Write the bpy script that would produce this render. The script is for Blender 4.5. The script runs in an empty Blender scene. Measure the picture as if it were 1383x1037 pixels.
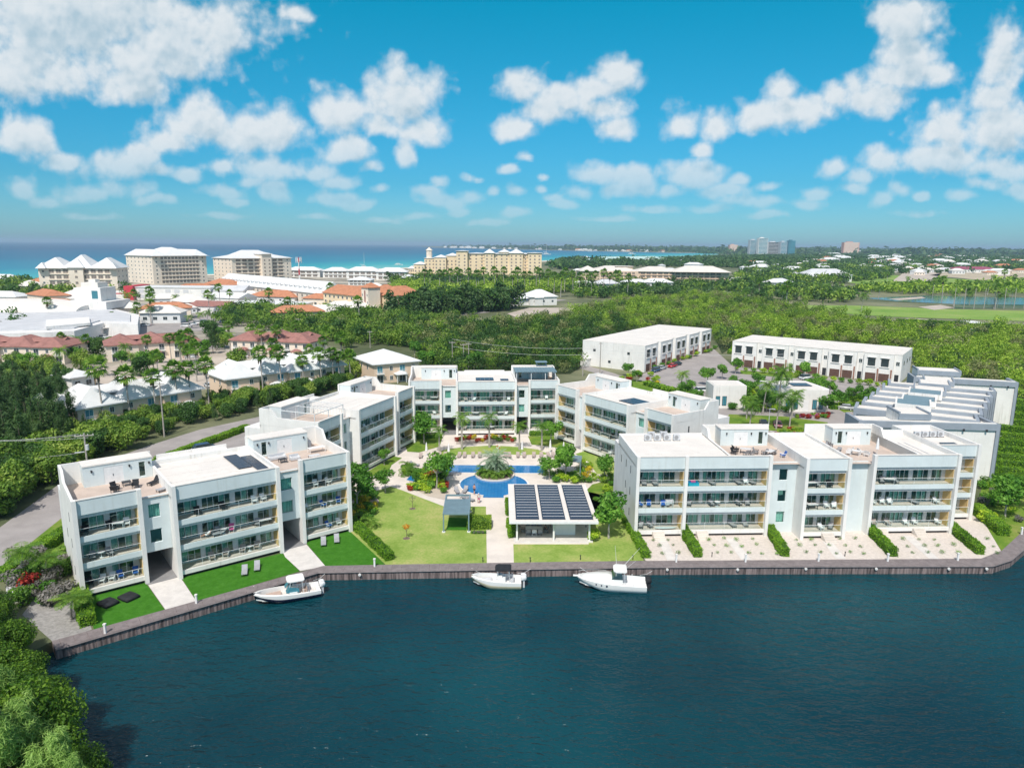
import bpy, math, random
import numpy as np
from mathutils import Vector, Matrix
S = bpy.context.scene
R = math.radians
# ------------------------------------------------------------------ camera (40 m up, looking over the canal)
CAM_H = 40.0; FPX = 960.0; PITCH = math.atan(187.5/960); ROLL = 0.0087
cd = bpy.data.cameras.new('camera'); cam = bpy.data.objects.new('camera', cd); S.collection.objects.link(cam)
cd.sensor_width = 36; cd.lens = 36*FPX/1383; cd.clip_start = 1; cd.clip_end = 120000
cam.matrix_world = Matrix.Translation((0, 0, CAM_H)) @ Matrix.Rotation(math.pi/2-PITCH, 4, 'X') @ Matrix.Rotation(ROLL, 4, 'Z')
S.camera = cam
S.render.engine = 'CYCLES'
S.view_settings.view_transform = 'Standard'; S.view_settings.look = 'None'
S.view_settings.exposure = 0.22; S.view_settings.gamma = 1
S.cycles.sample_clamp_direct = 2.5; S.cycles.sample_clamp_indirect = 4; S.cycles.max_bounces = 8; S.cycles.transparent_max_bounces = 12

def ray(px, py):
    x = (px-691.5)/FPX; y = (518.5-py)/FPX
    c, s = math.cos(ROLL), math.sin(ROLL)
    x, y = x*c-y*s, x*s+y*c
    return (x, math.cos(PITCH)+y*math.sin(PITCH), -math.sin(PITCH)+y*math.cos(PITCH))
def at(px, py, z=0.0):
    """surveyed ground point: where the sight line of a photo point meets the level z"""
    d = ray(px, py); t = (z-CAM_H)/min(d[2], -.0045)
    return (d[0]*t, d[1]*t)

# ------------------------------------------------------------------ sun and sky
SUN_EL, SUN_AZ = R(53), R(194)          # azimuth clockwise from +Y: behind the camera, a little to the left
sl = bpy.data.lights.new('sun', 'SUN'); sl.energy = 3.7; sl.angle = R(0.53); sl.color = (1, .955, .88)
so = bpy.data.objects.new('sun', sl); S.collection.objects.link(so); so.location = (-50, -150, 300)
sdir = Vector((math.sin(SUN_AZ)*math.cos(SUN_EL), math.cos(SUN_AZ)*math.cos(SUN_EL), math.sin(SUN_EL)))
so.rotation_euler = (-sdir).to_track_quat('-Z', 'Y').to_euler()

W = bpy.data.worlds.new('World'); S.world = W; W.use_nodes = True
nt = W.node_tree; nt.nodes.clear()
class NB:
    """tiny node-graph writer"""
    def __init__(s, tree): s.t = tree
    def n(s, typ, **kw):
        nd = s.t.nodes.new(typ)
        for k, v in kw.items():
            if k.startswith('i_'):
                key = k[2:]; key = int(key) if key.isdigit() else key.replace('_', ' ')
                s.set(nd.inputs[key], v)
            else: setattr(nd, k, v)
        return nd
    def set(s, sock, v):
        if isinstance(v, bpy.types.NodeSocket): s.t.links.new(v, sock)
        else: sock.default_value = v
    def m(s, op, a, b=0.0, c=None, clamp=False):
        nd = s.t.nodes.new('ShaderNodeMath'); nd.operation = op; nd.use_clamp = clamp
        s.set(nd.inputs[0], a); s.set(nd.inputs[1], b)
        if c is not None: s.set(nd.inputs[2], c)
        return nd.outputs[0]
    def v(s, op, a, b=None, scale=None):
        nd = s.t.nodes.new('ShaderNodeVectorMath'); nd.operation = op
        s.set(nd.inputs[0], a)
        if b is not None: s.set(nd.inputs[1], b)
        if scale is not None: s.set(nd.inputs['Scale'], scale)
        return nd.outputs['Value'] if op in ('LENGTH', 'DOT_PRODUCT', 'DISTANCE') else nd.outputs[0]
    def mix(s, f, a, b, mode='MIX'):
        nd = s.t.nodes.new('ShaderNodeMix'); nd.data_type = 'RGBA'; nd.blend_type = mode
        s.set(nd.inputs[0], f); s.set(nd.inputs[6], a); s.set(nd.inputs[7], b)
        return nd.outputs[2]
    def ramp(s, f, stops, interp='LINEAR'):
        nd = s.t.nodes.new('ShaderNodeValToRGB'); nd.color_ramp.interpolation = interp
        el = nd.color_ramp.elements
        while len(el) < len(stops): el.new(0.5)
        for e, (p, c) in zip(el, stops):
            e.position = p; e.color = tuple(c)+(1,) if len(c) == 3 else c
        s.set(nd.inputs[0], f); return nd.outputs[0]
    def ss(s, x, lo, hi):
        nd = s.t.nodes.new('ShaderNodeMapRange'); nd.interpolation_type = 'SMOOTHSTEP'
        s.set(nd.inputs[0], x); s.set(nd.inputs[1], lo); s.set(nd.inputs[2], hi)
        return nd.outputs[0]
b = NB(nt)
sky = b.n('ShaderNodeTexSky', sky_type='NISHITA', sun_disc=False, sun_elevation=SUN_EL, sun_rotation=SUN_AZ,
          altitude=0, air_density=1.0, dust_density=0.6, ozone_density=3.0)
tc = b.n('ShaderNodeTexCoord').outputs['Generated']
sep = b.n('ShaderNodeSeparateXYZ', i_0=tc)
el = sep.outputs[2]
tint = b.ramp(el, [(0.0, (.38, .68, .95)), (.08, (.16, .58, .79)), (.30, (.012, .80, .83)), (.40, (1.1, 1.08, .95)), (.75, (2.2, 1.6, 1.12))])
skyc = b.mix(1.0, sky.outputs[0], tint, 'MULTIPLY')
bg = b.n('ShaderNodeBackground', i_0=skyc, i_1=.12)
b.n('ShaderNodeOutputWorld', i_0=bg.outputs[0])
W.cycles.sampling_method = 'MANUAL'; W.cycles.sample_map_resolution = 256
# ------------------------------------------------------------------ helpers: meshes
COL = S.collection
rnd = random.Random(7)
RNG = np.random.default_rng(11)
def tag(o, label=None, cat=None, group=None, kind=None):
    if label: o['label'] = label
    if cat: o['category'] = cat
    if group: o['group'] = group
    if kind: o['kind'] = kind
    return o
def thing(name, label, cat, loc=(0, 0, 0), rz=0, group=None):
    o = bpy.data.objects.new(name, None); COL.objects.link(o)
    o.location = loc if len(loc) == 3 else (loc[0], loc[1], 0); o.rotation_euler = (0, 0, rz)
    o.empty_display_size = .5
    return tag(o, label, cat, group)
def dup(o, loc=None, rz=None, label=None, group=None, scale=None, parent=None):
    c = o.copy(); COL.objects.link(c); c.parent = parent
    if loc is not None: c.location = loc if len(loc) == 3 else (loc[0], loc[1], 0)
    if rz is not None: c.rotation_euler = (0, 0, rz)
    if scale is not None: c.scale = (scale,)*3 if isinstance(scale, (int, float)) else scale
    if label: c['label'] = label
    if group: c['group'] = group
    for ch in o.children: dup(ch, parent=c)
    return c
class MB:
    def __init__(s): s.V = []; s.F = []; s.MI = []; s.cur = 0; s.smooth = False; s.SM = []
    def add(s, vs, fs, mi=None):
        n = len(s.V); s.V += [tuple(p) for p in vs]
        for f in fs: s.F.append([n+i for i in f]); s.MI.append(s.cur if mi is None else mi); s.SM.append(s.smooth)
        return s
    def box(s, x0, x1, y0, y1, z0, z1, mi=None):
        return s.add([(x0,y0,z0),(x1,y0,z0),(x1,y1,z0),(x0,y1,z0),(x0,y0,z1),(x1,y0,z1),(x1,y1,z1),(x0,y1,z1)],
                     [(0,3,2,1),(4,5,6,7),(0,1,5,4),(1,2,6,5),(2,3,7,6),(3,0,4,7)], mi)
    def prism(s, pts, z0, z1, mi=None):
        n = len(pts); a = sum(pts[i][0]*pts[(i+1) % n][1]-pts[(i+1) % n][0]*pts[i][1] for i in range(n))
        if a < 0: pts = pts[::-1]
        return s.add([(p[0], p[1], z0) for p in pts]+[(p[0], p[1], z1) for p in pts],
                     [tuple(range(n-1, -1, -1)), tuple(range(n, 2*n))]+[(i, (i+1) % n, n+(i+1) % n, n+i) for i in range(n)], mi)
    def tube(s, path, rad, seg=8, mi=None, cap=True):
        """tapered tube along 3-D points; rad is a number or a list"""
        path = [Vector(p) for p in path]; n = len(path)
        if not isinstance(rad, (list, tuple)): rad = [rad]*n
        vs = []; fs = []
        for i, p in enumerate(path):
            t = (path[min(i+1, n-1)]-path[max(i-1, 0)]).normalized()
            a = t.cross(Vector((0, 0, 1)) if abs(t.z) < .9 else Vector((1, 0, 0))).normalized(); c = t.cross(a)
            for k in range(seg):
                w = 2*math.pi*k/seg; vs.append(p+(a*math.cos(w)+c*math.sin(w))*rad[i])
        for i in range(n-1):
            for k in range(seg):
                fs.append((i*seg+k, i*seg+(k+1) % seg, (i+1)*seg+(k+1) % seg, (i+1)*seg+k))
        if cap: fs.append(tuple(range(seg-1, -1, -1))); fs.append(tuple((n-1)*seg+k for k in range(seg)))
        return s.add(vs, fs, mi)
    def cyl(s, x, y, z0, z1, r0, r1=None, seg=12, mi=None):
        return s.tube([(x, y, z0), (x, y, z1)], [r0, r0 if r1 is None else r1], seg, mi)
    def loft(s, rings, mi=None, cap=True, closed=True):
        """skin equal-length rings of points"""
        k = len(rings[0]); vs = [p for r in rings for p in r]; fs = []
        for i in range(len(rings)-1):
            for j in range(k if closed else k-1):
                fs.append((i*k+j, i*k+(j+1) % k, (i+1)*k+(j+1) % k, (i+1)*k+j))
        if cap: fs.append(tuple(range(k-1, -1, -1))); fs.append(tuple((len(rings)-1)*k+j for j in range(k)))
        return s.add(vs, fs, mi)
    def hip(s, x0, x1, y0, y1, z, h, over=.6, mi=None, inset=None):
        """hipped roof over a rectangle"""
        x0 -= over; x1 += over; y0 -= over; y1 += over
        w = min(x1-x0, y1-y0)/2 if inset is None else inset
        if x1-x0 > y1-y0: r = [(x0+w, (y0+y1)/2, z+h), (x1-w, (y0+y1)/2, z+h)]; fs = [(0,1,5,4),(1,2,5),(2,3,4,5),(3,0,4)]
        else: r = [((x0+x1)/2, y0+w, z+h), ((x0+x1)/2, y1-w, z+h)]; fs = [(0,1,4),(1,2,5,4),(2,3,5),(3,0,4,5)]
        s.box(x0, x1, y0, y1, z-.25, z, mi)
        return s.add([(x0,y0,z+.01),(x1,y0,z+.01),(x1,y1,z+.01),(x0,y1,z+.01)]+r, fs, mi)
    def xf(s, M):
        s.V = [tuple(M @ Vector(p)) for p in s.V]; return s
    def build(s, name, mats, parent=None):
        me = bpy.data.meshes.new(name); me.from_pydata(s.V, [], s.F)
        mats = mats if isinstance(mats, (list, tuple)) else [mats]
        for m in mats: me.materials.append(m)
        if len(mats) > 1: me.polygons.foreach_set('material_index', s.MI)
        if any(s.SM): me.polygons.foreach_set('use_smooth', s.SM)
        me.update()
        o = bpy.data.objects.new(name, me); COL.objects.link(o); o.parent = parent
        return o
def np_obj(name, V, F, mats, parent=None, mi=None):
    """V (n,3), F (m,4) quads from numpy"""
    me = bpy.data.meshes.new(name); me.vertices.add(len(V)); me.vertices.foreach_set('co', np.ascontiguousarray(V, dtype=np.float32).ravel())
    me.loops.add(F.size); me.loops.foreach_set('vertex_index', F.ravel().astype(np.int32))
    me.polygons.add(len(F)); me.polygons.foreach_set('loop_start', np.arange(0, F.size, F.shape[1], dtype=np.int32))
    me.polygons.foreach_set('loop_total', np.full(len(F), F.shape[1], dtype=np.int32))
    for m in (mats if isinstance(mats, (list, tuple)) else [mats]): me.materials.append(m)
    if mi is not None: me.polygons.foreach_set('material_index', mi)
    me.update(calc_edges=True); me.validate()
    o = bpy.data.objects.new(name, me); COL.objects.link(o); o.parent = parent
    return o

PUFFS = [(105,35,215,92),(30,95,130,52),(215,70,100,62),(300,45,48,35),(180,115,70,28),
 (262,168,52,36),(325,184,62,28),(380,178,34,30),(228,190,40,20),(455,152,33,32),(542,142,50,40),(572,172,34,24),(515,168,28,20),
 (470,208,34,20),(548,212,14,18),(155,230,52,18),(190,214,20,20),(120,264,50,11),(190,262,26,10),(365,226,66,17),(24,190,46,28),(60,196,18,18),
 (28,258,20,13),(250,240,20,10),(305,264,32,9),(375,262,24,14),(450,268,42,10),(460,246,34,10),(322,276,20,6),(520,258,14,7),
 (712,118,32,26),(760,138,48,22),(800,122,34,20),(832,100,28,18),(815,148,30,18),(836,172,26,17),(745,152,40,20),(698,176,30,14),
 (914,163,25,20),(966,172,19,16),(946,198,16,9),(935,240,42,22),(975,258,52,10),(850,250,34,18),(800,240,28,13),(1020,272,44,9),(1080,276,26,8),(900,262,26,10),
 (1058,130,26,22),(1030,158,34,20),(1085,152,62,26),(1120,140,24,20),(1180,135,42,28),(1235,78,46,34),(1228,28,40,34),(1215,100,44,20),(1262,98,34,20),
 (1352,85,34,42),(1340,140,34,22),(1275,175,50,28),(1345,175,60,42),(1290,215,80,24),(1350,230,56,20),
 (1188,222,26,20),(1122,230,20,12),(1160,244,20,10),(1190,274,14,10),(1304,268,22,9),(1378,264,20,12),(1240,268,16,6),
 (400,22,22,10),(714,214,14,8),(735,240,10,6),(595,248,13,8),(638,268,22,9),(672,262,10,6),(590,272,26,8),(650,246,10,5),(730,258,10,7),
 (560,292,30,5),(700,290,24,6),(760,278,20,6),(880,286,40,5),(620,286,16,5),(1150,258,16,7),(170,208,14,10),(90,222,30,10),(430,292,24,5),(212,236,26,11),(255,234,16,8),(300,226,22,10),(430,232,26,12),(500,228,18,10),(580,262,20,9),(610,276,18,7),(700,262,14,8),(780,262,24,10),(830,262,22,10),(870,262,18,9),(1000,244,20,10),(1040,252,20,8),(1100,262,20,8),(1215,262,20,9),(1330,252,28,12),(60,274,26,8),(210,276,34,7),(340,248,24,9),(490,276,26,7),(690,232,16,7),(745,270,16,6),(640,244,14,7),(960,282,34,6),(1040,292,30,5),(1240,290,34,5),(120,290,40,5),(300,294,40,4),(520,296,30,4),(660,300,30,4),(820,298,36,4)]

def clouds():
    """fair-weather cumulus on a high dome: soft puffs by bearing and height, broken up by noise in the shader"""
    nu, nv = 420, 190; U = np.linspace(-1.0, 1.0, nu); Vv = np.linspace(.003, .66, nv); uu, vv = np.meshgrid(U, Vv)
    def warp(x, y):
        dx = np.zeros_like(x); dy = np.zeros_like(y); r = np.random.default_rng(5)
        for f, a in ((22, .0022), (45, .0016), (90, .001)):
            for _ in range(3):
                t = r.random()*6.28; ph = r.random(2)*6.28
                dx += a*np.sin(f*(x*math.cos(t)+y*math.sin(t))+ph[0]); dy += a*np.sin(f*(-x*math.sin(t)+y*math.cos(t))+ph[1])
        return x+dx, y+dy
    def fld(x, y):
        x, y = warp(x, y); acc = np.full(x.shape, -9.)
        for (cx, cy, rx, ry) in PUFFS:
            d = ray(cx, cy); c0, c1 = d[0]/d[1], d[2]/d[1]
            dy = (y-c1)*FPX/ry*(.98 if ry > 18 else .84); dy = np.where(dy < 0, dy*1.25, dy*.92)
            acc = np.maximum(acc, (1 if ry > 12 else .9)-np.sqrt(((x-c0)*FPX/rx*.93)**2+dy**2))
        return np.maximum(acc, -3)
    f0 = fld(uu, vv); f1 = fld(uu-.008, vv+.022); Rr = 50000.
    D = np.stack([uu, np.ones_like(uu), vv], -1); D /= np.linalg.norm(D, axis=-1, keepdims=True); P = D*Rr; P[..., 2] += CAM_H
    idx = np.arange(nu*nv).reshape(nv, nu); F = np.stack([idx[:-1, :-1], idx[:-1, 1:], idx[1:, 1:], idx[1:, :-1]], -1).reshape(-1, 4)
    fm_ = f0.ravel()[F].max(1) > -1.3; F = F[fm_]
    m = bpy.data.materials.new('cloud_vapour'); m.use_nodes = True; t = m.node_tree; t.nodes.clear(); k = NB(t)
    g = k.n('ShaderNodeNewGeometry').outputs['Position']; sp = k.n('ShaderNodeSeparateXYZ', i_0=g)
    u = k.m('DIVIDE', sp.outputs[0], sp.outputs[1]); v = k.m('DIVIDE', k.m('SUBTRACT', sp.outputs[2], CAM_H), sp.outputs[1])
    uv = k.n('ShaderNodeCombineXYZ', i_0=u, i_1=v).outputs[0]
    def fbm(p, scale, det=7, rough=.62, dist=0.):
        nd = k.n('ShaderNodeTexNoise', noise_dimensions='2D'); k.set(nd.inputs['Vector'], p)
        nd.inputs['Scale'].default_value = scale; nd.inputs['Detail'].default_value = det; nd.inputs['Roughness'].default_value = rough; nd.inputs['Distortion'].default_value = dist
        return nd.outputs['Fac']
    def dens(p, at_):
        def vor(sc):
            q = k.v('ADD', p, k.v('SCALE', k.v('SUBTRACT', k.n('ShaderNodeTexNoise', noise_dimensions='2D', i_0=p, i_2=sc*.8, i_3=3.0).outputs['Color'], (.5, .5, .5)), scale=.9/sc))
            nd = k.n('ShaderNodeTexVoronoi', voronoi_dimensions='2D', feature='SMOOTH_F1'); k.set(nd.inputs['Vector'], q); nd.inputs['Scale'].default_value = sc; return nd.outputs['Distance']
        nz = k.m('ADD', k.m('MULTIPLY', k.m('SUBTRACT', fbm(p, 15, 7, .55), .5), 1.05), k.m('MULTIPLY', k.m('SUBTRACT', fbm(p, 60, 6, .6), .5), .32))
        nz = k.m('ADD', nz, k.m('ADD', k.m('MULTIPLY', k.m('SUBTRACT', .40, vor(24)), .62), k.m('MULTIPLY', k.m('SUBTRACT', .40, vor(58)), .40)))
        return k.m('ADD', k.m('MINIMUM', k.n('ShaderNodeAttribute', attribute_name=at_).outputs['Fac'], .78), nz)
    d0 = dens(uv, 'f0'); d1 = dens(k.v('ADD', uv, (-.008, .022, 0)), 'f1'); d2 = dens(k.v('ADD', uv, (-.002, .006, 0)), 'f0')
    alpha = k.m('MULTIPLY', k.ss(d0, -.24, .64), .95); thick = k.ss(d1, .05, 1.35)
    edge = k.m('MULTIPLY', k.m('SUBTRACT', d0, d2), .8)
    sh = k.m('ADD', k.m('MULTIPLY', thick, 1.0), k.m('MULTIPLY', edge, -1.0), clamp=True)
    colr = k.ramp(sh, [(0.0, (.76, .79, .81)), (.4, (.66, .72, .76)), (1.0, (.44, .56, .64))])  # shaded undersides and sunlit edges put into the emission colour
    fade = k.m('MULTIPLY_ADD', k.ss(v, .012, .15), .58, .38)
    colr = k.mix(k.m('SUBTRACT', 1.0, fade), colr, (.38, .60, .72, 1))
    em = k.n('ShaderNodeEmission', i_0=colr, i_1=.93); tr = k.n('ShaderNodeBsdfTransparent')
    ms = k.n('ShaderNodeMixShader', i_0=k.m('MULTIPLY', alpha, fade), i_1=tr.outputs[0], i_2=em.outputs[0]); k.n('ShaderNodeOutputMaterial', i_0=ms.outputs[0])
    m.cycles.emission_sampling = 'NONE'
    o = np_obj('clouds', P.reshape(-1, 3), F, m); me = o.data
    for nm, f in (('f0', f0), ('f1', f1)):
        a = me.attributes.new(nm, 'FLOAT', 'POINT'); a.data.foreach_set('value', f.ravel().astype(np.float32))
    tag(o, kind='structure')
clouds()
# ------------------------------------------------------------------ materials
def M(name, rgb, rough=.6, var=.12, scale=.6, bump=0., metal=0., spec=.4, rgb2=None, stretch=None, det=6):
    m = bpy.data.materials.new(name); m.use_nodes = True; t = m.node_tree; k = NB(t)
    p = t.nodes['Principled BSDF']; p.inputs['Roughness'].default_value = rough; p.inputs['Metallic'].default_value = metal
    p.inputs['Specular IOR Level'].default_value = spec
    co = k.n('ShaderNodeTexCoord').outputs['Object']
    if stretch: co = k.v('MULTIPLY', co, stretch)
    nz = k.n('ShaderNodeTexNoise'); k.set(nz.inputs['Vector'], co); nz.inputs['Scale'].default_value = scale; nz.inputs['Detail'].default_value = det
    nz.inputs['Roughness'].default_value = .65
    c1 = tuple(max(0, x*(1-var)) for x in rgb)+(1,); c2 = tuple(min(1, x*(1+var)) for x in (rgb2 or rgb))+(1,)
    f = k.ss(nz.outputs['Fac'], .32, .68)
    k.set(p.inputs['Base Color'], k.mix(f, c1, c2))
    if bump:
        bp = k.n('ShaderNodeBump'); bp.inputs['Strength'].default_value = bump; bp.inputs['Distance'].default_value = .05
        n2 = k.n('ShaderNodeTexNoise'); k.set(n2.inputs['Vector'], co); n2.inputs['Scale'].default_value = scale*14; n2.inputs['Detail'].default_value = 4
        k.set(bp.inputs['Height'], n2.outputs['Fac']); k.set(p.inputs['Normal'], bp.outputs[0])
    return m
def leafmat(name, a, b_, c, trans=.25, rough=.55):
    m = bpy.data.materials.new(name); m.use_nodes = True; t = m.node_tree; k = NB(t)
    p = t.nodes['Principled BSDF']; p.inputs['Roughness'].default_value = rough; p.inputs['Specular IOR Level'].default_value = .25
    g = k.n('ShaderNodeNewGeometry'); oi = k.n('ShaderNodeObjectInfo')
    nz = k.n('ShaderNodeTexNoise'); k.set(nz.inputs['Vector'], g.outputs['Position']); nz.inputs['Scale'].default_value = .16; nz.inputs['Detail'].default_value = 5
    f = k.m('ADD', k.m('MULTIPLY', g.outputs['Random Per Island'], .45), k.m('MULTIPLY', k.ss(nz.outputs['Fac'], .3, .7), .4))
    f = k.m('ADD', f, k.m('MULTIPLY', oi.outputs['Random'], .2))
    col = k.ramp(f, [(.08, a), (.5, b_), (.95, c)])
    k.set(p.inputs['Base Color'], col)
    tr = k.n('ShaderNodeBsdfTranslucent'); k.set(tr.inputs[0], k.mix(1., col, (1.2, 1.5, .5, 1), 'MULTIPLY'))
    ms = k.n('ShaderNodeMixShader'); ms.inputs[0].default_value = trans
    t.links.new(p.outputs[0], ms.inputs[1]); t.links.new(tr.outputs[0], ms.inputs[2])
    t.links.new(ms.outputs[0], t.nodes['Material Output'].inputs[0])
    return m
def glassmat(name, tintc=(.68, .86, .83), refl=.14):
    m = bpy.data.materials.new(name); m.use_nodes = True; t = m.node_tree; t.nodes.remove(t.nodes['Principled BSDF']); k = NB(t)
    tr = k.n('ShaderNodeBsdfTransparent'); tr.inputs[0].default_value = tintc+(1,)
    gl = k.n('ShaderNodeBsdfGlossy'); gl.inputs['Roughness'].default_value = .03; gl.inputs[0].default_value = (.75, .95, .92, 1)
    fr = k.n('ShaderNodeLayerWeight'); fr.inputs[0].default_value = .5
    ms = k.n('ShaderNodeMixShader'); k.set(ms.inputs[0], k.m('ADD', k.m('MULTIPLY', k.m('POWER', fr.outputs['Facing'], 4.0), .55), refl*.5, clamp=True))
    t.links.new(tr.outputs[0], ms.inputs[1]); t.links.new(gl.outputs[0], ms.inputs[2])
    t.links.new(ms.outputs[0], t.nodes['Material Output'].inputs[0])
    return m
def streak(m, amt=.13):
    t = m.node_tree; k = NB(t); p = t.nodes['Principled BSDF']; src = p.inputs['Base Color'].links[0].from_socket
    co = k.n('ShaderNodeTexCoord').outputs['Object']; nz = k.n('ShaderNodeTexNoise'); k.set(nz.inputs['Vector'], k.v('MULTIPLY', co, (1.6, 1.6, .10))); nz.inputs['Scale'].default_value = 1.3; nz.inputs['Detail'].default_value = 7
    n2 = k.n('ShaderNodeTexNoise'); k.set(n2.inputs['Vector'], co); n2.inputs['Scale'].default_value = .22; n2.inputs['Detail'].default_value = 5
    f = k.m('MULTIPLY', k.ss(nz.outputs['Fac'], .5, .8), k.ss(n2.outputs['Fac'], .35, .65)); g = 1-amt*2.2
    k.set(p.inputs['Base Color'], k.mix(f, src, k.mix(1., src, (g, g*.98, g*.94, 1), 'MULTIPLY'))); return m
m_white = M('white_stucco', (.745, .73, .705), .75, .05, .35, .05)
m_endw = M('off_white_stucco', (.71, .70, .69), .8, .06, .3, .05)
m_blue = M('pale_blue_stucco', (.60, .665, .675), .75, .05, .3, .04)
streak(m_white); streak(m_endw); streak(m_blue, .06)
m_yel = M('ochre_stucco', (.74, .52, .23), .75, .06, .5)
m_roof = M('white_roof_coating', (.71, .675, .63), .7, .05, .25, .04); streak(m_roof, .07)
m_tile = M('terrace_tiles', (.52, .43, .37), .8, .08, .5, .04)
m_deckt = M('balcony_tiles', (.60, .52, .46), .8, .08, .8)
m_soff = M('grey_louvre', (.60, .60, .60), .7, .10, 1.5, stretch=(8, 1, .2))
m_pier = M('grey_white_render', (.70, .69, .68), .8, .06, .8)
m_frame = M('white_metal', (.72, .74, .74), .4, .03, 1)
m_room = M('room_finish', (.42, .42, .38), .9, .3, .8)
m_curt = M('pale_curtain', (.74, .78, .72), .9, .25, 3, stretch=(3, 1, .05))
m_dark = M('dark_metal', (.03, .032, .038), .5, .2, 2)
m_black = M('dark_fabric', (.018, .02, .024), .8, .3, 3)
m_grey = M('grey_fabric', (.30, .30, .31), .85, .12, 2)
m_taupe = M('taupe_sling', (.36, .30, .27), .85, .12, 2)
m_lgt = M('light_grey_cushion', (.55, .56, .58), .9, .08, 2)
m_lgrey = M('mid_grey_cushion', (.33, .34, .36), .9, .08, 2)
m_wic = M('white_plastic', (.74, .74, .74), .5, .05, 2)
m_bluf = M('blue_fabric', (.03, .12, .42), .8, .15, 2)
m_pinkf = M('pink_fabric', (.65, .12, .3), .8, .15, 2)
m_conc = M('pale_paving', (.66, .60, .54), .85, .08, .35, .06)
m_conc2 = M('concrete_path', (.62, .59, .56), .85, .08, .8, .06)
m_pass = M('passage_paving', (.22, .22, .225), .8, .1, .6)
m_asph = M('asphalt', (.175, .165, .165), .9, .14, .25, .08)
m_asph2 = M('pale_asphalt', (.32, .295, .285), .9, .12, .2, .08)
m_line = M('road_paint', (.72, .72, .70), .8, .1, 2)
m_sand = M('pale_sand_ground', (.46, .40, .34), .9, .15, .06, .1)
m_gravel = M('cream_gravel', (.60, .54, .49), .95, .10, 2.5, .3)
m_greyg = M('grey_gravel', (.30, .29, .28), .95, .2, 2.0, .4)
m_solar = M('solar_cells', (.03, .035, .055), .25, .15, 2, spec=.6)
m_pgrey = M('blue_grey_metal', (.16, .24, .28), .45, .08, 1)
m_slate = M('dark_slate_paint', (.11, .13, .165), .75, .08, .4)
m_sgrey = M('grey_parapet_paint', (.27, .31, .36), .75, .08, .4)
m_bark = M('bark', (.17, .13, .10), .9, .3, 3, .3)
m_bark2 = M('pale_bark', (.36, .33, .30), .9, .2, 3, .2)
m_skirt = M('dead_fronds', (.20, .13, .075), .9, .3, 3)
m_skin = M('skin', (.50, .27, .19), .6, .05, 4)
m_hair = M('hair', (.04, .025, .018), .8, .2, 10)
m_gel = M('boat_gelcoat', (.80, .80, .78), .25, .03, .8, spec=.6)
m_cream = M('cream_hull', (.66, .58, .40), .3, .04, .8, spec=.6)
m_navy = M('navy_hull', (.012, .015, .05), .2, .05, 1, spec=.6)
m_teak = M('tan_upholstery', (.48, .36, .30), .7, .1, 3)
m_glass = glassmat('window_glass')
m_gl2 = glassmat('rail_glass', (.90, .96, .95), .05)
m_gl3 = glassmat('dark_glass', (.2, .3, .32), .14)
L_mang = leafmat('mangrove_leaves', (0.042, 0.105, 0.014), (0.15, 0.26, 0.032), (0.36, 0.45, 0.09))
L_mang2 = leafmat('bright_mangrove_leaves', (0.067, 0.159, 0.012), (0.256, 0.390, 0.037), (0.512, 0.634, 0.104))
L_olive = leafmat('olive_leaves', (0.100, 0.125, 0.037), (0.237, 0.263, 0.100), (0.425, 0.425, 0.225))
L_dark = leafmat('dark_leaves', (0.016, 0.052, 0.013), (0.046, 0.117, 0.022), (0.111, 0.208, 0.046))
L_cas = leafmat('needle_leaves', (0.027, 0.061, 0.020), (0.068, 0.135, 0.041), (0.149, 0.243, 0.081))
L_gard = leafmat('garden_leaves', (0.034, 0.115, 0.014), (0.092, 0.241, 0.025), (0.230, 0.437, 0.057))
L_lime = leafmat('lime_leaves', (.12, .22, .01), (.26, .42, .02), (.5, .6, .05))
L_hedge = leafmat('hedge_leaves', (0.055, 0.143, 0.009), (0.143, 0.297, 0.017), (0.297, 0.473, 0.039))
L_palm = leafmat('palm_fronds', (0.034, 0.103, 0.011), (0.103, 0.218, 0.023), (0.287, 0.414, 0.069))
L_bank = leafmat('bank_mangrove_leaves', (.02, .06, .005), (.065, .155, .012), (.20, .34, .03))
L_casp = leafmat('pale_needle_leaves', (.08, .17, .03), (.20, .35, .07), (.38, .54, .15))
L_silver = leafmat('silver_fronds', (.10, .17, .12), (.20, .30, .20), (.38, .46, .33))
L_red = leafmat('red_leaves', (.12, .01, .01), (.35, .03, .02), (.6, .12, .05))
L_pur = leafmat('purple_flowers', (.12, .03, .10), (.32, .07, .2), (.6, .2, .4))
L_yel = leafmat('yellow_leaves', (.3, .22, .01), (.55, .42, .02), (.7, .6, .05))
L_orng = leafmat('orange_leaves', (.35, .12, .01), (.6, .25, .02), (.75, .4, .05))
L_gry = leafmat('grey_leaves', (.09, .09, .08), (.2, .19, .18), (.36, .33, .33))

def grassmat(name, c1, c2, c3, scale=.12):
    m = M(name, c1, .95, 0, scale, .3); t = m.node_tree; k = NB(t); p = t.nodes['Principled BSDF']
    co = k.n('ShaderNodeTexCoord').outputs['Object']
    n1 = k.n('ShaderNodeTexNoise'); k.set(n1.inputs['Vector'], co); n1.inputs['Scale'].default_value = scale; n1.inputs['Detail'].default_value = 8; n1.inputs['Roughness'].default_value = .7
    n2 = k.n('ShaderNodeTexNoise'); k.set(n2.inputs['Vector'], co); n2.inputs['Scale'].default_value = 3.; n2.inputs['Detail'].default_value = 6
    f = k.m('ADD', k.m('MULTIPLY', n1.outputs['Fac'], .75), k.m('MULTIPLY', n2.outputs['Fac'], .25))
    k.set(p.inputs['Base Color'], k.ramp(f, [(.36, c1), (.5, c2), (.66, c3)]))
    p.inputs['Specular IOR Level'].default_value = .1
    return m
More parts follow.
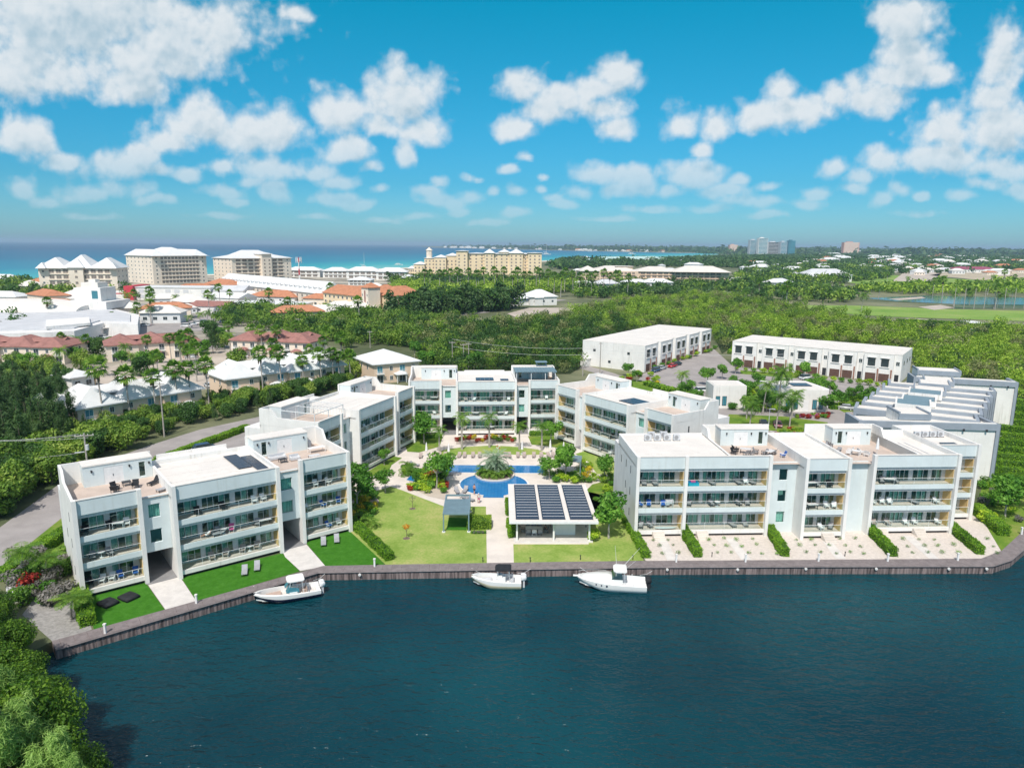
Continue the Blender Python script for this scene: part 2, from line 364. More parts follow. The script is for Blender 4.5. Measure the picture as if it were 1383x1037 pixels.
m_lawn = grassmat('lawn_grass', (.14, .25, .035), (.25, .34, .08), (.44, .41, .17))
m_turf = grassmat('artificial_turf', (.032, .13, .010), (.045, .165, .014), (.065, .20, .025), 1.)
m_green = grassmat('verge_grass', (.07, .16, .02), (.14, .23, .03), (.26, .27, .08), .2)
m_golf = grassmat('fairway_grass', (.12, .24, .04), (.20, .32, .07), (.34, .36, .14), .02)
# ------------------------------------------------------------------ setting: land, water, roads, lawns
def poly(name, pts, z, mat, kind='structure', label=None, cat=None, thick=None):
    mb = MB()
    if thick: mb.prism(pts, z-thick, z)
    else:
        a = sum(pts[i][0]*pts[(i+1) % len(pts)][1]-pts[(i+1) % len(pts)][0]*pts[i][1] for i in range(len(pts)))
        if a < 0: pts = pts[::-1]
        mb.add([(p[0], p[1], z) for p in pts], [tuple(range(len(pts)))])
    o = mb.build(name, mat); tag(o, label, cat, kind=kind); return o
def px(*pp, z=0.0): return [at(x, y, z) for x, y in pp]
def inpoly(x, y, P):
    c = False; j = len(P)-1
    for i in range(len(P)):
        if (P[i][1] > y) != (P[j][1] > y) and x < (P[j][0]-P[i][0])*(y-P[i][1])/(P[j][1]-P[i][1])+P[i][0]: c = not c
        j = i
    return c
DECK_O = px((74.7,877),(267,820.5),(429.8,772.7),(560,770.5),(769,767),(877,765.5),(1100,764.6),(1341,764),(1366,755.8),(1400,727),(1470,662),(1560,600))
DECK_I = px((70,866),(264,812),(436.4,764.4),(560,762),(780,758.6),(877,757.6),(1064,756.4),(1325,754.5),(1353,743.6),(1383,716),(1445,655),(1530,595))
land = [(-47.5,64.0),(-49,60),(-47.5,55),(-45,50),(-40,44.5),(-36,40),(-33,30),(-30,-30),(-30,-400),(-4000,-400),(-4000,560),(-900,600),(-470,656),(-439,813),(-318,1054),(-193,1225),(93,1929),(467,2572),(911,3395),
        (1120,3900),(1300,4700)]+[(1050, 4600), (420, 5900), (-260, 7600), (-1100, 9500)]+[(-2200,16500),(36000,16500),(36000,500),(900,330),(260,215)]+DECK_I[::-1]
m_land = M('land_cover', (.05, .09, .022), .95, .35, .012, 0, rgb2=(.17, .17, .10), det=9)
mb = MB(); mb.prism(land, -3.2, 0); tag(mb.build('ground', m_land), kind='structure')

def watermat(name, deep, rip, strength, rough=.05, gloss=.5):
    m = bpy.data.materials.new(name); m.use_nodes = True; k = NB(m.node_tree); p = m.node_tree.nodes['Principled BSDF']
    p.inputs['Roughness'].default_value = rough; p.inputs['IOR'].default_value = 1.33; p.inputs['Specular IOR Level'].default_value = gloss
    g = k.n('ShaderNodeNewGeometry').outputs['Position']
    hs = []
    for sc, st, w in rip:
        nz = k.n('ShaderNodeTexNoise'); k.set(nz.inputs['Vector'], k.v('MULTIPLY', g, st)); nz.inputs['Scale'].default_value = sc
        nz.inputs['Detail'].default_value = 3; nz.inputs['Distortion'].default_value = .35
        hs.append(k.m('MULTIPLY', nz.outputs['Fac'], w))
    h = hs[0]
    for x in hs[1:]: h = k.m('ADD', h, x)
    bp = k.n('ShaderNodeBump'); bp.inputs['Strength'].default_value = strength; bp.inputs['Distance'].default_value = 1
    k.set(bp.inputs['Height'], h); k.set(p.inputs['Normal'], bp.outputs[0])
    return m, k, p, g
m_canal, k, p, g = watermat('canal_water', None, [(.62, (1, 1.9, 1), .42), (1.9, (1, 1.6, 1), .15), (.10, (1, 1.5, 1), .6)], 1.0, .15)
nz = k.n('ShaderNodeTexNoise'); k.set(nz.inputs['Vector'], g); nz.inputs['Scale'].default_value = .03; nz.inputs['Detail'].default_value = 4
k.set(p.inputs['Base Color'], k.ramp(nz.outputs['Fac'], [(.35, (.001, .028, .042)), (.65, (.003, .057, .073))]))
o = poly('canal_water', [(-60,-300),(900,-300),(900,420),(262,222),(140,150)]+[(x-.2, y+.5) for x, y in DECK_I[::-1]]+[(-49,64),(-51,60)], -1.12, m_canal)
m_sea, k, p, g = watermat('sea_water', None, [(.05, (1, 1, 1), .5), (.012, (1, 1, 1), 1.6)], .35, .38, .25)
s_ = k.v('DOT_PRODUCT', k.v('SUBTRACT', g, (-470, 656, 0)), (-.898, .44, 0))
nz = k.n('ShaderNodeTexNoise'); k.set(nz.inputs['Vector'], k.v('MULTIPLY', g, (1, .25, 1))); nz.inputs['Scale'].default_value = .004; nz.inputs['Detail'].default_value = 5
s_ = k.m('ADD', s_, k.m('MULTIPLY', k.m('SUBTRACT', nz.outputs['Fac'], .5), 320))
k.set(p.inputs['Base Color'], k.ramp(k.m('DIVIDE', s_, 4000.0), [(.0, (.16, .46, .42)), (.035, (.03, .34, .37)), (.11, (.010, .20, .30)), (.3, (.008, .115, .22)), (.8, (.006, .07, .16))]))
poly('sea', [(-60000, 500), (-4000, 500), (-900, 540), (-400, 640), (60, 1900), (1500, 3300), (3000, 9000), (40000, 22000), (60000, 45000), (-60000, 45000)], -1.3, m_sea)
# beach strips
poly('sand_beach', [(-900,596),(-470,652),(-439,809),(-318,1050),(-193,1221),(93,1925),(467,2568),(911,3391),(935,3360),(500,2540),(125,1900),(-165,1205),(-290,1035),(-405,800),(-440,640),(-880,575)], .15, M('beach_sand', (.66, .60, .50), .95, .05, .1))
far_edge = [(1050, 4600), (420, 5900), (-260, 7600), (-1100, 9500)]
poly('far_beach', [(1300,4700)]+far_edge+[(x*1.03-20, y*1.03+25) for x, y in far_edge[::-1]]+[(1350,4720)], .6, M('far_sand', (.62, .56, .46), .95, .05, .01))

# seawall with planked deck and corrugated sheet piling
m_deck = M('grey_mauve_planks', (.205, .178, .178), .85, .16, 1.2, .25, stretch=(1, 1, 1))
m_pile = M('weathered_timber', (.10, .08, .08), .9, .5, 1.5, .4, rgb2=(.19, .15, .145), stretch=(2.2, 2.2, .12))
sw = thing('seawall', 'long weathered timber seawall with a grey planked deck along the canal', 'seawall', (0, 0, 0))
mb = MB(); n = len(DECK_O)
for i in range(n-1):
    q = [DECK_I[i], DECK_O[i], DECK_O[i+1], DECK_I[i+1]]
    mb.add([(x, y, .06) for x, y in q], [(0, 1, 2, 3)])
    mb.add([(DECK_O[i][0], DECK_O[i][1], .06), (DECK_O[i+1][0], DECK_O[i+1][1], .06), (DECK_O[i+1][0], DECK_O[i+1][1], -.2), (DECK_O[i][0], DECK_O[i][1], -.2)], [(3, 2, 1, 0)])
mb.build('deck', m_deck, sw)
mb = MB(); cap = MB()
for i in range(n-1):
    a = Vector(DECK_O[i]); c = Vector(DECK_O[i+1]); L = (c-a).length; t = (c-a)/L; nr = Vector((t.y, -t.x))
    k_ = max(2, int(L/.20)); pts = []
    for j in range(k_+1):
        q = a+t*(L*j/k_)-nr*(.105 if j % 2 else .07); pts.append(q)
    for j in range(k_):
        mb.add([(pts[j].x, pts[j].y, -2.5), (pts[j+1].x, pts[j+1].y, -2.5), (pts[j+1].x, pts[j+1].y, -.02), (pts[j].x, pts[j].y, -.02)], [(0, 1, 2, 3)])
    cap.tube([(a.x+nr.x*.02, a.y+nr.y*.02, -.06), (c.x+nr.x*.02, c.y+nr.y*.02, -.06)], .09, 6)
mb.add([(DECK_I[0][0], DECK_I[0][1], -2.5), (DECK_O[0][0], DECK_O[0][1], -2.5), (DECK_O[0][0], DECK_O[0][1], .05), (DECK_I[0][0], DECK_I[0][1], .05)], [(0, 1, 2, 3)])
mb.build('sheet_piling', m_pile, sw); cap.build('cap_rail', m_deck, sw)
for d in range(0, 61):   # plank joints: dark shallow battens
    pass
jm = MB()
for i in range(n-1):
    a, c = Vector(DECK_O[i]), Vector(DECK_O[i+1]); a2, c2 = Vector(DECK_I[i]), Vector(DECK_I[i+1]); L = (c-a).length
    for j in range(int(L/1.2)):
        f = (j+.5)*1.2/L; p0 = a.lerp(c, f); p1 = a2.lerp(c2, f); t = (c-a).normalized()*.02
        jm.add([(p0.x-t.x, p0.y-t.y, .066), (p0.x+t.x, p0.y+t.y, .066), (p1.x+t.x, p1.y+t.y, .066), (p1.x-t.x, p1.y-t.y, .066)], [(0, 1, 2, 3)])
jm.build('deck_joint', m_pile, sw)['kind'] = 'stuff'

# paved court and paths
poly('courtyard_paving', px((470,655),(500,622),(545,590),(620,575),(760,573),(800,590),(838,640),(845,700),(800,758),(655,761),(600,700),(540,672),(500,660)), .012, m_conc)
poly('courtyard_lawn', px((521,762.5),(657.5,760.6),(656.3,684),(600,684),(566,671),(543,662),(528,657),(514,661),(470,672),(470,715)), .03, m_lawn)
poly('pavilion_lawn', px((694,760),(869,757),(850,715),(838,690),(812,668),(795,664),(795,735),(693.3,735)), .03, m_lawn)
poly('wing_lawn', px((491.6,639.5),(532,616),(543,618.5),(529,628),(523,641.5),(511,643.5),(494,641)), .03, m_green)
poly('corner_lawn', px((548,603),(562,593),(597,592),(594,603),(566,611),(550,610)), .03, m_green)
poly('arc_lawn', px((579,614),(604,606.5),(629,603.5),(666,601.5),(699,603.5),(726,607),(742,613.5),(703,614.5),(665,612.5),(618,614.5),(590,617)), .03, m_lawn)
poly('back_lawn', px((713,589),(749,589),(769,600),(766,608),(744,603),(718,600.5)), .03, m_green)
poly('side_lawn', px((777,613),(790,609),(832,625),(832,642),(806,640),(795,624)), .03, m_lawn)
poly('side_lawn', px((789,665),(800,654),(832,646),(835,668),(838,700),(800,690)), .03, m_green)
poly('planting_bed', px((476,715),(470,660),(500,664),(512,676),(505,692),(496,706),(486,712)), .045, m_sand)
poly('planting_bed', px((552,650),(566,637),(590,635),(606,645),(607,668),(600,675),(578,670),(560,661)), .03, m_sand)
poly('planting_bed', px((616,600),(616,591),(697,591),(697,599)), .03, m_sand)
poly('turf_lawn', px((126.8,850),(222.5,823.3),(196,786),(114,800)), .02, m_turf)
poly('turf_lawn', px((266,812),(404.5,771.3),(381,747),(244,779)), .02, m_turf)
poly('turf_lawn', px((441,765.5),(520,762.6),(468,708),(409,728)), .02, m_turf)
poly('garden_path', px((223.5,823.2),(265,811.8),(247.3,785),(225,760),(190,772),(201.5,792)), .024, m_conc2)
poly('garden_path', px((405.5,771),(437,765),(440,765),(413,734),(395,712),(372,722),(385,752)), .024, m_conc2)
poly('gravel_garden', px((839,700),(872,757),(879,757.5),(1064,756.4),(1325,755),(1352,744),(1320,690),(1260,690),(1200,700),(860,700)), .02, m_gravel)
poly('gravel_ground', px((72,867),(124,850),(112,808),(96,790),(60,790),(30,830)), .02, m_greyg)
poly('parterre_lawn', px((1353,744),(1383,717),(1445,655),(1530,595),(1460,480),(1380,500),(1365,560),(1330,640),(1318,692)), .016, m_green)
poly('road', px((-90,790),(0,712),(40,683),(78,655),(150,620),(200,602),(270,580),(335,566),(420,547),(420,556),(335,577),(280,590),(225,611),(180,632),(80,702),(30,742),(0,768),(-60,835)), .014, m_asph2)
poly('road_verge', px((0,768),(30,742),(80,702),(180,632),(225,611),(280,590),(335,577),(345,585),(300,600),(250,615),(200,640),(110,715),(90,760),(30,790)), .010, m_green)
poly('parking_apron', px((255,612),(300,592),(345,578),(470,548),(500,560),(400,600),(300,625)), .02, m_asph2)
poly('access_road', px((905,562),(1000,552),(1158,557),(1172,600),(1000,602),(880,577)), .014, m_asph2)
def ribbon(name, pts, w, z, mat):
    mb = MB(); P = [Vector(p) for p in pts]; L = []; Rr = []
    for i, p_ in enumerate(P):
        t = (P[min(i+1, len(P)-1)]-P[max(i-1, 0)]).normalized(); nn = Vector((-t.y, t.x))*w/2
        L.append(p_+nn); Rr.append(p_-nn)
    for i in range(len(P)-1):
        mb.add([(Rr[i].x, Rr[i].y, z), (Rr[i+1].x, Rr[i+1].y, z), (L[i+1].x, L[i+1].y, z), (L[i].x, L[i].y, z)], [(0, 1, 2, 3)])
    return tag(mb.build(name, mat), kind='structure')
rp = [Vector(p_) for p_ in px((45,712),(100,668),(160,625),(220,600),(300,578),(340,569))]
poly('townhouse_forecourt', px((868,505),(964,471),(990,495),(1215,520),(1240,505),(1262,512),(1190,532),(1145,560),(960,600),(905,575),(850,530)), .022, m_asph2)
for P_ in (((845,512),(880,516),(948,536),(940,548),(900,545),(850,528)), ((1118,545),(1205,533),(1200,549),(1140,557)), ((985,530),(1010,520),(1100,528),(1110,540),(1060,552),(990,552)), ((1000,500),(1080,506),(1075,511),(1000,505))): poly('garden_bed', px(*P_), .034, m_green)
ribbon('access_road', px((770,490),(820,505),(880,530)), 5.5, .026, m_asph2)
poly('roundabout_island', px((975,573),(985,580),(1060,582),(1115,577),(1118,571),(1060,563),(985,560)), .14, m_green, thick=.13)
for a_, b_ in (((948,578),(985,578)),((1040,582),(1070,592)),((1100,583),(1150,575))): ribbon('road_line', px(a_, b_), .3, .03, m_line)
# far flats
m_dry = M('dry_lot', (.42, .36, .26), .95, .2, .03, 0)
poly('town_ground', [(-520,280),(-520,520),(-440,640),(-400,780),(-300,1010),(-180,1150),(-60,1000),(-60,500),(-110,330),(-60,262),(-70,215),(-100,170),(-130,150),(-230,180)], .05, M('town_ground', (.22, .20, .16), .95, .4, .03, 0, rgb2=(.36, .33, .27)))
poly('car_park', px((150,425),(160,405),(290,425),(300,445),(190,452)), .12, m_asph2)
poly('sandy_lot', px((120,500),(300,470),(330,478),(300,520),(150,540)), .09, m_sand)
poly('fairway', px((1050,412),(1160,413),(1290,418),(1383,420),(1500,424),(1500,436),(1383,434),(1200,428),(1100,421)), .12, m_golf)
poly('fairway', px((1060,372),(1140,368),(1383,382),(1500,388),(1500,400),(1383,396),(1200,388)), .12, m_golf)
poly('dry_field', px((1255,372),(1290,366),(1400,369),(1520,374),(1520,388),(1383,384)), .14, m_dry)
poly('bare_lot', px((1205,380),(1225,365),(1275,366),(1260,380)), .14, m_sand)
poly('golf_pond', px((1170,403),(1250,399.5),(1400,403),(1520,407),(1520,416),(1400,412),(1290,411),(1210,407)), .16, M('pond_water', (.04,.11,.17), .12, .1, .02, .3))
for P_ in (((1240,415),(1270,412),(1290,416),(1262,419)), ((1180,434),(1230,430),(1300,436),(1290,443),(1215,441)), ((1200,404),(1245,401),(1250,403),(1215,406))):
    poly('sand_bunker', px(*P_), .20, m_sand)
ribbon('highway', px((900,407),(935,399),(990,394),(1010,382),(1060,372)), 14, .16, m_asph2)
ribbon('highway', px((530,432),(600,427),(650,422),(700,411),(760,405)), 9, .16, m_asph2)
ribbon('service_road', px((1160,430),(1240,437),(1383,446),(1500,452)), 9, .16, m_asph2)
ribbon('service_road', px((0,446),(60,458),(190,455),(300,470)), 8, .1, m_asph2)
ribbon('shore_road', px((0,425),(150,418),(290,424),(420,428)), 10, .1, m_asph2)
poly('villa_forecourt', px((685,424),(715,416),(780,416),(745,428),(700,430)), .2, m_sand)
# ------------------------------------------------------------------ waterfront apartment blocks
FL = (.9, 4.05, 7.2); RZ = 10.35; PT = 11.7; ORD = ('ground', 'middle', 'top')
def wall_holes(mb, x0, x1, z0, z1, y0, y1, holes, mi=0):
    """wall in the xz plane, y0..y1 thick, with rectangular holes (hx0,hx1,hz0,hz1)"""
    xs = sorted({x0, x1}|{h[0] for h in holes}|{h[1] for h in holes})
    for i in range(len(xs)-1):
        a, c = xs[i], xs[i+1]; cuts = sorted([(h[2], h[3]) for h in holes if h[0] <= a and h[1] >= c]); z = z0
        for h0, h1 in cuts:
            if h0 > z: mb.box(a, c, y0, y1, z, h0, mi)
            z = h1
        if z < z1: mb.box(a, c, y0, y1, z, z1, mi)
def window(parent, x0, x1, z0, z1, y, panels=2, curtain=None, name='window', fm=None):
    """frame at y, panes just behind; curtain: set of panel indices"""
    f = MB(); t = .055; f.box(x0, x1, y, y+.1, z0, z0+t); f.box(x0, x1, y, y+.1, z1-t, z1)
    w = (x1-x0)/panels; g = MB(); cu = MB()
    for i in range(panels+1):
        xx = min(max(x0+i*w, x0+t/2), x1-t/2); f.box(xx-t/2, xx+t/2, y-.004, y+.104, z0+t, z1-t)
    g.box(x0+t, x1-t, y+.04, y+.055, z0+t, z1-t)
    o = f.build(name, fm or m_frame, parent); g.build('pane', m_glass, o)
    cl = [i for i in range(panels) if curtain and i in curtain]
    for i in cl:
        cu = MB(); a, c = x0+i*w+.05, x0+(i+1)*w-.05; k_ = max(4, int((c-a)/.12))
        for j in range(k_):
            xa = a+(c-a)*j/k_; xb = a+(c-a)*(j+1)/k_; d0_ = .06*(j % 2); d1_ = .06*((j+1) % 2)
            cu.add([(xa, y+.25+d0_, z0+.05), (xb, y+.25+d1_, z0+.05), (xb, y+.25+d1_, z1-.03), (xa, y+.25+d0_, z1-.03)], [(0, 1, 2, 3)])
        cu.build('curtain', m_curt, o)
    return o
def wing(root, x0, x1, yf, yb, rr, lanes=None, rail0=True, yel=(1, 1), fins=(1, 1)):
    """three storeys of balconies between two fin walls"""
    T = .45; BD = 2.0; yg = yf+BD; xi0, xi1 = x0+T, x1-T
    for k_, (a, c) in enumerate(((x0, x0+T), (x1-T, x1))):
        if not fins[k_]: continue
        f = MB(); f.box(a, c, yf-.35, yf+.33, 0, PT+.06); f.box(a, c, yf+.33, yb-.003, 0, RZ-.003)
        f.build('fin_wall', m_white, root)
    mb = MB(); mb.box(xi0, xi1, yg+3.6, yb-.005, 0, RZ-.02); mb.build('core', m_room, root)
    # plinth, slabs
    mb = MB(); mb.box(xi0, xi1, yf+.25, yg+3.6, .0, .42); mb.build('gap_shade_box', m_dark, root)  # shaded gap under the ground slab, filled with a dark recessed box
    for fi, z in enumerate(FL):
        bl = MB()
        if fi == 0: bl.box(xi0+.002, xi1-.002, yf-.1, yf+.12, .42, .95); mat = m_white
        else: bl.box(xi0+.002, xi1-.002, yf-.02, yf+.14, z-.52, z+.14); mat = m_blue
        fas = bl.build('balcony', mat, root)
        fl = MB(); fl.box(xi0, xi1, yf+.14, yg+3.6, z-.28 if fi else .43, z); fl.build('balcony_floor', m_deckt, fas)
        if fi:
            s2 = MB(); s2.box(xi0, xi1, yf+.25, yf+.45, z-.92, z-.285)
            s2.build('soffit_louvre', m_soff, fas)
        if fi or rail0:
            rl = MB(); rl.box(xi0, xi1, yf+.03, yf+.07, z+1.06, z+1.10)
            n_ = max(2, int((xi1-xi0)/2.4)); 
            for j in range(n_+1):
                xx = xi0+.03+(xi1-xi0-.06)*j/n_; rl.box(xx-.015, xx+.015, yf+.035, yf+.065, z+.14, z+1.06)
            r_ = rl.build('railing', m_frame, fas)
            gl = MB(); gl.box(xi0+.06, xi1-.06, yf+.045, yf+.055, z+.18, z+1.02); gl.build('rail_glass', m_gl2, r_)
        # glazing wall
        hz0, hz1 = z+.06, z+2.55; W_ = xi1-xi0-.5
        if W_ < 3: pat = [(.3, .3+W_*.4, 2)]
        elif W_ < 6.5: pat = [(.1, W_*.44, 3), (W_*.53, W_*.95, 3)]
        elif W_ < 9.5: pat = [(.1, W_*.30, 2), (W_*.36, W_*.68, 4), (W_*.73, W_*.98, 3)]
        else: pat = [(.1, W_*.21, 3), (W_*.25, W_*.55, 5), (W_*.60, W_*.81, 3), (W_*.85, W_*.985, 2)]
        sh = rr.choice((0, .15, .3)); holes = [(xi0+.1+sh+a, xi0+.1+sh+c, hz0, hz1) for a, c, _ in pat]
        wl = MB(); wall_holes(wl, xi0, xi1, z+.001, FL[fi+1]-.29 if fi < 2 else RZ-.25, yg, yg+.2, holes)
        gw = wl.build('facade_wall', m_pier, root)
        for (a, c, h0, h1), (_, _, pn) in zip(holes, pat):
            cur = {j for j in range(pn) if rr.random() < .5}
            window(root, a+.002, c-.002, h0+.002, h1-.002, yg+.06, pn, cur)
        # ochre return walls
        if yel[0]: q = MB(); q.box(xi0+.001, xi0+.05, yf+.3, yg-.002, z+.01, FL[fi+1]-.53 if fi < 2 else RZ-.5); q.build('return_wall', m_yel, root)
        if yel[1]:
            q = MB(); q.box(xi1-.05, xi1-.001, yf+.3, yg-.002, z+.01, FL[fi+1]-.53 if fi < 2 else RZ-.5); ow = q.build('return_wall', m_yel, root)
            q = MB(); q.box(xi1-.16, xi1-.052, yf+1.0, yf+1.12, z+1.9, z+2.15); q.build('wall_lamp', m_dark, ow)
    ft = MB(); ft.box(xi0+.002, xi1-.002, yf-.02, yf+.25, RZ-.45, PT-.08); top = ft.build('front_parapet', m_blue, root)
    s2 = MB(); s2.box(xi0, xi1, yf+.27, yf+.45, RZ-.92, RZ-.26); s2.build('soffit_louvre', m_soff, top)
    cp = MB(); cp.box(xi0+.002, xi1-.002, yf-.06, yf+.29, PT-.08, PT+.02); cp.build('parapet_cap', m_roof, top)
    ln = MB(); ln.box(xi0+.002, xi1-.002, yf-.04, yf-.021, PT-.15, PT-.082); ln.build('drip_edge', m_sgrey, top)
    cl_ = MB(); cl_.box(xi0, xi1, yf+.25, yb-.01, RZ-.255, RZ-.01); cl_.build('roof_slab', m_soff, root)
def recess(root, x0, x1, yr, yb, passage, rr, wins=((.3, .8),), floors=(0, 1, 2)):
    zb = 3.55 if passage else 0
    mb = MB(); holes = []
    for fi in floors:
        for a, c in wins: holes.append((x0+(x1-x0)*a, x0+(x1-x0)*c, FL[fi]+.55, FL[fi]+2.25))
    wall_holes(mb, x0+.002, x1-.002, zb, RZ+.12, yr, yr+.25, holes); mb.build('recess_wall', m_blue, root)
    for h in holes: window(root, h[0], h[1], h[2], h[3], yr+.1, 1, {0} if rr.random() < .35 else None, fm=m_frame)
    mb = MB(); mb.box(x0+.002, x1-.002, yr+2.4, yb-.01, zb+.02, RZ-.03); mb.box(x0+.002, x1-.002, yr+.25, yb-.01, zb+.001 if passage else .01, zb+.02 if passage else .03)
    mb.build('core', m_endw, root)
    if passage:
        mb = MB(); mb.box(x0-.3, x1+.3, yr-1.2, yb+.5, .005, .06); mb.build('passage_floor', m_pass, root)
    mb = MB(); mb.box(x0+.002, x1-.002, yr+.25, yb-.01, RZ-.028, RZ-.002); mb.build('roof_slab', m_tile, root)
def terrace(root, x0, x1, yf, yb, px0, px1, rr, door_first=True, walls=(1, 1), pergola=None):
    """roof terrace with a stair tower across its back and parapets that step up towards it"""
    mb = MB(); mb.box(x0+.3, x1-.3, yf+.26, yb-.02, RZ, RZ+.03); fl = mb.build('terrace_floor', m_tile, root)
    for k_, xx in enumerate((x0, x1-.3)):
        if not walls[k_]: continue
        mb = MB(); P = [(yf+.30, RZ-.1), (yb-.25, RZ-.1), (yb-.25, 13.05), (yb-2.6, 13.05), (yb-3.6, PT+.05), (yf+.30, PT+.05)]
        n_ = len(P); mb.add([(xx, a, c) for a, c in P]+[(xx+.3, a, c) for a, c in P], [tuple(range(n_)), tuple(range(2*n_-1, n_-1, -1))]+[(i, n_+i, n_+(i+1) % n_, (i+1) % n_) for i in range(n_)])
        mb.build('terrace_wall', m_white, root)
    mb = MB(); mb.box(x0, x1, yb-.25, yb, RZ-.4, 13.06); mb.build('terrace_wall', m_white, root)
    st = MB(); py0 = yb-2.7; d0_ = px0+(px1-px0)*(.42 if door_first else .55)
    dw = (d0_-1.0, d0_+1.15, RZ+.05, RZ+2.2)
    ww = (px0+(px1-px0)*(.80 if door_first else .14), 0); ww = (ww[0], ww[0]+.75, RZ+.25, RZ+2.2)
    wall_holes(st, px0, px1, RZ+.03, 12.93, py0, py0+.2, [dw, ww]); st.box(px0, px0+.2, py0+.2, yb-.26, RZ+.03, 12.93); st.box(px1-.2, px1, py0+.2, yb-.26, RZ+.03, 12.93)
    to = st.build('stair_tower', m_blue, root)
    mb = MB(); mb.box(px0-.06, px1+.06, py0-.08, yb-.002, 12.93, 13.10); mb.build('roof', m_roof, to)
    mb = MB(); mb.box(dw[0], dw[1], py0+.03, py0+.1, dw[2], dw[3]); mb.box((dw[0]+dw[1])/2-.6, (dw[0]+dw[1])/2-.02, py0+.02, py0+.03, dw[2]+.1, dw[3]-.1); mb.box((dw[0]+dw[1])/2+.02, (dw[0]+dw[1])/2+.6, py0+.02, py0+.03, dw[2]+.1, dw[3]-.1)
    dd = mb.build('door', m_wic, to); mb = MB(); mb.box((dw[0]+dw[1])/2-.12, (dw[0]+dw[1])/2-.06, py0-.04, py0+.02, RZ+1.0, RZ+1.25); mb.build('handle', m_dark, dd)
    wo = window(to, ww[0], ww[1], ww[2], ww[3], py0+.08, 1, fm=m_frame)
    for xx in (px0+.9 if door_first else px1-.6, px1-2.6 if door_first else px0+2.1, px1-.35 if door_first else px0+.5):
        mb = MB(); mb.cyl(xx, py0-.12, RZ+1.8, RZ+2.1, .09, .11, 8); mb.box(xx-.04, xx+.04, py0-.04, py0, RZ+1.85, RZ+2.05); mb.build('wall_lamp', m_dark, to)
def flatroof(root, x0, x1, yf, yb, z=11.15, par=PT, seams=3):
    mb = MB(); mb.box(x0+.3, x1-.3, yf+.26, yb-.3, z-.3, z); rf = mb.build('roof', m_roof, root)
    mb = MB(); mb.box(x0, x1, yb-.28, yb, RZ-.3, par); mb.box(x0, x0+.3, yf+.30, yb-.281, RZ-.3, par+.002); mb.box(x1-.3, x1, yf+.30, yb-.281, RZ-.3, par+.002); mb.build('parapet', m_white, root)
    mb = MB()
    for j in range(seams):
        yy_ = yf+1.5+(yb-yf-3)*(j+.5)/seams; mb.box(x0+.35, x1-.35, yy_, yy_+.05, z+.001, z+.02)
    mb.build('roof_seam', m_conc2, rf)
def solar(root, x0, x1, y0, y1, z, nx, ny):
    f = MB()
    for i in range(nx):
        for j in range(ny):
            a = x0+(x1-x0)*i/nx; c = y0+(y1-y0)*j/ny; f.box(a+.02, a+(x1-x0)/nx-.02, c+.02, c+(y1-y0)/ny-.02, z+.12, z+.16)
    f.box(x0+.1, x1-.1, y0+.1, y0+.14, z, z+.12); f.box(x0+.1, x1-.1, y1-.14, y1-.1, z, z+.12)
    return f.build('solar_panel', m_solar, root)
def endwall(root, x0, x1, y0, y1, z1, slots):
    mb = MB(); mb.box(x0, x1, y0, y1, 0, z1); o = mb.build('end_wall', m_endw, root)
    for (ya, za) in slots:
        q = MB(); xx = x0-.03 if x0 < 1 else x1
        q.box(xx-.0, xx+.03, ya, ya+.35, za, za+1.3); q.build('slit_window', m_gl3 if False else m_dark, root)
def horseshoe(name_lab, org, ang, seed, Ltot=33.2, cat='building', open_left=True):
    rr = random.Random(seed); D = 11.3
    r = thing('apartment_block', name_lab, cat, (org[0], org[1], 0), ang, 'white three-storey apartment blocks round the pool court')
    q = Ltot-33.2
    wing(r, 0, 7.0, 0, D, rr); recess(r, 7.0, 10.0, .45, D, True, rr, floors=(1, 2), wins=((.22, .66),))
    wing(r, 10.0, 22.9, -1.2, D, rr); recess(r, 22.9, 26.0+q/2, .45, D, True, rr, floors=(1, 2), wins=((.22, .72),)); wing(r, 26.0+q/2, Ltot, 0, D, rr)
    flatroof(r, 10.0, 22.9, -1.2, D)
    terrace(r, .0, 10.3, 0, D, 2.3, 9.98, rr, True, walls=(1, 0)); terrace(r, 22.6, Ltot, 0, D, 22.92, 30.7, rr, False, walls=(0, 1))
    mb = MB(); mb.box(12.0, 21.2, D+.01, D+4.6, 0, 10.6); mb.box(11.9, 21.3, D+4.6, D+4.8, 0, 11.1); mb.build('rear_stair_hall', m_white, r)
    mb = MB(); mb.box(-.0, 12, D+.01, D+3.2, 0, 9.6); mb.build('rear_gallery', m_endw, r); mb = MB(); mb.box(21.3, Ltot, D+.01, D+3.2, 0, 9.6); mb.build('rear_gallery', m_endw, r)
    for ya, za in ((3.5, 1.6), (3.5, 5.0), (7.5, 5.0), (3.5, 8.2)):
        for xx in (-.02, Ltot-.001):
            q_ = MB(); q_.box(xx, xx+.021, ya, ya+.3, za, za+1.1); q_.build('slit_window', m_dark, r)
    return r
ANG_L = math.atan2(20.4, 26.3)
blkL = horseshoe('white apartment block at the left, nearest the canal, with turf lawns in front', (-48.8, 74.7), ANG_L, 3)
solar(blkL, 18.9, 20.7, 2.4, 9.2, 11.15, 1, 5); solar(blkL, 20.72, 22.2, .2, 7.6, 11.15, 1, 5)
blkBL = horseshoe('white apartment block behind the left waterfront one, facing the pool from the left', (-31.4, 110.9), math.atan2(30.3, 11.4), 5, 32.5)
blkBK = horseshoe('white apartment block closing the far side of the pool court, framed by palms', (-21.9, 147.4), math.atan2(2.4, 32), 8, 32.2)
solar(blkBK, 14.3, 18.2, 2.5, 5.5, 11.15, 4, 2); solar(blkBK, 19.6, 21.4, 2.2, 4.0, 11.15, 2, 1)
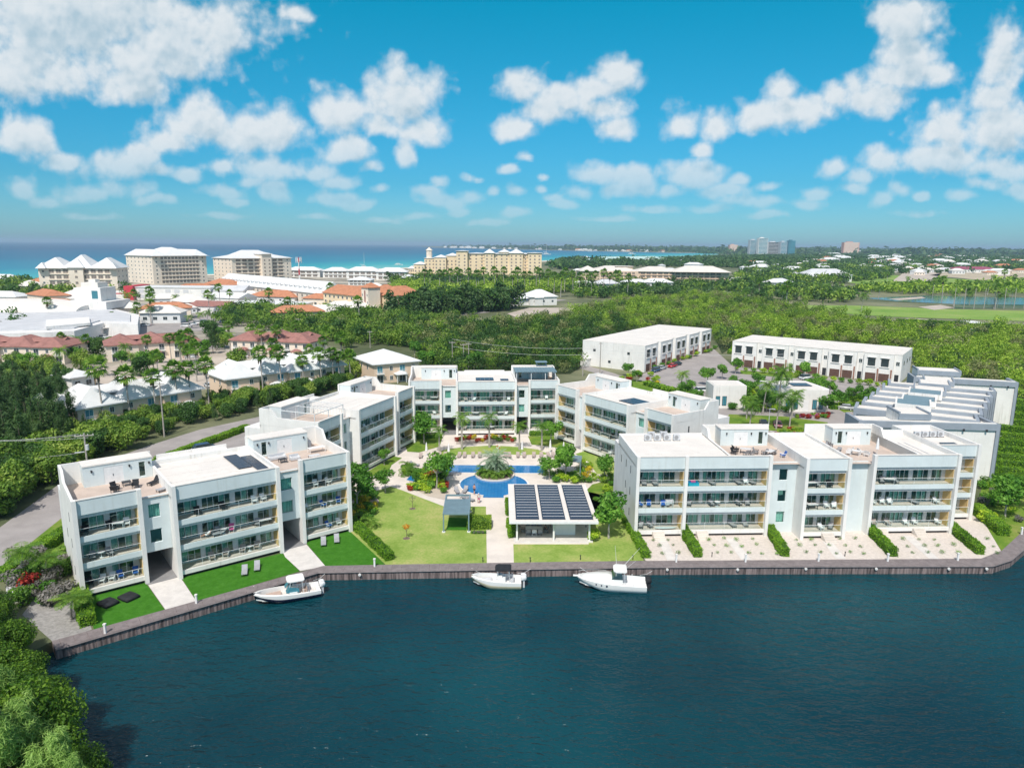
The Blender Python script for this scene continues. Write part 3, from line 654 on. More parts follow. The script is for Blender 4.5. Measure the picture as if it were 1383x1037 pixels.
blkBR = horseshoe('white apartment block facing the pool from the right, behind the pavilion', (9.3, 144.9), math.atan2(118.1-144.9, 27.9-9.3), 12, 32.6)
solar(blkBR, 17.0, 21.8, 1.5, 5.5, 11.15, 5, 3)
# metal roof over the far block's right terrace, open frame over the left one's
lc = thing('roof_canopy', 'blue-grey metal canopy over the right roof terrace of the far block', 'canopy', blkBK.location, blkBK.rotation_euler.z)
mb = MB()
for xx in (23.2, 26.4, 29.5, 31.7):
    for yy_ in (3.2, 8.2): mb.box(xx-.06, xx+.06, yy_-.06, yy_+.06, RZ+.03, 12.9)
mb.build('post', m_frame, lc)
mb = MB(); mb.box(22.9, 32.0, 2.9, 8.5, 12.9, 13.02)
for j in range(14): mb.box(22.9+j*.66, 22.98+j*.66, 2.9, 8.5, 13.021, 13.07)
mb.build('roof', m_pgrey, lc); mb = MB(); mb.box(28.0, 30.6, 8.8, 11.0, 14.0, 14.12); mb.box(28.2, 28.3, 9.0, 9.1, 13.1, 14.0); mb.box(30.3, 30.4, 9.0, 9.1, 13.1, 14.0); mb.box(28.2, 28.3, 10.7, 10.8, 13.1, 14.0); mb.box(30.3, 30.4, 10.7, 10.8, 13.1, 14.0); mb.build('upper_canopy', m_pgrey, lc)
pf = thing('roof_pergola', 'thin white open pergola frame on the near roof terrace of the left rear block', 'pergola', blkBL.location, blkBL.rotation_euler.z)
mb = MB()
for xx in (1.2, 5.0, 9.3):
    for yy_ in (1.2, 7.8): mb.box(xx-.05, xx+.05, yy_-.05, yy_+.05, RZ+.03, 12.7)
    mb.box(xx-.05, xx+.05, 1.25, 7.75, 12.72, 12.82)
for yy_ in (1.2, 7.8): mb.box(1.2, 9.3, yy_-.05, yy_+.05, 12.6, 12.715)
for j in range(10): mb.box(1.3, 9.2, 1.6+j*.65, 1.64+j*.65, 12.83, 12.86)
mb.build('frame', m_frame, pf)

# right waterfront block: its own layout
def right_block():
    rr = random.Random(21); D = 12.3
    r = thing('apartment_block', 'long white apartment block at the right along the seawall, with gravel gardens', 'building', (17.2, 93.7, 0), R(3.2), 'white three-storey apartment blocks round the pool court')
    wing(r, 0, 7.2, 0, D, rr, yel=(0, 1)); wing(r, 6.75, 19.0, -.001, D, rr, yel=(0, 1), fins=(0, 1))
    recess(r, 19.0, 23.1, 1.0, D, False, rr, wins=((.40, .70),)); wing(r, 23.1, 29.5, -1.4, D, rr)
    recess(r, 29.5, 33.4, 1.0, D, False, rr, wins=((.06, .34),)); wing(r, 33.4, 46.0, -.1, D, rr); wing(r, 45.55, 52.4, 4.8, 16.5, rr, fins=(0, 1))
    flatroof(r, 0, 13.2, 0, D, 11.55); flatroof(r, 23.1, 29.5, -1.4, D, 11.3); flatroof(r, 39.9, 46.0, -.1, D+1.2, 11.0); flatroof(r, 45.9, 52.4, 4.8, 16.5, 11.0)
    terrace(r, 12.9, 23.4, 0, D+.01, 15.0, 22.3, rr, True, walls=(1, 0)); terrace(r, 29.2, 40.2, 0, D+.01, 32.4, 38.4, rr, False, walls=(0, 1))
    rw = MB(); rw.box(13.3, 23.0, .95, 1.0, RZ-.02, RZ+.0); 
    solar(r, 48.2, 50.6, 6.3, 8.0, 11.0, 3, 1)
    mb = MB(); mb.box(.2, 52.2, D+.02, D+3.5, 0, 9.8); mb.build('rear_gallery', m_endw, r)
    for ya, za in ((3.2, 5.1), (6.2, 8.3), (3.2, 8.3), (6.2, 5.1), (9.5, 8.0), (3.2, 2.0)):
        q_ = MB(); q_.box(-.02, .001, ya, ya+.28, za, za+1.1); q_.build('slit_window', m_dark, r)
    # narrow skylight slots on the roof of the third wing
    for xx in (42.0, 43.0):
        q_ = MB(); q_.box(xx, xx+.18, 2.2, 8.5, 11.01, 11.09); q_.build('roof_slot', m_soff, r)
    return r
blkR = right_block()
# garden stairs of the right block
for xx in (3.4, 9.6, 27.0, 35.5, 41.0):
    mb = MB()
    for j in range(4): mb.box(xx-.8, xx+.8, -1.55+j*.34-(1.4 if 23 < xx < 30 else 0), -.12-(1.4 if 23 < xx < 30 else 0), .22*j+.02, .22*(j+1))
    mb.build('garden_step', m_conc, blkR)
# ------------------------------------------------------------------ vegetation
def leaves(rng, C, rad, n, size, asp=.55, up=.35, shell=.5, droop=0.):
    """n leaf quads spread in ellipsoids C (k,3), rad (k,3); returns V, F"""
    C = np.asarray(C, float); rad = np.asarray(rad, float)
    w = rad.prod(1)**(2/3); idx = rng.choice(len(C), n, p=w/w.sum())
    d = rng.normal(size=(n, 3)); d /= np.linalg.norm(d, axis=1)[:, None]
    r = (shell+(1-shell)*rng.random(n)**.7)[:, None]
    P = C[idx]+d*rad[idx]*r
    nr = d+rng.normal(size=(n, 3))*.55; nr[:, 2] += up; nr /= np.linalg.norm(nr, axis=1)[:, None]
    a = rng.normal(size=(n, 3)); a[:, 2] -= droop; t = np.cross(nr, a); t /= np.linalg.norm(t, axis=1)[:, None]; bb = np.cross(nr, t)
    if droop: t, bb = bb, t
    s = (size*(.6+.8*rng.random(n)))[:, None]
    a1 = t*s; b1 = bb*s*asp
    V = np.stack([P-a1, P-b1*.9, P+a1, P+b1*.9], 1).reshape(-1, 3)
    return V, np.arange(4*n).reshape(n, 4)
def crownspec(rng, kind, h, r):
    C = []; Q = []
    if kind == 'bush':         # broad crown of lumpy mounds down to the ground
        for i in range(9):
            a = rng.random()*6.283; d = r*.62*math.sqrt(rng.random()); z = h*(.42+.38*(1-(d/r)**2)*rng.random()+.1)
            q = r*(.30+.22*rng.random()); C.append((d*math.cos(a), d*math.sin(a), z)); Q.append((q, q, q*.8))
        C.append((0, 0, h*.40)); Q.append((r*.72, r*.72, h*.38))
    elif kind == 'round':
        for i in range(11):
            a = rng.random()*6.283; d = r*.75*math.sqrt(rng.random()); z = h*(.46+.42*(1-(d/r)**2*.7)*rng.random()+.06)
            q = r*(.26+.2*rng.random()); C.append((d*math.cos(a)*.85, d*math.sin(a)*.85, z)); Q.append((q, q, q*.8))
    elif kind == 'cas':        # casuarina: tall, ragged, many small feathery plumes
        for i in range(26):
            f = rng.random(); z = h*(.18+.82*f); d = r*(1-f*.8)*(.2+.8*rng.random()); a = rng.random()*6.283; q = r*(.14+.18*(1-f))
            C.append((d*math.cos(a), d*math.sin(a), z)); Q.append((q, q, q*1.9))
    return C, Q
def proto_tree(name, label, cat, kind, h, r, n, size, mat, bark, seed, group, trunk_r=.16, asp=.55, shell=.5, droop=0.):
    rng = np.random.default_rng(seed); rr = random.Random(seed)
    t = thing(name, label, cat, group=group)
    C, Q = crownspec(rng, kind, h, r)
    V, F = leaves(rng, C, Q, n, size, asp, shell=shell, droop=droop)
    np_obj('crown', V, F, mat, t)
    mb = MB(); fk = h*(.28 if kind == 'bush' else .42 if kind == 'round' else .95)
    if kind == 'cas':
        mb.tube([(0, 0, 0), (.1, .05, h*.4), (-.05, .1, h*.92)], [trunk_r, trunk_r*.7, .03], 6)
    else:
        mb.tube([(0, 0, -.1), (.05, .03, fk*.6), (0, 0, fk)], [trunk_r*1.25, trunk_r*.9, trunk_r*.8], 7)
    for i, (c, q) in enumerate(zip(C, Q)):
        if i % (3 if kind == 'cas' else 2) and kind != 'round': continue
        z0 = min(fk, c[2]*.8); mb.tube([(0, 0, z0), (c[0]*.5, c[1]*.5, (z0+c[2])/2+.1), c], [trunk_r*.5, trunk_r*.32, .03], 5, cap=False)
    mb.build('trunk', bark, t)
    return t
def hide(o):
    """park a prototype out of use: it is moved to its first real spot by plant()"""
    o['unused'] = 1; return o
def plant(proto, x, y, s=1., rz=None, label=None, z=0., sz=None, group=None):
    rz = rnd.random()*6.283 if rz is None else rz; sc = (s, s, s*(sz or 1))
    if proto.get('unused'):
        del proto['unused']; proto.location = (x, y, z); proto.rotation_euler = (0, 0, rz); proto.scale = sc
        if label: proto['label'] = label
        if group: proto['group'] = group
        return proto
    return dup(proto, (x, y, z), rz, label=label, group=group, scale=sc)
def frond_palm(name, label, h, nf, fl, seed, mat, bark, group=None, lean=.6, tr=.16, droop=1., skirt=False, leafw=.55, fan=False, cshaft=False):
    rr = random.Random(seed); t = thing(name, label, 'palm', group=group)
    top = Vector((lean*rr.choice((-1, 1)), lean*.4, h))
    path = [Vector((0, 0, -.1)), Vector((top.x*.15, top.y*.15, h*.35)), Vector((top.x*.5, top.y*.5, h*.7)), top]
    mb = MB(); mb.tube(path, [tr*1.35, tr, tr*.85, tr*.75], 8); tk = mb.build('trunk', bark, t)
    if cshaft: mb = MB(); mb.tube([top, top+Vector((0, 0, h*.13))], [tr*.8, tr*.45], 8); mb.build('crownshaft', L_palm, t); top = top+Vector((0, 0, h*.12))
    V = []; F = []
    def q4(a, b_, c, d): n0 = len(V); V.extend([a, b_, c, d]); F.append((n0, n0+1, n0+2, n0+3))
    for i in range(nf):
        az = 6.283*i/nf+rr.random()*.5; el_ = R(75-100*((i*.618) % 1)) if not fan else R(80-125*((i*.618) % 1))
        L = fl*(.85+.3*rr.random()); d = Vector((math.cos(az), math.sin(az), 0)); pts = []; p_ = top.copy(); e = el_
        k_ = 7
        if fan:
            base = top+(d*math.cos(e)+Vector((0, 0, math.sin(e))))*L*.5; ax = (d*math.cos(e)+Vector((0, 0, math.sin(e)))); sd = d.cross(Vector((0, 0, 1))); upv = sd.cross(ax)
            for j in range(11):
                w = R(-85+17*j); dr = (ax*math.cos(w)+sd*math.sin(w)); tip = base+dr*L*.62-Vector((0, 0, .22*L*abs(math.sin(w))+.1*L)); m_ = base+dr*L*.33
                s_ = (sd*math.cos(w)-ax*math.sin(w))*.055*L; q4(base, m_-s_, tip, m_+s_)
            q4(top, top+(base-top)*.5+sd*.02, base, top+(base-top)*.5-sd*.02); continue
        for j in range(k_+1):
            pts.append(p_.copy()); p_ = p_+(d*math.cos(e)+Vector((0, 0, math.sin(e))))*(L/k_); e -= R(17)*droop
        sd = d.cross(Vector((0, 0, 1)))
        for j in range(k_):
            a, c = pts[j], pts[j+1]; tn = (c-a)
            q4(a-sd*.03, c-sd*.02, c+sd*.02, a+sd*.03)
            for m2 in (.1, .43, .76):
                o_ = a+tn*m2; f = (j+m2)/k_; ll = fl*leafw*math.sin(math.pi*min(1, .12+f*.86))*.62+.1
                for sg in (-1, 1):
                    dr = (sd*sg+tn.normalized()*.55+Vector((0, 0, -.45*droop+rr.uniform(-.15, .15)))).normalized()*ll; wv = tn*.20
                    q4(o_-wv*.2, o_+dr*.5-wv*.3, o_+dr, o_+dr*.5+wv)
    np_obj('fronds', np.array([tuple(v_) for v_ in V]), np.array(F), mat, t)
    if skirt:
        V.clear(); F.clear()
        for i in range(46):
            az = rr.random()*6.283; d = Vector((math.cos(az), math.sin(az), 0)); z0 = top.z-rr.random()*1.2; o_ = Vector((top.x, top.y, z0)); L = rr.uniform(.9, 2.0); sd = d.cross(Vector((0, 0, 1)))*.22
            q4(o_, o_+d*.45-Vector((0, 0, L*.4))-sd, o_+d*.5-Vector((0, 0, L)), o_+d*.45-Vector((0, 0, L*.4))+sd)
        np_obj('dead_skirt', np.array([tuple(v_) for v_ in V]), np.array(F), m_skirt, t)
    return t
GR_TH = 'trees of the thicket left of the blocks'; GR_CAS = 'tall feathery trees at the left'
P_bush = [hide(proto_tree('mangrove_tree', 'broad olive green tree in the thicket left of the road', 'tree', 'bush', 5.6, 3.4, 2600, .26, L_mang if i != 1 else L_dark, m_bark, 30+i, GR_TH)) for i in range(3)]
P_cas = [hide(proto_tree('casuarina_tree', 'tall feathery grey-green tree rising from the thicket at the left', 'tree', 'cas', 12, 3.6, 3600, .36, L_cas, m_bark, 40+i, GR_CAS, asp=.16, shell=.1, droop=.8)) for i in range(2)]
P_near = [hide(proto_tree('mangrove_tree', 'large leafy mangrove at the near left bank of the canal', 'tree', 'bush', 6.5, 4.0, 20000, .125, L_bank, m_bark, 50+i, 'mangroves at the near left bank', shell=.35)) for i in range(2)]
P_ncas = hide(proto_tree('casuarina_tree', 'pale feathery tree at the bottom left corner', 'tree', 'cas', 8.5, 3.6, 22000, .24, L_casp, m_bark, 57, 'feathery trees at the bottom left corner', asp=.12, shell=.1, droop=.9))
P_round = [hide(proto_tree('shade_tree', 'round-crowned tree', 'tree', 'round', 5.2, 2.5, 1500, .22, L_gard, m_bark2, 60+i, 'garden trees', trunk_r=.11)) for i in range(3)]
P_shrub = [hide(proto_tree('shrub', 'leafy shrub', 'shrub', 'bush', 1.5, 1.1, 420, .15, [L_gard, L_lime, L_red, L_pur, L_gry, L_yel, L_palm][i], m_bark, 70+i, 'garden shrubs', trunk_r=.04)) for i in range(7)]
P_coco = [hide(frond_palm('coconut_palm', 'coconut palm', 7.5, 17, 3.5, 80+i, L_palm, m_bark2, 'coconut palms')) for i in range(2)]
P_royal = hide(frond_palm('royal_palm', 'royal palm', 5.6, 13, 2.6, 85, L_palm, m_bark2, 'palms round the pool court', lean=.1, tr=.2, cshaft=True))
P_fan = [hide(frond_palm('fan_palm', 'tall fan palm with a brown skirt of dead leaves', 11, 21, 2.5, 90+i, L_palm, m_bark2, 'tall fan palms at the left', lean=.5, tr=.17, skirt=True, fan=True)) for i in range(2)]
P_date = hide(frond_palm('date_palm', 'silvery date palm in the middle of the pool island', 2.2, 34, 3.2, 95, L_silver, m_bark, 'date palm', lean=.05, tr=.3, leafw=.32, droop=.75))
P_areca = hide(frond_palm('areca_palm', 'low bushy palm', .7, 14, 1.9, 97, L_palm, m_bark, 'low bushy palms', lean=.05, tr=.12, leafw=.42, droop=1.1))
def hedge(pts, w, h, label, mat=L_hedge, dens=120, group='clipped hedges', size=.085, seed=1):
    """clipped hedge along a ground polyline: dark woody core with leaf shell"""
    rng = np.random.default_rng(seed); P = [Vector(p) for p in pts]
    t = thing('hedge', label, 'hedge', (P[0].x, P[0].y, 0), 0, group); Vs = []; k_ = 0; mb = MB()
    for i in range(len(P)-1):
        a, c = P[i]-P[0], P[i+1]-P[0]; L = (c-a).length; tt = (c-a)/L; nn = Vector((-tt.y, tt.x)); n_ = int(dens*(L*(w+2*h)))
        u_ = rng.random(n_)*L; per = rng.random(n_)*(w+2*h); bump_ = .07*np.sin(u_*2.1+i)+.05*rng.normal(size=n_)
        off = np.where(per < h, -w/2-bump_, np.where(per > h+w, w/2+bump_, per-h-w/2)); z = np.where(per < h, per, np.where(per > h+w, per-h-w, h+bump_))
        Pt = np.stack([a.x+tt.x*u_+nn.x*off, a.y+tt.y*u_+nn.y*off, np.maximum(z, .04)], 1)
        for e_ in (a, c):
            ne = int(dens*w*h); oe = rng.uniform(-w/2, w/2, ne); ze = rng.uniform(.05, h, ne); Pt = np.concatenate([Pt, np.stack([e_.x+nn.x*oe, e_.y+nn.y*oe, ze], 1)]); n_ += ne
        V, F = leaves(rng, np.zeros((1, 3)), np.full((1, 3), .03), n_, size, .7, up=.2); V = V.reshape(n_, 4, 3)+Pt[:, None, :]; Vs.append(V.reshape(-1, 3)); k_ += n_; a = a+tt*min(.12, L*.1); c = c-tt*min(.12, L*.1)
        q = [(a-nn*w*.44), (c-nn*w*.44), (c+nn*w*.44), (a+nn*w*.44)]; mb.prism([(p_.x, p_.y) for p_ in q], 0, h-.06)
    np_obj('foliage', np.concatenate(Vs), np.arange(4*k_).reshape(k_, 4), mat, t); mb.build('core', L_dark, t)
    return t
def lump_wood(name, pts_world, tops, label, mats, n_per, size, seed, spread=3.2, hgt=5., kind='bush', cat='wood', mi_fn=None, hv=.2):
    """one mass of trees nobody could count: leaf clumps on a jittered grid"""
    rng = np.random.default_rng(seed); Vs = []; mis = []; base = []
    for v_ in range(5):
        C, Q = crownspec(rng, kind, hgt, spread); V, F = leaves(rng, C, Q, n_per, size, .6 if kind != 'cas' else .3, shell=.62); base.append(V)
    for i, (x, y) in enumerate(pts_world):
        s = .62+.62*rng.random()**1.3; a = rng.random()*6.283; c_, s_ = math.cos(a), math.sin(a); V = base[i % 5]*(s, s, s*(1-hv/2+hv*1.6*rng.random()**2))
        Vs.append(np.stack([V[:, 0]*c_-V[:, 1]*s_+x, V[:, 0]*s_+V[:, 1]*c_+y, V[:, 2]], 1).astype(np.float32))
        m_ = mi_fn(x, y, rng) if mi_fn else int(rng.random()*len(mats)); mis.append(np.full(n_per, m_, np.int32))
    V = np.concatenate(Vs); n_ = len(V)//4
    o = np_obj(name, V, np.arange(4*n_).reshape(n_, 4), mats, None, np.concatenate(mis)); tag(o, label, cat, kind='stuff'); return o
def grid_in(polys, step, jit=.45, holes=(), seed=3):
    rr = random.Random(seed); out = []
    for P in polys:
        x0, x1 = min(p[0] for p in P), max(p[0] for p in P); y0, y1 = min(p[1] for p in P), max(p[1] for p in P); y = y0
        while y < y1:
            x = x0
            while x < x1:
                a, c = x+rr.uniform(-jit, jit)*step, y+rr.uniform(-jit, jit)*step
                if inpoly(a, c, P) and not any(inpoly(a, c, h) for h in holes): out.append((a, c))
                x += step
            y += step*.87
    return out
# --- the mangrove wood in the middle distance
WOOD_A = px((560,503),(600,506),(640,506),(770,505),(785,496),(792,478),(800,466),(850,449),(895,441),(962,449),(975,478),(1000,462),(1100,464),(1230,478),(1240,505),(1262,508),(1300,520),(1350,532),(1362,545),(1400,540),(1600,560),(1600,452),(1383,452),(1230,446),(1160,437),(1080,420),(1000,405),(960,402),(880,408),(840,410),(760,432),(690,440),(560,440),(470,430),(440,440),(470,460),(560,470),(575,490))
near = [p for p in grid_in([WOOD_A], 4.9, seed=5)]
def pick(x, y, rng):
    f = .5+.5*math.sin(x*.021+1.3)*math.sin(y*.017)+rng.normal()*.28+(.35 if x > 60 else -.2)
    q_ = rng.random()
    return (3 if q_ < .17 else 4 if q_ < .24 else 0 if f < .08 else 1 if f < .5 else 2)
lump_wood('mangrove_wood', near, None, 'dense bright green mangrove wood behind the townhouses and blocks', [L_dark, L_mang, L_mang2, L_olive, L_cas], 380, .29, 61, 3.5, 6.0, mi_fn=pick, hv=.35)
poly('wood_floor', WOOD_A, .2, M('leaf_litter', (.03, .05, .012), .95, .3, .1))
WOOD_B = px((520,398),(540,384),(620,388),(700,384),(790,382),(800,392),(760,396),(690,398),(690,412),(640,420),(520,426))
lump_wood('mangrove_wood', grid_in([WOOD_B], 7.5, seed=6), None, 'low bright green mangroves below the long beige hotel', [L_mang2, L_mang2, L_mang], 110, .75, 62, 5.2, 6.0)
poly('wood_floor', WOOD_B, .2, bpy.data.materials['leaf_litter'])
row = [Vector(at(540, 430)).lerp(Vector(at(692, 417)), f) for f in np.linspace(0, 1, 46)]
lump_wood('tree_belt', [(p.x+rnd.uniform(-6, 6), p.y+rnd.uniform(-14, 14)) for p in row for _ in range(3)], None, 'dark belt of tall trees along the highway', [L_dark, L_cas], 240, .85, 63, 4.6, 14.5)
# strips between and behind the far buildings, and the wooded plain towards the horizon
def band(name, P, step, hgt, spread, n_, size, seed, mats, label):
    return lump_wood(name, grid_in([P], step, seed=seed), None, label, mats, n_, size, seed, spread, hgt)
band('distant_wood', px((0,402),(60,404),(150,402),(190,408),(150,392),(0,384)), 8, 9, 5.5, 80, 1.0, 71, [L_dark, L_cas, L_mang], 'dark trees in front of the gabled hotel at the left edge')
band('distant_wood', px((290,440),(300,428),(340,421),(430,426),(520,428),(545,432),(590,436),(560,452),(470,452),(440,462),(350,446)), 5.6, 7, 4.2, 170, .5, 72, [L_dark, L_mang, L_mang], 'green trees behind the red-roofed houses')
band('distant_wood', px((520,380),(560,372),(620,378),(790,376),(990,386),(1000,394),(900,402),(780,404),(770,384),(640,384),(540,386)), 10, 6.5, 6.5, 90, 1.1, 73, [L_dark, L_mang, L_cas], 'green trees along the foot of the beige hotels')
band('distant_wood', px((745,356),(770,352),(880,352),(985,348),(1010,347),(1130,345),(1383,343),(1500,343),(1500,352),(1383,356),(1130,356),(1000,362),(850,360),(750,365)), 24, 9, 16, 60, 3.0, 74, [L_dark, L_cas], 'grey-green wooded plain behind the beige hotel')
band('distant_wood', [(1100,3900),(3600,3300),(5200,3600),(9000,8200),(2200,9000),(-900,9400),(-200,7900),(500,6200),(1150,4800)], 125, 10, 80, 40, 13, 75, [L_dark, L_cas], 'hazy wooded plain along the horizon')
band('distant_wood', px((990,388),(1000,372),(1060,362),(1130,362),(1210,364),(1200,376),(1130,384),(1060,388)), 11, 9, 7.5, 90, 1.4, 76, [L_dark, L_mang, L_cas], 'tree groups round the golf club')
band('distant_wood', px((985,392),(1010,384),(1100,386),(1150,398),(1160,410),(1060,408),(1000,402)), 12, 7, 6.5, 90, 1.2, 81, [L_mang, L_dark, L_cas], 'tree groups left of the golf pond')
band('distant_wood', px((1130,392),(1383,384),(1600,386),(1600,394),(1383,396),(1240,399)), 13, 7, 8, 70, 1.5, 77, [L_mang, L_mang2], 'green belt behind the golf pond')
band('distant_wood', px((1060,366),(1200,362),(1383,360),(1560,358),(1560,368),(1383,368),(1230,370)), 22, 7, 10, 60, 2.0, 79, [L_mang, L_dark, L_cas], 'scattered trees of the far suburb')
band('distant_wood', px((1040,352),(1383,350),(1560,350),(1560,356),(1383,360),(1040,360)), 36, 7, 18, 60, 3.6, 80, [L_dark, L_cas], 'tree cover of the far town')
band('distant_wood', px((0,440),(30,436),(60,452),(0,462)), 6, 7, 4, 120, .6, 78, [L_gry, L_dark], 'silvery trees at the left edge')
band('distant_wood', px((440,450),(600,456),(640,497),(590,503),(575,472),(440,463)), 5, 6, 3.4, 200, .4, 82, [L_dark, L_mang, L_mang], 'green trees behind the white corner house')
band('distant_wood', [(-95,70),(-150,150),(-225,205),(-330,260),(-440,480),(-560,520),(-640,420),(-380,120),(-200,40)], 9, 8, 5.5, 70, .9, 83, [L_dark, L_mang, L_cas], 'wooded land beyond the left edge of the view')
# --- the thicket at the left, tree by tree
TH1 = px((-60,715),(0,706),(40,676),(78,650),(150,615),(200,597),(270,575),(330,560),(400,545),(478,522),(470,510),(380,524),(305,541),(230,556),(150,566),(95,580),(70,560),(60,545),(0,548),(-80,560))
TH2_ = px((-120,560),(0,540),(60,535),(90,545),(100,520),(60,505),(0,500),(-120,505))
k0 = 0
for (x, y) in (lambda L_: (random.Random(4).shuffle(L_), L_)[1])(grid_in([TH1], 3.9, seed=8))[:236]:
    k0 += 1; plant(P_bush[k0 % 3] if k0 % 6 else P_cas[k0 % 2], x, y, rnd.uniform(.55, .86)*(1 if x < -72 or y > 190 else 1)*(1.35 if x < -75 and y < 140 else 1)*(1 if k0 % 6 else .5), label='broad green tree in the thicket between the road and the white-roofed houses', group=GR_TH)
k0 = 0
for (x, y) in grid_in([TH2_], 8.5, seed=9):
    k0 += 1
    if k0 < 60: plant(P_bush[k0 % 3], x, y, rnd.uniform(.75, 1.1), label='green tree behind the thicket at the left edge', group='trees behind the thicket')
for (p_, s) in (((85,575),1.0),((70,600),1.05),((50,612),1.0),((90,610),.8),((10,620),1.1),((35,575),1.1),((0,560),1.1),((25,550),1.0),((65,545),.95),((80,540),.85),((-5,605),1.1),((8,600),1.05),((40,590),1.15),((72,586),1.1),((20,570),1.0),((-15,585),1.1),((55,560),1.0),((95,592),.95),((-30,620),1.1),((30,625),.95),((60,612),.9),((-10,650),.95),((82,560),.9),((5,540),.9),((45,540),.85)):
    x, y = at(*p_); plant(rnd.choice(P_cas), x, y, s*rnd.uniform(.85, 1.05))
# near left bank
for i, (p_, s) in enumerate((((30,905),.95),((5,880),.95),((50,935),.8),((-10,930),1.0),((25,960),1.0),((60,990),.75),((-20,1000),1.1),((30,1020),1.0),((85,1060),.75),((110,1100),.85),((-40,870),1.),((20,848),.8),((60,1060),1.0),((-5,860),.8),((0,1080),1.2),((-30,960),1.05),((45,888),.6))):
    x, y = at(*p_); plant(P_near[i % 2], x-(1.7 if p_[1] < 950 else .3), y, s*(.82 if p_[1] < 950 else .95), sz=rnd.uniform(.85, 1.3))
for i, (p_, s) in enumerate((((22,1115),1.15),((80,1125),.9),((-30,1060),1.1),((48,1085),.95),((0,1030),1.0),((-20,1120),1.1),((22,1050),.95),((100,1150),.8))):
    x, y = at(*p_); plant(P_ncas, x, y, s)
# ------------------------------------------------------------------ other buildings
m_peach = M('peach_render', (.72, .55, .41), .85, .06, .1)
m_beige = M('sand_render', (.80, .64, .43), .85, .07, .05)
m_cr = M('cream_render', (.76, .66, .55), .85, .06, .05)
m_redt = M('red_shingle', (.30, .145, .125), .9, .15, .6)
m_terra = M('terracotta_tiles', (.46, .20, .11), .9, .15, .5)
m_rfw = M('white_metal_roof', (.68, .69, .69), .55, .05, .4, stretch=(1, 1, 1))
m_rfg = M('pale_grey_roof', (.55, .56, .58), .7, .08, .2)
m_win = M('dark_window', (.035, .05, .055), .2, .3, .3, spec=.6)
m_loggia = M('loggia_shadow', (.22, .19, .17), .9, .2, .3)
m_redp = M('red_paint', (.52, .05, .07), .6, .08, .3)
m_garage = M('brown_garage_door', (.12, .065, .05), .6, .15, 1)
m_brick = M('brown_brick', (.30, .16, .12), .9, .15, 2)
m_tglass = M('teal_curtain_glass', (.06, .22, .28), .2, .25, .02, spec=.7)
m_pinkr = M('salmon_render', (.62, .34, .26), .85, .08, .02)
_wcache = {}
def winm(w, h, fr=m_frame, pn=m_win, key=None):
    k_ = (round(w, 2), round(h, 2), fr.name, pn.name)
    if k_ not in _wcache:
        mb = MB(); mb.box(-w/2, w/2, -.08, .05, -h/2, h/2, 0); mb.box(-w/2+.1*min(1, w), -.04, -.1, -.081, -h/2+.1, h/2-.1, 1); mb.box(.04, w/2-.1*min(1, w), -.1, -.081, -h/2+.1, h/2-.1, 1)
        me = bpy.data.meshes.new('window'); me.from_pydata(mb.V, [], mb.F); me.materials.append(fr); me.materials.append(pn); me.polygons.foreach_set('material_index', mb.MI); _wcache[k_] = me
    return _wcache[k_]
def win(root, x, y, z, w, h, rz=0, fr=m_frame, pn=m_win, name='window'):
    o = bpy.data.objects.new(name, winm(w, h, fr, pn)); COL.objects.link(o); o.parent = root; o.location = (x, y, z); o.rotation_euler = (0, 0, rz); return o
def tx(pxx): return ray(pxx, 370)[0]/ray(pxx, 370)[1]
def fr2(xa, xb, Y, phi, xc=None):
    """front-left corner on bearing xa at distance Y; width reaches bearing xb; depth reaches bearing xc (left side seen)"""
    c, s = math.cos(R(phi)), math.sin(R(phi)); t0, t1 = tx(xa), tx(xb); L = (t1-t0)*Y/(c-t1*s)
    Wd = None
    if xc is not None: t2 = tx(xc); Wd = (t0-t2)*Y/(s+t2*c)
    return (t0*Y, Y), L, Wd
def gable(mb, x0, x1, y0, y1, z, h, mi=None, over=.4):
    mb.add([(x0-over, y0-over, z), (x1+over, y0-over, z), (x1+over, y1+over, z), (x0-over, y1+over, z), (x0-over, (y0+y1)/2, z+h), (x1+over, (y0+y1)/2, z+h)], [(0,1,5,4),(2,3,4,5),(3,0,4),(1,2,5),(3,2,1,0)], mi)
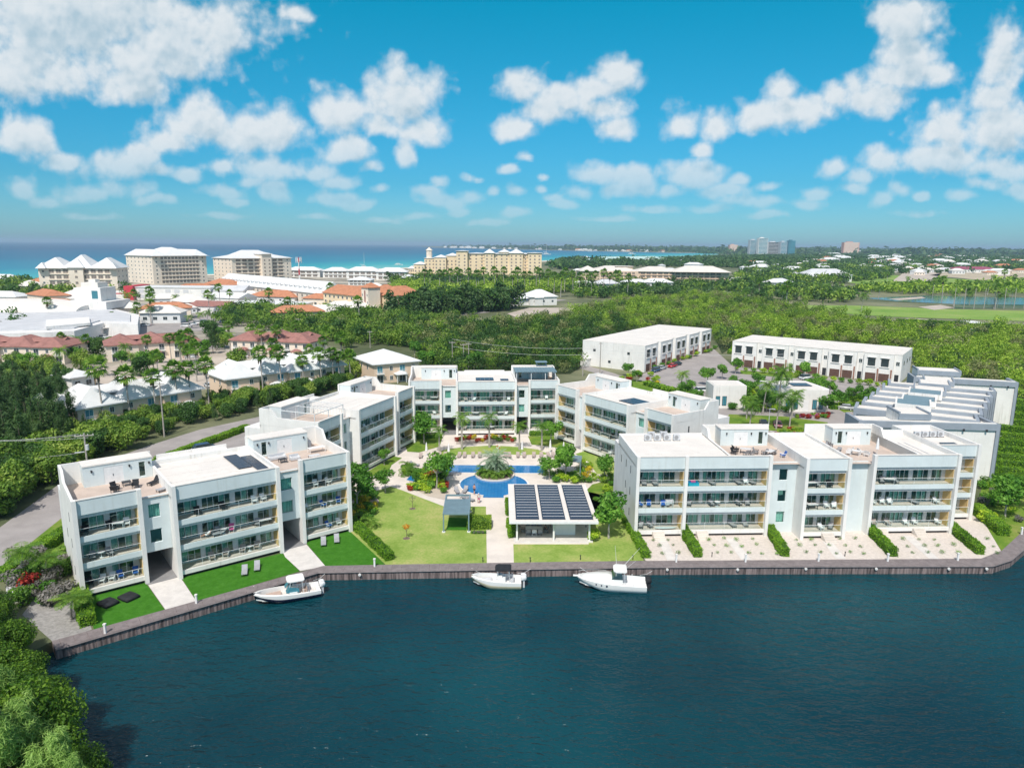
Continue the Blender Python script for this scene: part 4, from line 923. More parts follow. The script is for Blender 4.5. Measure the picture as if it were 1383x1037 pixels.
# --- pastel two-storey houses
def pastel(lab, a, c, depth, eave, rh, roofm, wallm, nseg, grp, bays=8, porch=True):
    dx, dy = c[0]-a[0], c[1]-a[1]; L = math.hypot(dx, dy); ang = math.atan2(dy, dx)
    r = thing('terraced_house', lab, 'house', (a[0], a[1], 0), ang, grp); rr = random.Random(int(L*10)); w = L/nseg
    mb = MB(); rf = MB()
    for i in range(nseg):
        o_ = .0 if i % 2 else -1.2; mb.box(i*w+.001, (i+1)*w-.001, o_, depth-.3*(i % 2), 0, eave-.02)
    wl = mb.build('wall', wallm, r)
    for i in range(nseg):
        o_ = .0 if i % 2 else -1.2; q = MB(); q.hip(i*w-.0, (i+1)*w, o_, depth, eave, rh*(1 if i % 2 else .92)+.003*i, .7, inset=min(w, depth)*.42); q.build('roof', roofm, r)
    if nseg > 1: q = MB(); gable(q, 3, L-3, depth*.3, depth*.7, eave+rh*.35, rh*.42); q.build('ridge_roof', roofm, r)
    nw = max(2, int(w/3.3))
    for i in range(nseg):
        o_ = .0 if i % 2 else -1.2
        for j in range(nw):
            x = i*w+w*(j+.5)/nw
            if j % 2 == i % 2:
                win(r, x, o_, 4.1, 1.7, 2.0, pn=m_tglass if roofm is m_rfw else m_win)
                q = MB(); q.box(x-1.1, x+1.1, o_-1.0, o_-.001, 2.8, 2.95); q.box(x-1.1, x+1.1, o_-1.0, o_-.95, 3.75, 3.82)
                for s_ in range(8): q.box(x-1.08+s_*.3, x-1.04+s_*.3, o_-.99, o_-.96, 2.951, 3.749)
                q.build('balcony', m_frame, r); win(r, x, o_, 1.3, 2.0, 2.2)
            else: win(r, x, o_, 4.3, 1.0, 1.3); win(r, x, o_, 1.5, 1.0, 1.3)
    for yy_ in (depth*.3, depth*.65): win(r, L, yy_, 4.3, 1.0, 1.3, R(90)); win(r, 0, yy_-.2, 4.3, 1.0, 1.3, R(-90)); win(r, L, yy_, 1.5, 1.0, 1.3, R(90))
    if porch:
        for i in range(nseg):
            x = (i+.55)*w; o_ = (.0 if i % 2 else -1.2)-2.2; q = MB(); q.hip(x-1.5, x+1.5, o_, o_+2.1, 2.7, .8, .2); 
            for s_ in (-1.4, 1.4): q.box(x+s_-.08, x+s_+.08, o_+.05, o_+.21, 0, 2.44)
            q.build('porch', roofm if roofm is m_redt else m_rfw, r)
    return r
GW = 'peach houses with white roofs behind the thicket'; GRR = 'cream houses with red roofs at the left'
pastel('peach terraced house with white roofs, behind the utility pole and thicket', at(100,551,5.7), at(268,523,5.7), 11, 5.7, 4.0, m_rfw, m_peach, 3, GW)
pastel('peach terraced house with white roofs, in the middle behind four palms', at(303,511,5.7), at(465,492,5.7), 11, 5.7, 4.0, m_rfw, m_peach, 4, GW)
pastel('peach corner house with a white hip roof, rightmost of the white-roofed ones', at(503,491,5.9), at(563,486,5.9), 14, 5.9, 3.0, m_rfw, m_peach, 1, GW)
pastel('small white-roofed house half hidden by feathery trees at the left', at(72,549,5.4), at(99,545,5.4), 11, 5.4, 2.4, m_rfw, m_peach, 1, GW)
pastel('cream terraced house with a red roof at the left edge of the view', at(-45,467,5.8), at(88,468,5.8), 12, 5.8, 3.0, m_redt, m_cr, 3, GRR)
pastel('cream terraced house with a red roof, behind two tall fan palms', at(143,466,5.8), at(268,459,5.8), 12, 5.8, 3.0, m_redt, m_cr, 3, GRR)
pastel('cream terraced house with a maroon roof, rightmost of the red-roofed row', at(314,458,5.8), at(420,462,5.8), 12, 5.8, 3.0, m_redt, m_cr, 3, GRR)
# --- white townhouse rows with garages
def townrow(lab, org, ang, L, D, n_, H=8.5):
    r = thing('townhouse_row', lab, 'townhouse row', (org[0], org[1], 0), ang, 'white townhouse rows behind the blocks'); w = L/n_
    for i in range(n_):
        x0 = i*w; mb = MB(); mb.box(x0+.0, x0+w*.80, 0, D, 0, H); mb.box(x0+w*.80+.001, x0+w-.001, .9, D, 0, H-.002); mb.build('wall', m_white, r)
        q = MB(); q.box(x0-.0, x0+w*.80, -.08, D+.05, H, H+.14); q.box(x0+w*.80+.001, x0+w-.001, .82, D+.05, H-.0, H+.12); q.build('roof', m_roof, r)
        for f in (.10, .46):
            xx = x0+w*(f+.11); win(r, xx, 0, 5.9, 2.1, 2.4, fr=m_dark, pn=m_win)
            q = MB(); q.box(xx-1.3, xx+1.3, -.25, -.01, 4.35, 4.62); q.box(xx-1.3, xx+1.3, -.35, -.01, 7.25, 7.4); q.build('window_hood', m_white, r)
            gx = x0+w*(f+.11); q = MB(); q.box(gx-1.45, gx+1.45, -.06, -.01, .1, 2.5); 
            for s_ in range(4): q.box(gx-1.4, gx+1.4, -.08, -.061, .3+s_*.58, .36+s_*.58)
            q.build('garage_door', m_garage, r); q = MB(); q.box(gx+1.75, gx+2.15, -.2, -.01, 0, 3.9); q.build('brick_pier', m_brick, r)
        win(r, x0+w*.9, .9, 5.8, 1.1, 1.3, fr=m_frame); q = MB(); q.box(x0+w*.84, x0+w*.95, .82, .89, .1, 2.4); q.build('front_door', m_dark, r)
    for f in (.25, .55, .8):
        win(r, 0, D*f, 5.6 if f != .55 else 2.2, .9, .8, R(-90), fr=m_dark); win(r, L-.0, D*f, 5.6, .9, 1.2, R(90), fr=m_dark)
    q = MB(); q.box(-2.4, -.01, D*.86, D*.97, 0, 2.6); q.box(-2.5, -.0, D*.85, D*.98, 2.6, 2.75); q.build('side_porch', m_white, r)
    return r
townrow('left white townhouse row with red and dark cars parked in front', (42.65, 226.3), math.atan2(50.5, 36), 62, 23, 5)
townrow('right white townhouse row with brown garage doors, in front of the mangroves', (75.2, 241), math.atan2(-30.5, 41.5), 51.5, 21, 5)
# --- grey-framed stepped row at the right
gr = thing('stepped_townhouse_row', 'stepped white and grey townhouse row with staggered flat roofs at the right', 'townhouse row', (0, 0, 0), 0)
ua = R(-33); ux, uy = math.cos(ua), math.sin(ua); vx, vy = -uy, ux
Lp = [at(1159, 567.6, 10.3),(64.9,131.6),(69.0,137.0),(73.0,142.1),(76.7,146.8),(80.6,151.8),(84.6,157.0),(94.8,165.2)]; Rp = [(84.4,119.4),(82.5,121.8),(86.2,126.6),(90.3,131.6),(94.4,137.0),(98.6,142.5),(102.8,147.9),(115.2,159.0)]
for i, (a, c) in enumerate(zip(Lp, Rp)):
    L = math.hypot(c[0]-a[0], c[1]-a[1]); an = math.atan2(c[1]-a[1], c[0]-a[0])
    e = bpy.data.objects.new('townhouse', None); 
    Mx = Matrix.Translation((a[0], a[1], 0)) @ Matrix.Rotation(an, 4, 'Z'); W_ = 6.1; big = i in (0, 7)
    mb = MB(); mb.box(.55, L-.55, .03, W_, 0, 9.6); wl = mb.xf(Mx).build('wall', m_white, gr)
    q = MB(); q.box(0, L, -.28, .0, 9.2, 10.35); q.box(L-.55, L, -.279, 0, 0, 9.2); q.box(0, .55, -.279, 0, 0, 9.2); q.box(L-.549, L+.01, .001, W_, 0, 10.3); q.box(-.01, .549, .001, W_, 0, 10.3); q.xf(Mx).build('grey_frame', m_sgrey, gr)
    q = MB(); q.box(L+.011, L+.09, -.3, W_-.02, 0, 10.32); q.xf(Mx).build('side_cladding', m_slate, gr)
    q = MB(); q.box(.56, L-.56, .35, W_-.01, 9.6, 9.72); q.box(.56, L-.56, .01, .34, 9.6, 10.5); q.xf(Mx).build('roof', m_roof, gr)
    cx0, cx1 = L*(.34 if not big else .30 if i == 0 else .04), L*(.62 if not big else .52 if i == 0 else .46); hz = 11.5+.3*(i % 2)
    q = MB(); q.box(cx0, cx1, .6, W_-.3, 9.73, hz); pt = q.xf(Mx).build('roof_room', m_white, gr)
    q = MB(); q.box(cx0-.1, cx1+.1, .35, .59, hz-.9, hz+.12); q.box(cx0-.1, cx0+.2, .6, W_-.31, hz+.001, hz+.4); q.box(cx1-.2, cx1+.1, .6, W_-.31, hz+.001, hz+.4); q.xf(Mx).build('roof_room_frame', m_sgrey if i not in (1, 2, 3) else m_white, pt)
    q = MB(); q.box(cx0+.21, cx1-.21, .62, W_-.4, hz+.002, hz+.08); q.xf(Mx).build('roof_room_deck', m_roof if i not in (1, 2, 3) else m_pgrey, pt)
    for xx in (L*.74, L*.9):
        q = MB(); q.box(xx, xx+.3, -.45, -.281, 9.0, 9.4); q.xf(Mx).build('wall_lamp', m_dark, gr)
    if big: q = MB(); q.box(L-4.5, L-4.2, -.1, .02, 4.5, 5.3); q.xf(Mx).build('slit_window', m_dark, gr)
# --- small clubhouses by the roundabout
for lab, pa, pb, dep, sol in (('small white cube-shaped gatehouse behind palms, left of the clubhouse', (962,551), (1006,551), 7, 0), ('small white clubhouse with teal windows and a solar panel on its roof', (1057,556), (1118,557), 12, 1)):
    a, c = at(*pa), at(*pb); L = c[0]-a[0]; r = thing('clubhouse', lab, 'building', (a[0], a[1], 0), 0)
    mb = MB(); mb.prism([(0,0),(L,0),(L+.6,1.5),(L-1,dep),(-2.,dep),(-1,1)], 0, 5.6) if sol else mb.box(0, L, 0, dep, 0, 5.8); mb.build('wall', m_white, r)
    mb = MB(); mb.box(.3, L-1.2, .4, dep-.5, 5.82 if not sol else 5.62, 5.95 if not sol else 5.72); mb.build('roof', m_roof, r)
    for f in ((.15, .35) if not sol else (.1, .28, .70, .84)): win(r, L*f, 0, 1.9, 1.1, 2.4, fr=m_dark, pn=m_tglass)
    if sol: solar(r, 3.6, 8.4, 3.6, 7.6, 5.74, 4, 2); q = MB(); q.box(L*.44, L*.57, -.06, -.01, .05, 2.9); q.build('door', m_wic, r)
# --- hotels and resort buildings along the beach
def hotel(lab, org, phi, L, Wd, fl_, fh, wallm, hips, name='hotel', roofm=m_rfw, nb=10, cat='hotel', loggia=(.22, .86), side='left', winw=1.5, grp=None):
    r = thing(name, lab, cat, (org[0], org[1], 0), R(phi), grp); H = fl_*fh
    mb = MB(); mb.box(0, L, 0, Wd, 0, H); wl = mb.build('wall', wallm, r)
    for x0, x1, y0, y1, h, rh in hips:
        q = MB(); z0 = H
        if h > 0:
            q.box(x0*L, x1*L, y0*Wd-.3, y1*Wd, 0, H+h); q.build('projecting_bay', wallm, r); q = MB(); z0 = H+h; nk = max(1, int((x1-x0)*L/5))
            for f in range(fl_):
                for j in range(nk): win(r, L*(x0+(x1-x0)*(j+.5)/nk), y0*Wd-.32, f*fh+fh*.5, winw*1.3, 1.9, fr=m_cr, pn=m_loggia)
        q.hip(x0*L, x1*L, y0*Wd-.3, y1*Wd, z0+.3, rh, 1.2); q.build('roof', roofm, r)
    l0, l1 = loggia
    for f in range(fl_):
        z = f*fh+fh*.5
        if l1 > l0:
            nb_ = nb
            for j in range(nb_):
                x = L*(l0+(l1-l0)*(j+.5)/nb_); w = L*(l1-l0)/nb_*.74
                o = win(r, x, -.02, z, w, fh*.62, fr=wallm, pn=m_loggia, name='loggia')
        if f: q = MB(); q.box(L*l0, L*l1, -.7, -.12, z-fh*.5-.12, z-fh*.5+.12); q.build('balcony_slab', wallm, r)
        ns = max(2, int(Wd/7))
        for j in range(ns):
            if side == 'left': win(r, 0, Wd*(j+.5)/ns, z, winw, 1.5, R(-90))
            else: win(r, L, Wd*(j+.5)/ns, z, winw, 1.5, R(90))
        for x in ([l0*.5] if l0 > .1 else [])+([(1+l1)/2] if l1 < .9 else []): win(r, L*x, 0, z, winw, 1.5)
    return r
o_, L_, W_ = fr2(52, 158, 520, 12)
h1 = hotel('cream hotel with three pale blue-white peaked roofs, leftmost on the beach', o_, 12, L_, 26, 5, 4.1, m_cr, [(0, .34, 0, 1, 0, 7.5), (.33, .68, 0, 1, 0, 9.5), (.67, 1, 0, 1, 0, 7.5), (.40, .58, -.08, .3, .5, 6), (0.02, .1, -.1, .2, -2, 4), (.92, 1, -.1, .2, -2, 4)], nb=9, loggia=(.12, .92), side='right')
o_, L_, W_ = fr2(207, 280, 690, 52, 172)
hotel('cream seven-storey hotel with three white hip roofs, second from the left on the beach', o_, 52, L_, W_, 7, 3.8, m_cr, [(0, .26, 0, 1, 0, 6), (.22, .82, .0, 1, 0, 8), (.76, 1, 0, 1, 0, 6), (0, .12, -.06, .2, -.5, .2), (.86, 1, -.06, .2, -.5, .2)], nb=11, loggia=(.14, .85))
o_, L_, W_ = fr2(314, 394, 760, 50, 289)
hotel('pinkish hotel with a broad stepped white roof behind the red and white mast', o_, 50, L_, W_, 6, 3.9, m_cr, [(0, 1, 0, 1, 0, 5), (.12, .8, .15, .85, .4, 8), (.16, .30, -.08, .2, -.3, .2), (.46, .62, -.1, .3, 4.5, 2.)], nb=8, loggia=(.05, .86))
o_, L_, W_ = fr2(617, 731, 830, 0)
hb_ = hotel('long sand-coloured resort hotel with many small towers, in the middle of the horizon', o_, 0, L_, 30, 8, 3.7, m_beige, [(0, .03, 0, 1, 0, 1), (.0, .13, -.2, .5, 3.0, .6), (.33, .44, -.1, .4, 1.0, 4.5), (.62, .78, -.1, .4, 1.0, 4.5), (.84, 1, -.15, .5, 1.4, .6), (.44, .62, -.02, .9, .2, 1.5), (.13, .33, 0, .9, .2, 1.0), (.78, .84, 0, .9, .2, 1.0), (.50, .62, 0, .5, 2.2, 3)], nb=12, loggia=(.28, .84), side='left', roofm=m_rfw)
for xx, w_, h_, y_ in ((-13, 13.5, 27, 6), (-26, 13.4, 25, 2), (-38, 12.4, 24, 6), (-50, 12.4, 17, 3), (-57, 7.4, 12, 5)):
    q = MB(); q.box(xx, xx+w_, y_, y_+24, 0, h_); wl = q.build('stepped_wing', m_beige, hb_); q = MB(); q.hip(xx, xx+w_, y_, y_+24, h_+.3, 3 if xx != -38 else .4, .8); q.build('roof', m_rfw, hb_)
    for f in range(int(h_/4)):
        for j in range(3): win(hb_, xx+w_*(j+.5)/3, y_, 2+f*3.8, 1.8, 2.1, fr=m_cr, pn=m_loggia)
q = MB(); q.cyl(-33, 12, 24, 33, 3.4, 3.4, 8); q.cyl(-33, 12, 33.001, 36.5, 4.2, .2, 8); q.build('turret', m_cr, hb_)
for k_, (xa, xb, Y, h, rh) in enumerate(((386, 432, 860, 8, 4), (436, 470, 850, 8, 4), (468, 512, 830, 9, 4.5), (508, 549, 810, 9, 4.5), (470, 500, 700, 5, 3), (540, 560, 760, 5, 3))):
    o_, L_, _ = fr2(xa, xb, Y, 0); r = hotel(('white beach house roof, %s of the low row by the sea' % ('leftmost', 'second', 'third', 'fourth', 'nearest', 'rightmost')[k_]), o_, 0, L_, 18, 2, h/2, m_white, [(0, 1, 0, 1, 0, rh)], 'beach_house', nb=5, cat='beach house', loggia=(.05, .95), grp='low white beach houses')
# long white building with dormers
r = thing('dormered_building', 'long white building with a row of dormers behind the mast', 'building', (-238, 580, 0), math.atan2(-120, 115), None); L = 166
mb = MB(); mb.box(0, L, 0, 17, 0, 8); mb.build('wall', m_cr, r); q = MB(); gable(q, 0, L, 0, 17, 8.01, 7.5, over=.8); q.build('roof', m_rfw, r)
for j in range(24):
    x = 4+j*6.8; q = MB(); q.box(x-1.1, x+1.1, 1.6, 5, 9.6, 11.5); q.add([(x-1.4, 1.3, 11.5), (x+1.4, 1.3, 11.5), (x+1.4, 6.6, 11.5), (x-1.4, 6.6, 11.5), (x, 1.3, 12.8), (x, 7, 12.8)], [(0,1,4),(1,2,5,4),(3,0,4,5)]); q.build('dormer', m_rfw, r)
    for z in (2.2, 5.8): win(r, x, 0, z, 2.2, 2.0, fr=m_white, pn=m_loggia)
# terracotta-roofed building with a corner tower
r = thing('terracotta_roofed_building', 'sand-coloured building with terracotta roofs and a square corner tower', 'building', (-118, 445, 0), math.atan2(-36, 34)); L = 49
mb = MB(); mb.box(0, L, 0, 13, 0, 10); mb.box(L+.01, L+14, 8, 30, 0, 11); mb.build('wall', m_beige, r)
q = MB(); q.hip(0, L, 0, 13, 10.2, 5, .8); q.hip(L, L+14, 8, 30, 11.2, 5, .8); q.hip(4, 22, 13.5, 26, 10.2, 4, .6); q.hip(30, 44, 13.5, 30, 12., 4, .6); q.build('roof', m_terra, r)
q = MB(); q.box(L-1, L+6, -2, 6, 0, 15.5); tw = q.build('tower', m_cr, r); q = MB(); q.hip(L-1, L+6, -2, 6, 15.7, 2.6, .6); q.build('roof', m_terra, tw); q = MB(); q.box(L+1.8, L+3.2, -2.06, -2.01, 2, 14); q.build('pink_panel', m_redt, tw)
for f in range(3):
    for j in range(9): win(r, 3+j*5.1, 0, 2+f*3.1, 1.8, 1.6)
    for j in range(3): win(r, L+14, 11+j*7, 2.2+f*3.3, 1.8, 1.8, R(90))
    win(r, L, -2, 3+f*4.2, .9, 1.5); win(r, L+5, -2, 3+f*4.2, .9, 1.5)
# red and white low building, mast
r = thing('shop_building', 'low white building with a red corner block, below the seven-storey hotel', 'building', (-264, 500, 0), R(1)); L = 52
mb = MB(); mb.box(0, L, 0, 20, 0, 8.6); mb.build('wall', m_white, r); q = MB(); q.box(-.5, L+.5, -.5, 20.5, 8.6, 9.1); q.build('roof', m_rfw, r); q = MB(); q.box(-6.5, -.1, -3, 22, 0, 9.8); q.build('red_corner', m_redp, r)
q = MB(); q.box(-30, -6.6, 6, 22, 0, 5); q.build('low_wing', m_white, r); q = MB(); q.box(-30, -6.6, 5.9, 5.99, 3.6, 4.3); q.build('red_band', m_redp, r)
for j in range(8):
    for z in (2.4, 6.2):
        if (j*3+int(z)) % 4: win(r, 4+j*6.2, 0, z, 3.6, 2.2, fr=m_rfg, pn=m_rfg)
q = MB(); q.box(L+.6, L+22, 2, 26, 0, 6.5); q.build('low_wing', m_white, r); q = MB(); gable(q, L+.6, L+22, 2, 26, 6.52, 3.4); q.build('roof', m_rfg, r)
r = thing('radio_mast', 'red and white banded radio mast with panel antennas', 'mast', (-171, 575, 0))
for j in range(5): q = MB(); q.cyl(0, 0, j*5, j*5+4.99, .75-.06*j, .7-.06*j, 10); q.build('mast_section', m_redp if j % 2 else m_white, r)
q = MB(); q.cyl(0, 0, 25, 29, .4, .3, 8); q.build('mast_section', m_redp, r)
for j in range(8):
    a = 6.283*j/8; q = MB(); q.box(2.2*math.cos(a)-.25, 2.2*math.cos(a)+.25, 2.2*math.sin(a)-.2, 2.2*math.sin(a)+.2, 24.5+(j % 2)*1.2, 28+(j % 2)*1.2); q.tube([(0, 0, 26), (2.1*math.cos(a), 2.1*math.sin(a), 26)], .08, 5); q.build('antenna', m_rfg, r)
# shopping centre
def pz(z, *pp): return [at(x, y, z) for x, y in pp]
r = thing('shopping_centre', 'sprawling white-roofed shopping centre with a stepped square tower', 'shopping centre', (0, 0, 0))
q = MB(); q.prism(pz(6, (-60,420),(0,418),(60,412),(110,412),(150,416),(188,425),(186,438),(140,436),(100,447),(60,449),(-60,452)), 0, 6); q.build('wall', m_endw, r)
q = MB(); q.prism(pz(6.3, (-60,424),(0,421),(60,414.5),(110,414.5),(150,418),(176,425),(176,434),(135,433),(100,443),(60,445),(-60,447)), 6.02, 6.5); q.build('roof', m_rfg, r)
a0 = at(-20, 418, 6); mb = MB(); rings = []
for xx in (0, 34, 52): rings.append([(a0[0]+xx, a0[1]+18*math.cos(w)*(1 if xx < 50 else .6), 6+5.5*math.sin(w)*(1 if xx < 50 else .5)) for w in np.linspace(0, math.pi, 10)])
mb.smooth = False; mb.loft(rings); mb.build('barrel_roof', m_roof, r)
c0 = at(125, 418, 6)
tw = MB(); tw.box(c0[0]-14, c0[0]+10, c0[1]-5, c0[1]+18, 6.51, 10.2); tw.build('tower_base', m_white, r)
tw = MB(); tw.box(c0[0]-8, c0[0]+5.5, c0[1]-1, c0[1]+13, 10.21, 17); t1 = tw.build('tower', m_white, r); tw = MB(); tw.box(c0[0]-5.5, c0[0]+3, c0[1]+1.5, c0[1]+10.5, 17.01, 19.5); tw.box(c0[0]-3, c0[0]+.5, c0[1]+4, c0[1]+8, 19.51, 21); tw.build('tower_cap', m_roof, t1); tw = MB(); tw.box(c0[0]+1, c0[0]+4, c0[1]-1.1, c0[1]-1.01, 11.5, 15.5); tw.build('tower_panel', m_tglass, t1)
q = MB(); q.prism(pz(4.2, (94,447),(152,441.5),(146,437.5),(90,440)), 3.8, 4.2); q.build('entrance_canopy', m_roof, r)
q = MB(); q.prism(pz(0, (98,455.5),(150,449),(148,446),(98,452)), 0.1, 3.5); q.build('entrance_glazing', m_win, r)
q = MB(); q.prism(pz(7.5, (62,432),(120,428),(122,436),(62,441)), 6.51, 7.5); q.build('roof_screen', m_white, r)
def shed(lab, a, c, D, h, rh, roofm=m_rfw, wallm=m_white, kind='hip', grp='low roofs of the beach strip', name='low_building'):
    dx, dy = c[0]-a[0], c[1]-a[1]; L = math.hypot(dx, dy); r = thing(name, lab, 'building', (a[0], a[1], 0), math.atan2(dy, dx), grp)
    q = MB(); q.box(0, L, 0, D, 0, h); q.build('wall', wallm, r); q = MB(); (q.hip(0, L, 0, D, h+.3, rh, .8) if kind == 'hip' else gable(q, 0, L, 0, D, h+.02, rh, over=.6)); q.build('roof', roofm, r)
    for j in range(max(2, int(L/6))): win(r, L*(j+.5)/max(2, int(L/6)), 0, h*.5, 1.6, 1.5)
    return r
shed('low white roof at the left edge above the shopping centre', at(-50,409), at(22,410), 16, 4, 3.2)
shed('small pale roof among trees at the far left edge', at(-40,385), at(18,386), 20, 5, 4.5)
shed('low building with a red hip roof right of the mast foot', at(335,408), at(398,410), 18, 4, 4, m_terra)
shed('flat white roof in front of the long dormered building', at(302,420), at(404,422), 22, 4.2, 1.2)
shed('low brown-roofed building behind the red and white shop', at(238,422), at(302,424), 16, 4, 2.6, m_redt, kind='gable')
shed('white gabled shed right of the brown roof', at(278,412), at(322,414), 18, 5, 3, kind='gable')
shed('pavilion roof left of the square shopping tower', at(92,408), at(112,408), 12, 4, 2.5)
shed('pale pavilion roof behind the square shopping tower', at(124,403), at(146,403), 16, 4, 3, m_rfg)
shed('white-roofed shed beside the water at the left thicket', at(98,527), at(128,522), 8, 3.2, 1.6)
# villa in the mangroves
r = shed('white villa with blue-trimmed gables in a clearing of the mangroves', at(716,413), at(752,412), 16, 5.6, 4.5, kind='hip', grp=None, name='villa')
q = MB(); q.box(-12, -.01, 3, 17, 0, 4.6); q.build('wing_wall', m_white, r); q = MB(); q.hip(-16, 0, 2, 18, 4.9, 3, .5); q.build('wing_roof', m_rfw, r); q = MB(); gable(q, 3, 9, -1.5, 2, 5.3, 2.6); q.box(3, 9, -1.2, -.01, 0, 5.2); q.build('porch', m_white, r); q = MB(); q.box(-12, 0, 2.85, 2.95, 3.6, 4.5); q.build('blue_fascia', m_bluf, r)
# beige hotel at right centre
o_, L_, _ = fr2(858, 985, 760, -3)
hotel('low beige hotel with pale roofs and rows of balconies, right of the centre', o_, -3, L_, 30, 4, 3.4, m_peach, [(0, .45, 0, 1, 0, 5), (.40, 1., -.1, .9, 0, 6)], nb=14, loggia=(.05, .92), roofm=M('cream_roof', (.64, .60, .55), .8, .06, .1), side='left')
o_, L_, _ = fr2(784, 862, 735, 4)
hotel('beige hotel wing with a square block, behind palms right of the villa', o_, 4, L_, 34, 4, 3.6, m_peach, [(0, .3, 0, .6, 0, 5), (.22, 1, .1, 1, 0, 5), (.66, .95, .4, .9, 4.5, .4)], nb=9, loggia=(.35, .95), roofm=bpy.data.materials['cream_roof'])
# far right of the horizon: office towers and suburb
def tower(lab, xa, xb, Y, h, wallm, pn, phi=0, fl_=12, nb=7, extra=None, D=30):
    o_, L_, _ = fr2(xa, xb, Y, phi); r = thing('office_tower', lab, 'tower', (o_[0], o_[1], 0), R(phi), 'far towers on the horizon')
    q = MB(); q.box(0, L_, 0, D, 0, h); q.build('wall', wallm, r); q = MB(); q.box(L_*.2, L_*.6, D*.2, D*.7, h+.01, h+4); q.build('roof_plant', wallm, r)
    for f in range(fl_): q = MB(); q.box(L_*.04, L_*.96, -.4, -.02, h*(f+.28)/fl_, h*(f+.85)/fl_); q.build('window_band', pn, r)
    return r
tower('white office tower with dark glass bands, left one of the far tower group', 1010, 1021, 3350, 72, m_rfg, m_tglass, fl_=13)
tower('pale twin-topped office tower, second from the left in the far group', 1021.5, 1034, 3280, 80, m_white, m_tglass, fl_=14)
tower('grey columned slab, third from the left in the far group', 1034.5, 1051, 3320, 63, m_rfg, m_win, fl_=10)
tower('teal glass tower, fourth from the left in the far group', 1051.5, 1060, 3250, 64, m_rfg, m_tglass, fl_=11)
tower('dark teal glass tower, rightmost in the far group', 1062, 1071, 3300, 70, m_tglass, m_tglass, fl_=12)
tower('salmon pink apartment tower standing alone at the right horizon', 1136, 1157, 4000, 70, m_pinkr, m_cr, fl_=12)
tower('small pinkish tower on the horizon left of the tower group', 983, 994, 4200, 52, m_pinkr, m_cr, fl_=8)
r = shed('golf clubhouse with a broad pale roof and white porches', at(1090,381), at(1150,381), 26, 8, 7, m_rfg, grp=None, name='golf_clubhouse')
r = shed('long pale teal roof behind the beige hotel', at(818,356.5), at(905,354.5), 60, 8, 7, M('pale_teal_roof', (.45, .62, .58), .7, .08, .02), grp=None, name='market_hall')
r = shed('long low building with a purple-red roof in the far town', at(1290,368.5), at(1350,369), 30, 6, 4, M('plum_roof', (.28, .07, .12), .8, .1, .05), grp=None, name='warehouse')
shed('small flat white hut beside the pale driving-range road', at(1307,445), at(1326,445.6), 8, 3.2, .6, grp=None, name='hut')
SUB = 'houses of the far town'; cols = [m_white, m_rfw, m_cr, m_pinkr, m_terra, m_rfg, m_redt, m_rfw, m_white]
protos = []
for i in range(6):
    r = thing('town_house', 'small house', 'house', (0, 0, 0), 0, SUB); w, d, h = (22, 14, 6) if i % 2 else (34, 16, 8)
    q = MB(); q.box(-w/2, w/2, -d/2, d/2, 0, h); q.build('wall', cols[i % 3], r); q = MB(); q.hip(-w/2, w/2, -d/2, d/2, h+.3, 4, 1); q.build('roof', [m_rfw, m_roof, m_terra, m_rfg, m_rfw, m_roof][i], r)
    for j in range(4): win(r, -w/2+w*(j+.5)/4, -d/2, h*.5, 2.4, 2)
    r['unused'] = 1; protos.append(r)
rr = random.Random(77); kk = 0
for i in range(70):
    xx, yy_ = (rr.uniform(40, 520), rr.uniform(392, 436)) if i % 2 else (rr.uniform(780, 1100), rr.uniform(352, 392))
    x, y = at(xx, yy_); plant(protos[(0, 1, 4, 5, 3, 2)[i % 6]], x, y, rr.uniform(.5, 1.0), rr.uniform(-.8, .8), label='low pale roof among the trees %s' % ('of the shopping district' if i % 2 else 'round the beige hotel'), group='low roofs %s' % ('of the shopping district' if i % 2 else 'round the beige hotel'))
for zone, cnt, sc, lab in (((1010, 1120, 356, 372), 26, .9, 'pale house among the trees below the tower group'), ((1160, 1383, 358, 372), 60, .9, 'pale house in the town left of the plum-roofed warehouse'),
                          ((1100, 1383, 343, 358), 95, 1.4, 'tiny pale house in the wooded far town at the right'), ((1100, 1383, 339.5, 343), 60, 2.4, 'tiny pale roof on the far right horizon'),
                          ((760, 985, 351, 356), 8, 1.1, 'tiny house roof behind the beige hotel')):
    for i in range(cnt):
        x, y = at(rr.uniform(*zone[:2]), rr.uniform(*zone[2:])); kk += 1
        plant(protos[rr.randrange(6)], x, y, sc*rr.uniform(.6, 1.0), rr.uniform(-.5, .5), label=lab, group=SUB+' ('+lab.split(' in ')[-1].split(' among ')[-1]+')')
# roofs along the far bay shore
for i in range(44):
    f = rr.random(); p0, p1, p2 = (1120, 4750), (420, 6000), (-1000, 9300)
    q_ = (p0[0]+(p1[0]-p0[0])*f*2, p0[1]+(p1[1]-p0[1])*f*2) if f < .5 else (p1[0]+(p2[0]-p1[0])*(f*2-1), p1[1]+(p2[1]-p1[1])*(f*2-1))
    plant(protos[rr.randrange(6)], q_[0]+rr.uniform(-40, 40), q_[1]+rr.uniform(60, 260), rr.uniform(.9, 1.7)*(q_[1]/6500), rr.uniform(-.3, .3), label='tiny pale building on the far shore of the bay', group='buildings on the far bay shore')
for p_ in protos:
    if p_.get('unused'): p_.location = (1500, 4300, 0); del p_['unused']; p_['label'] = 'tiny pale house in the wooded far town at the right'
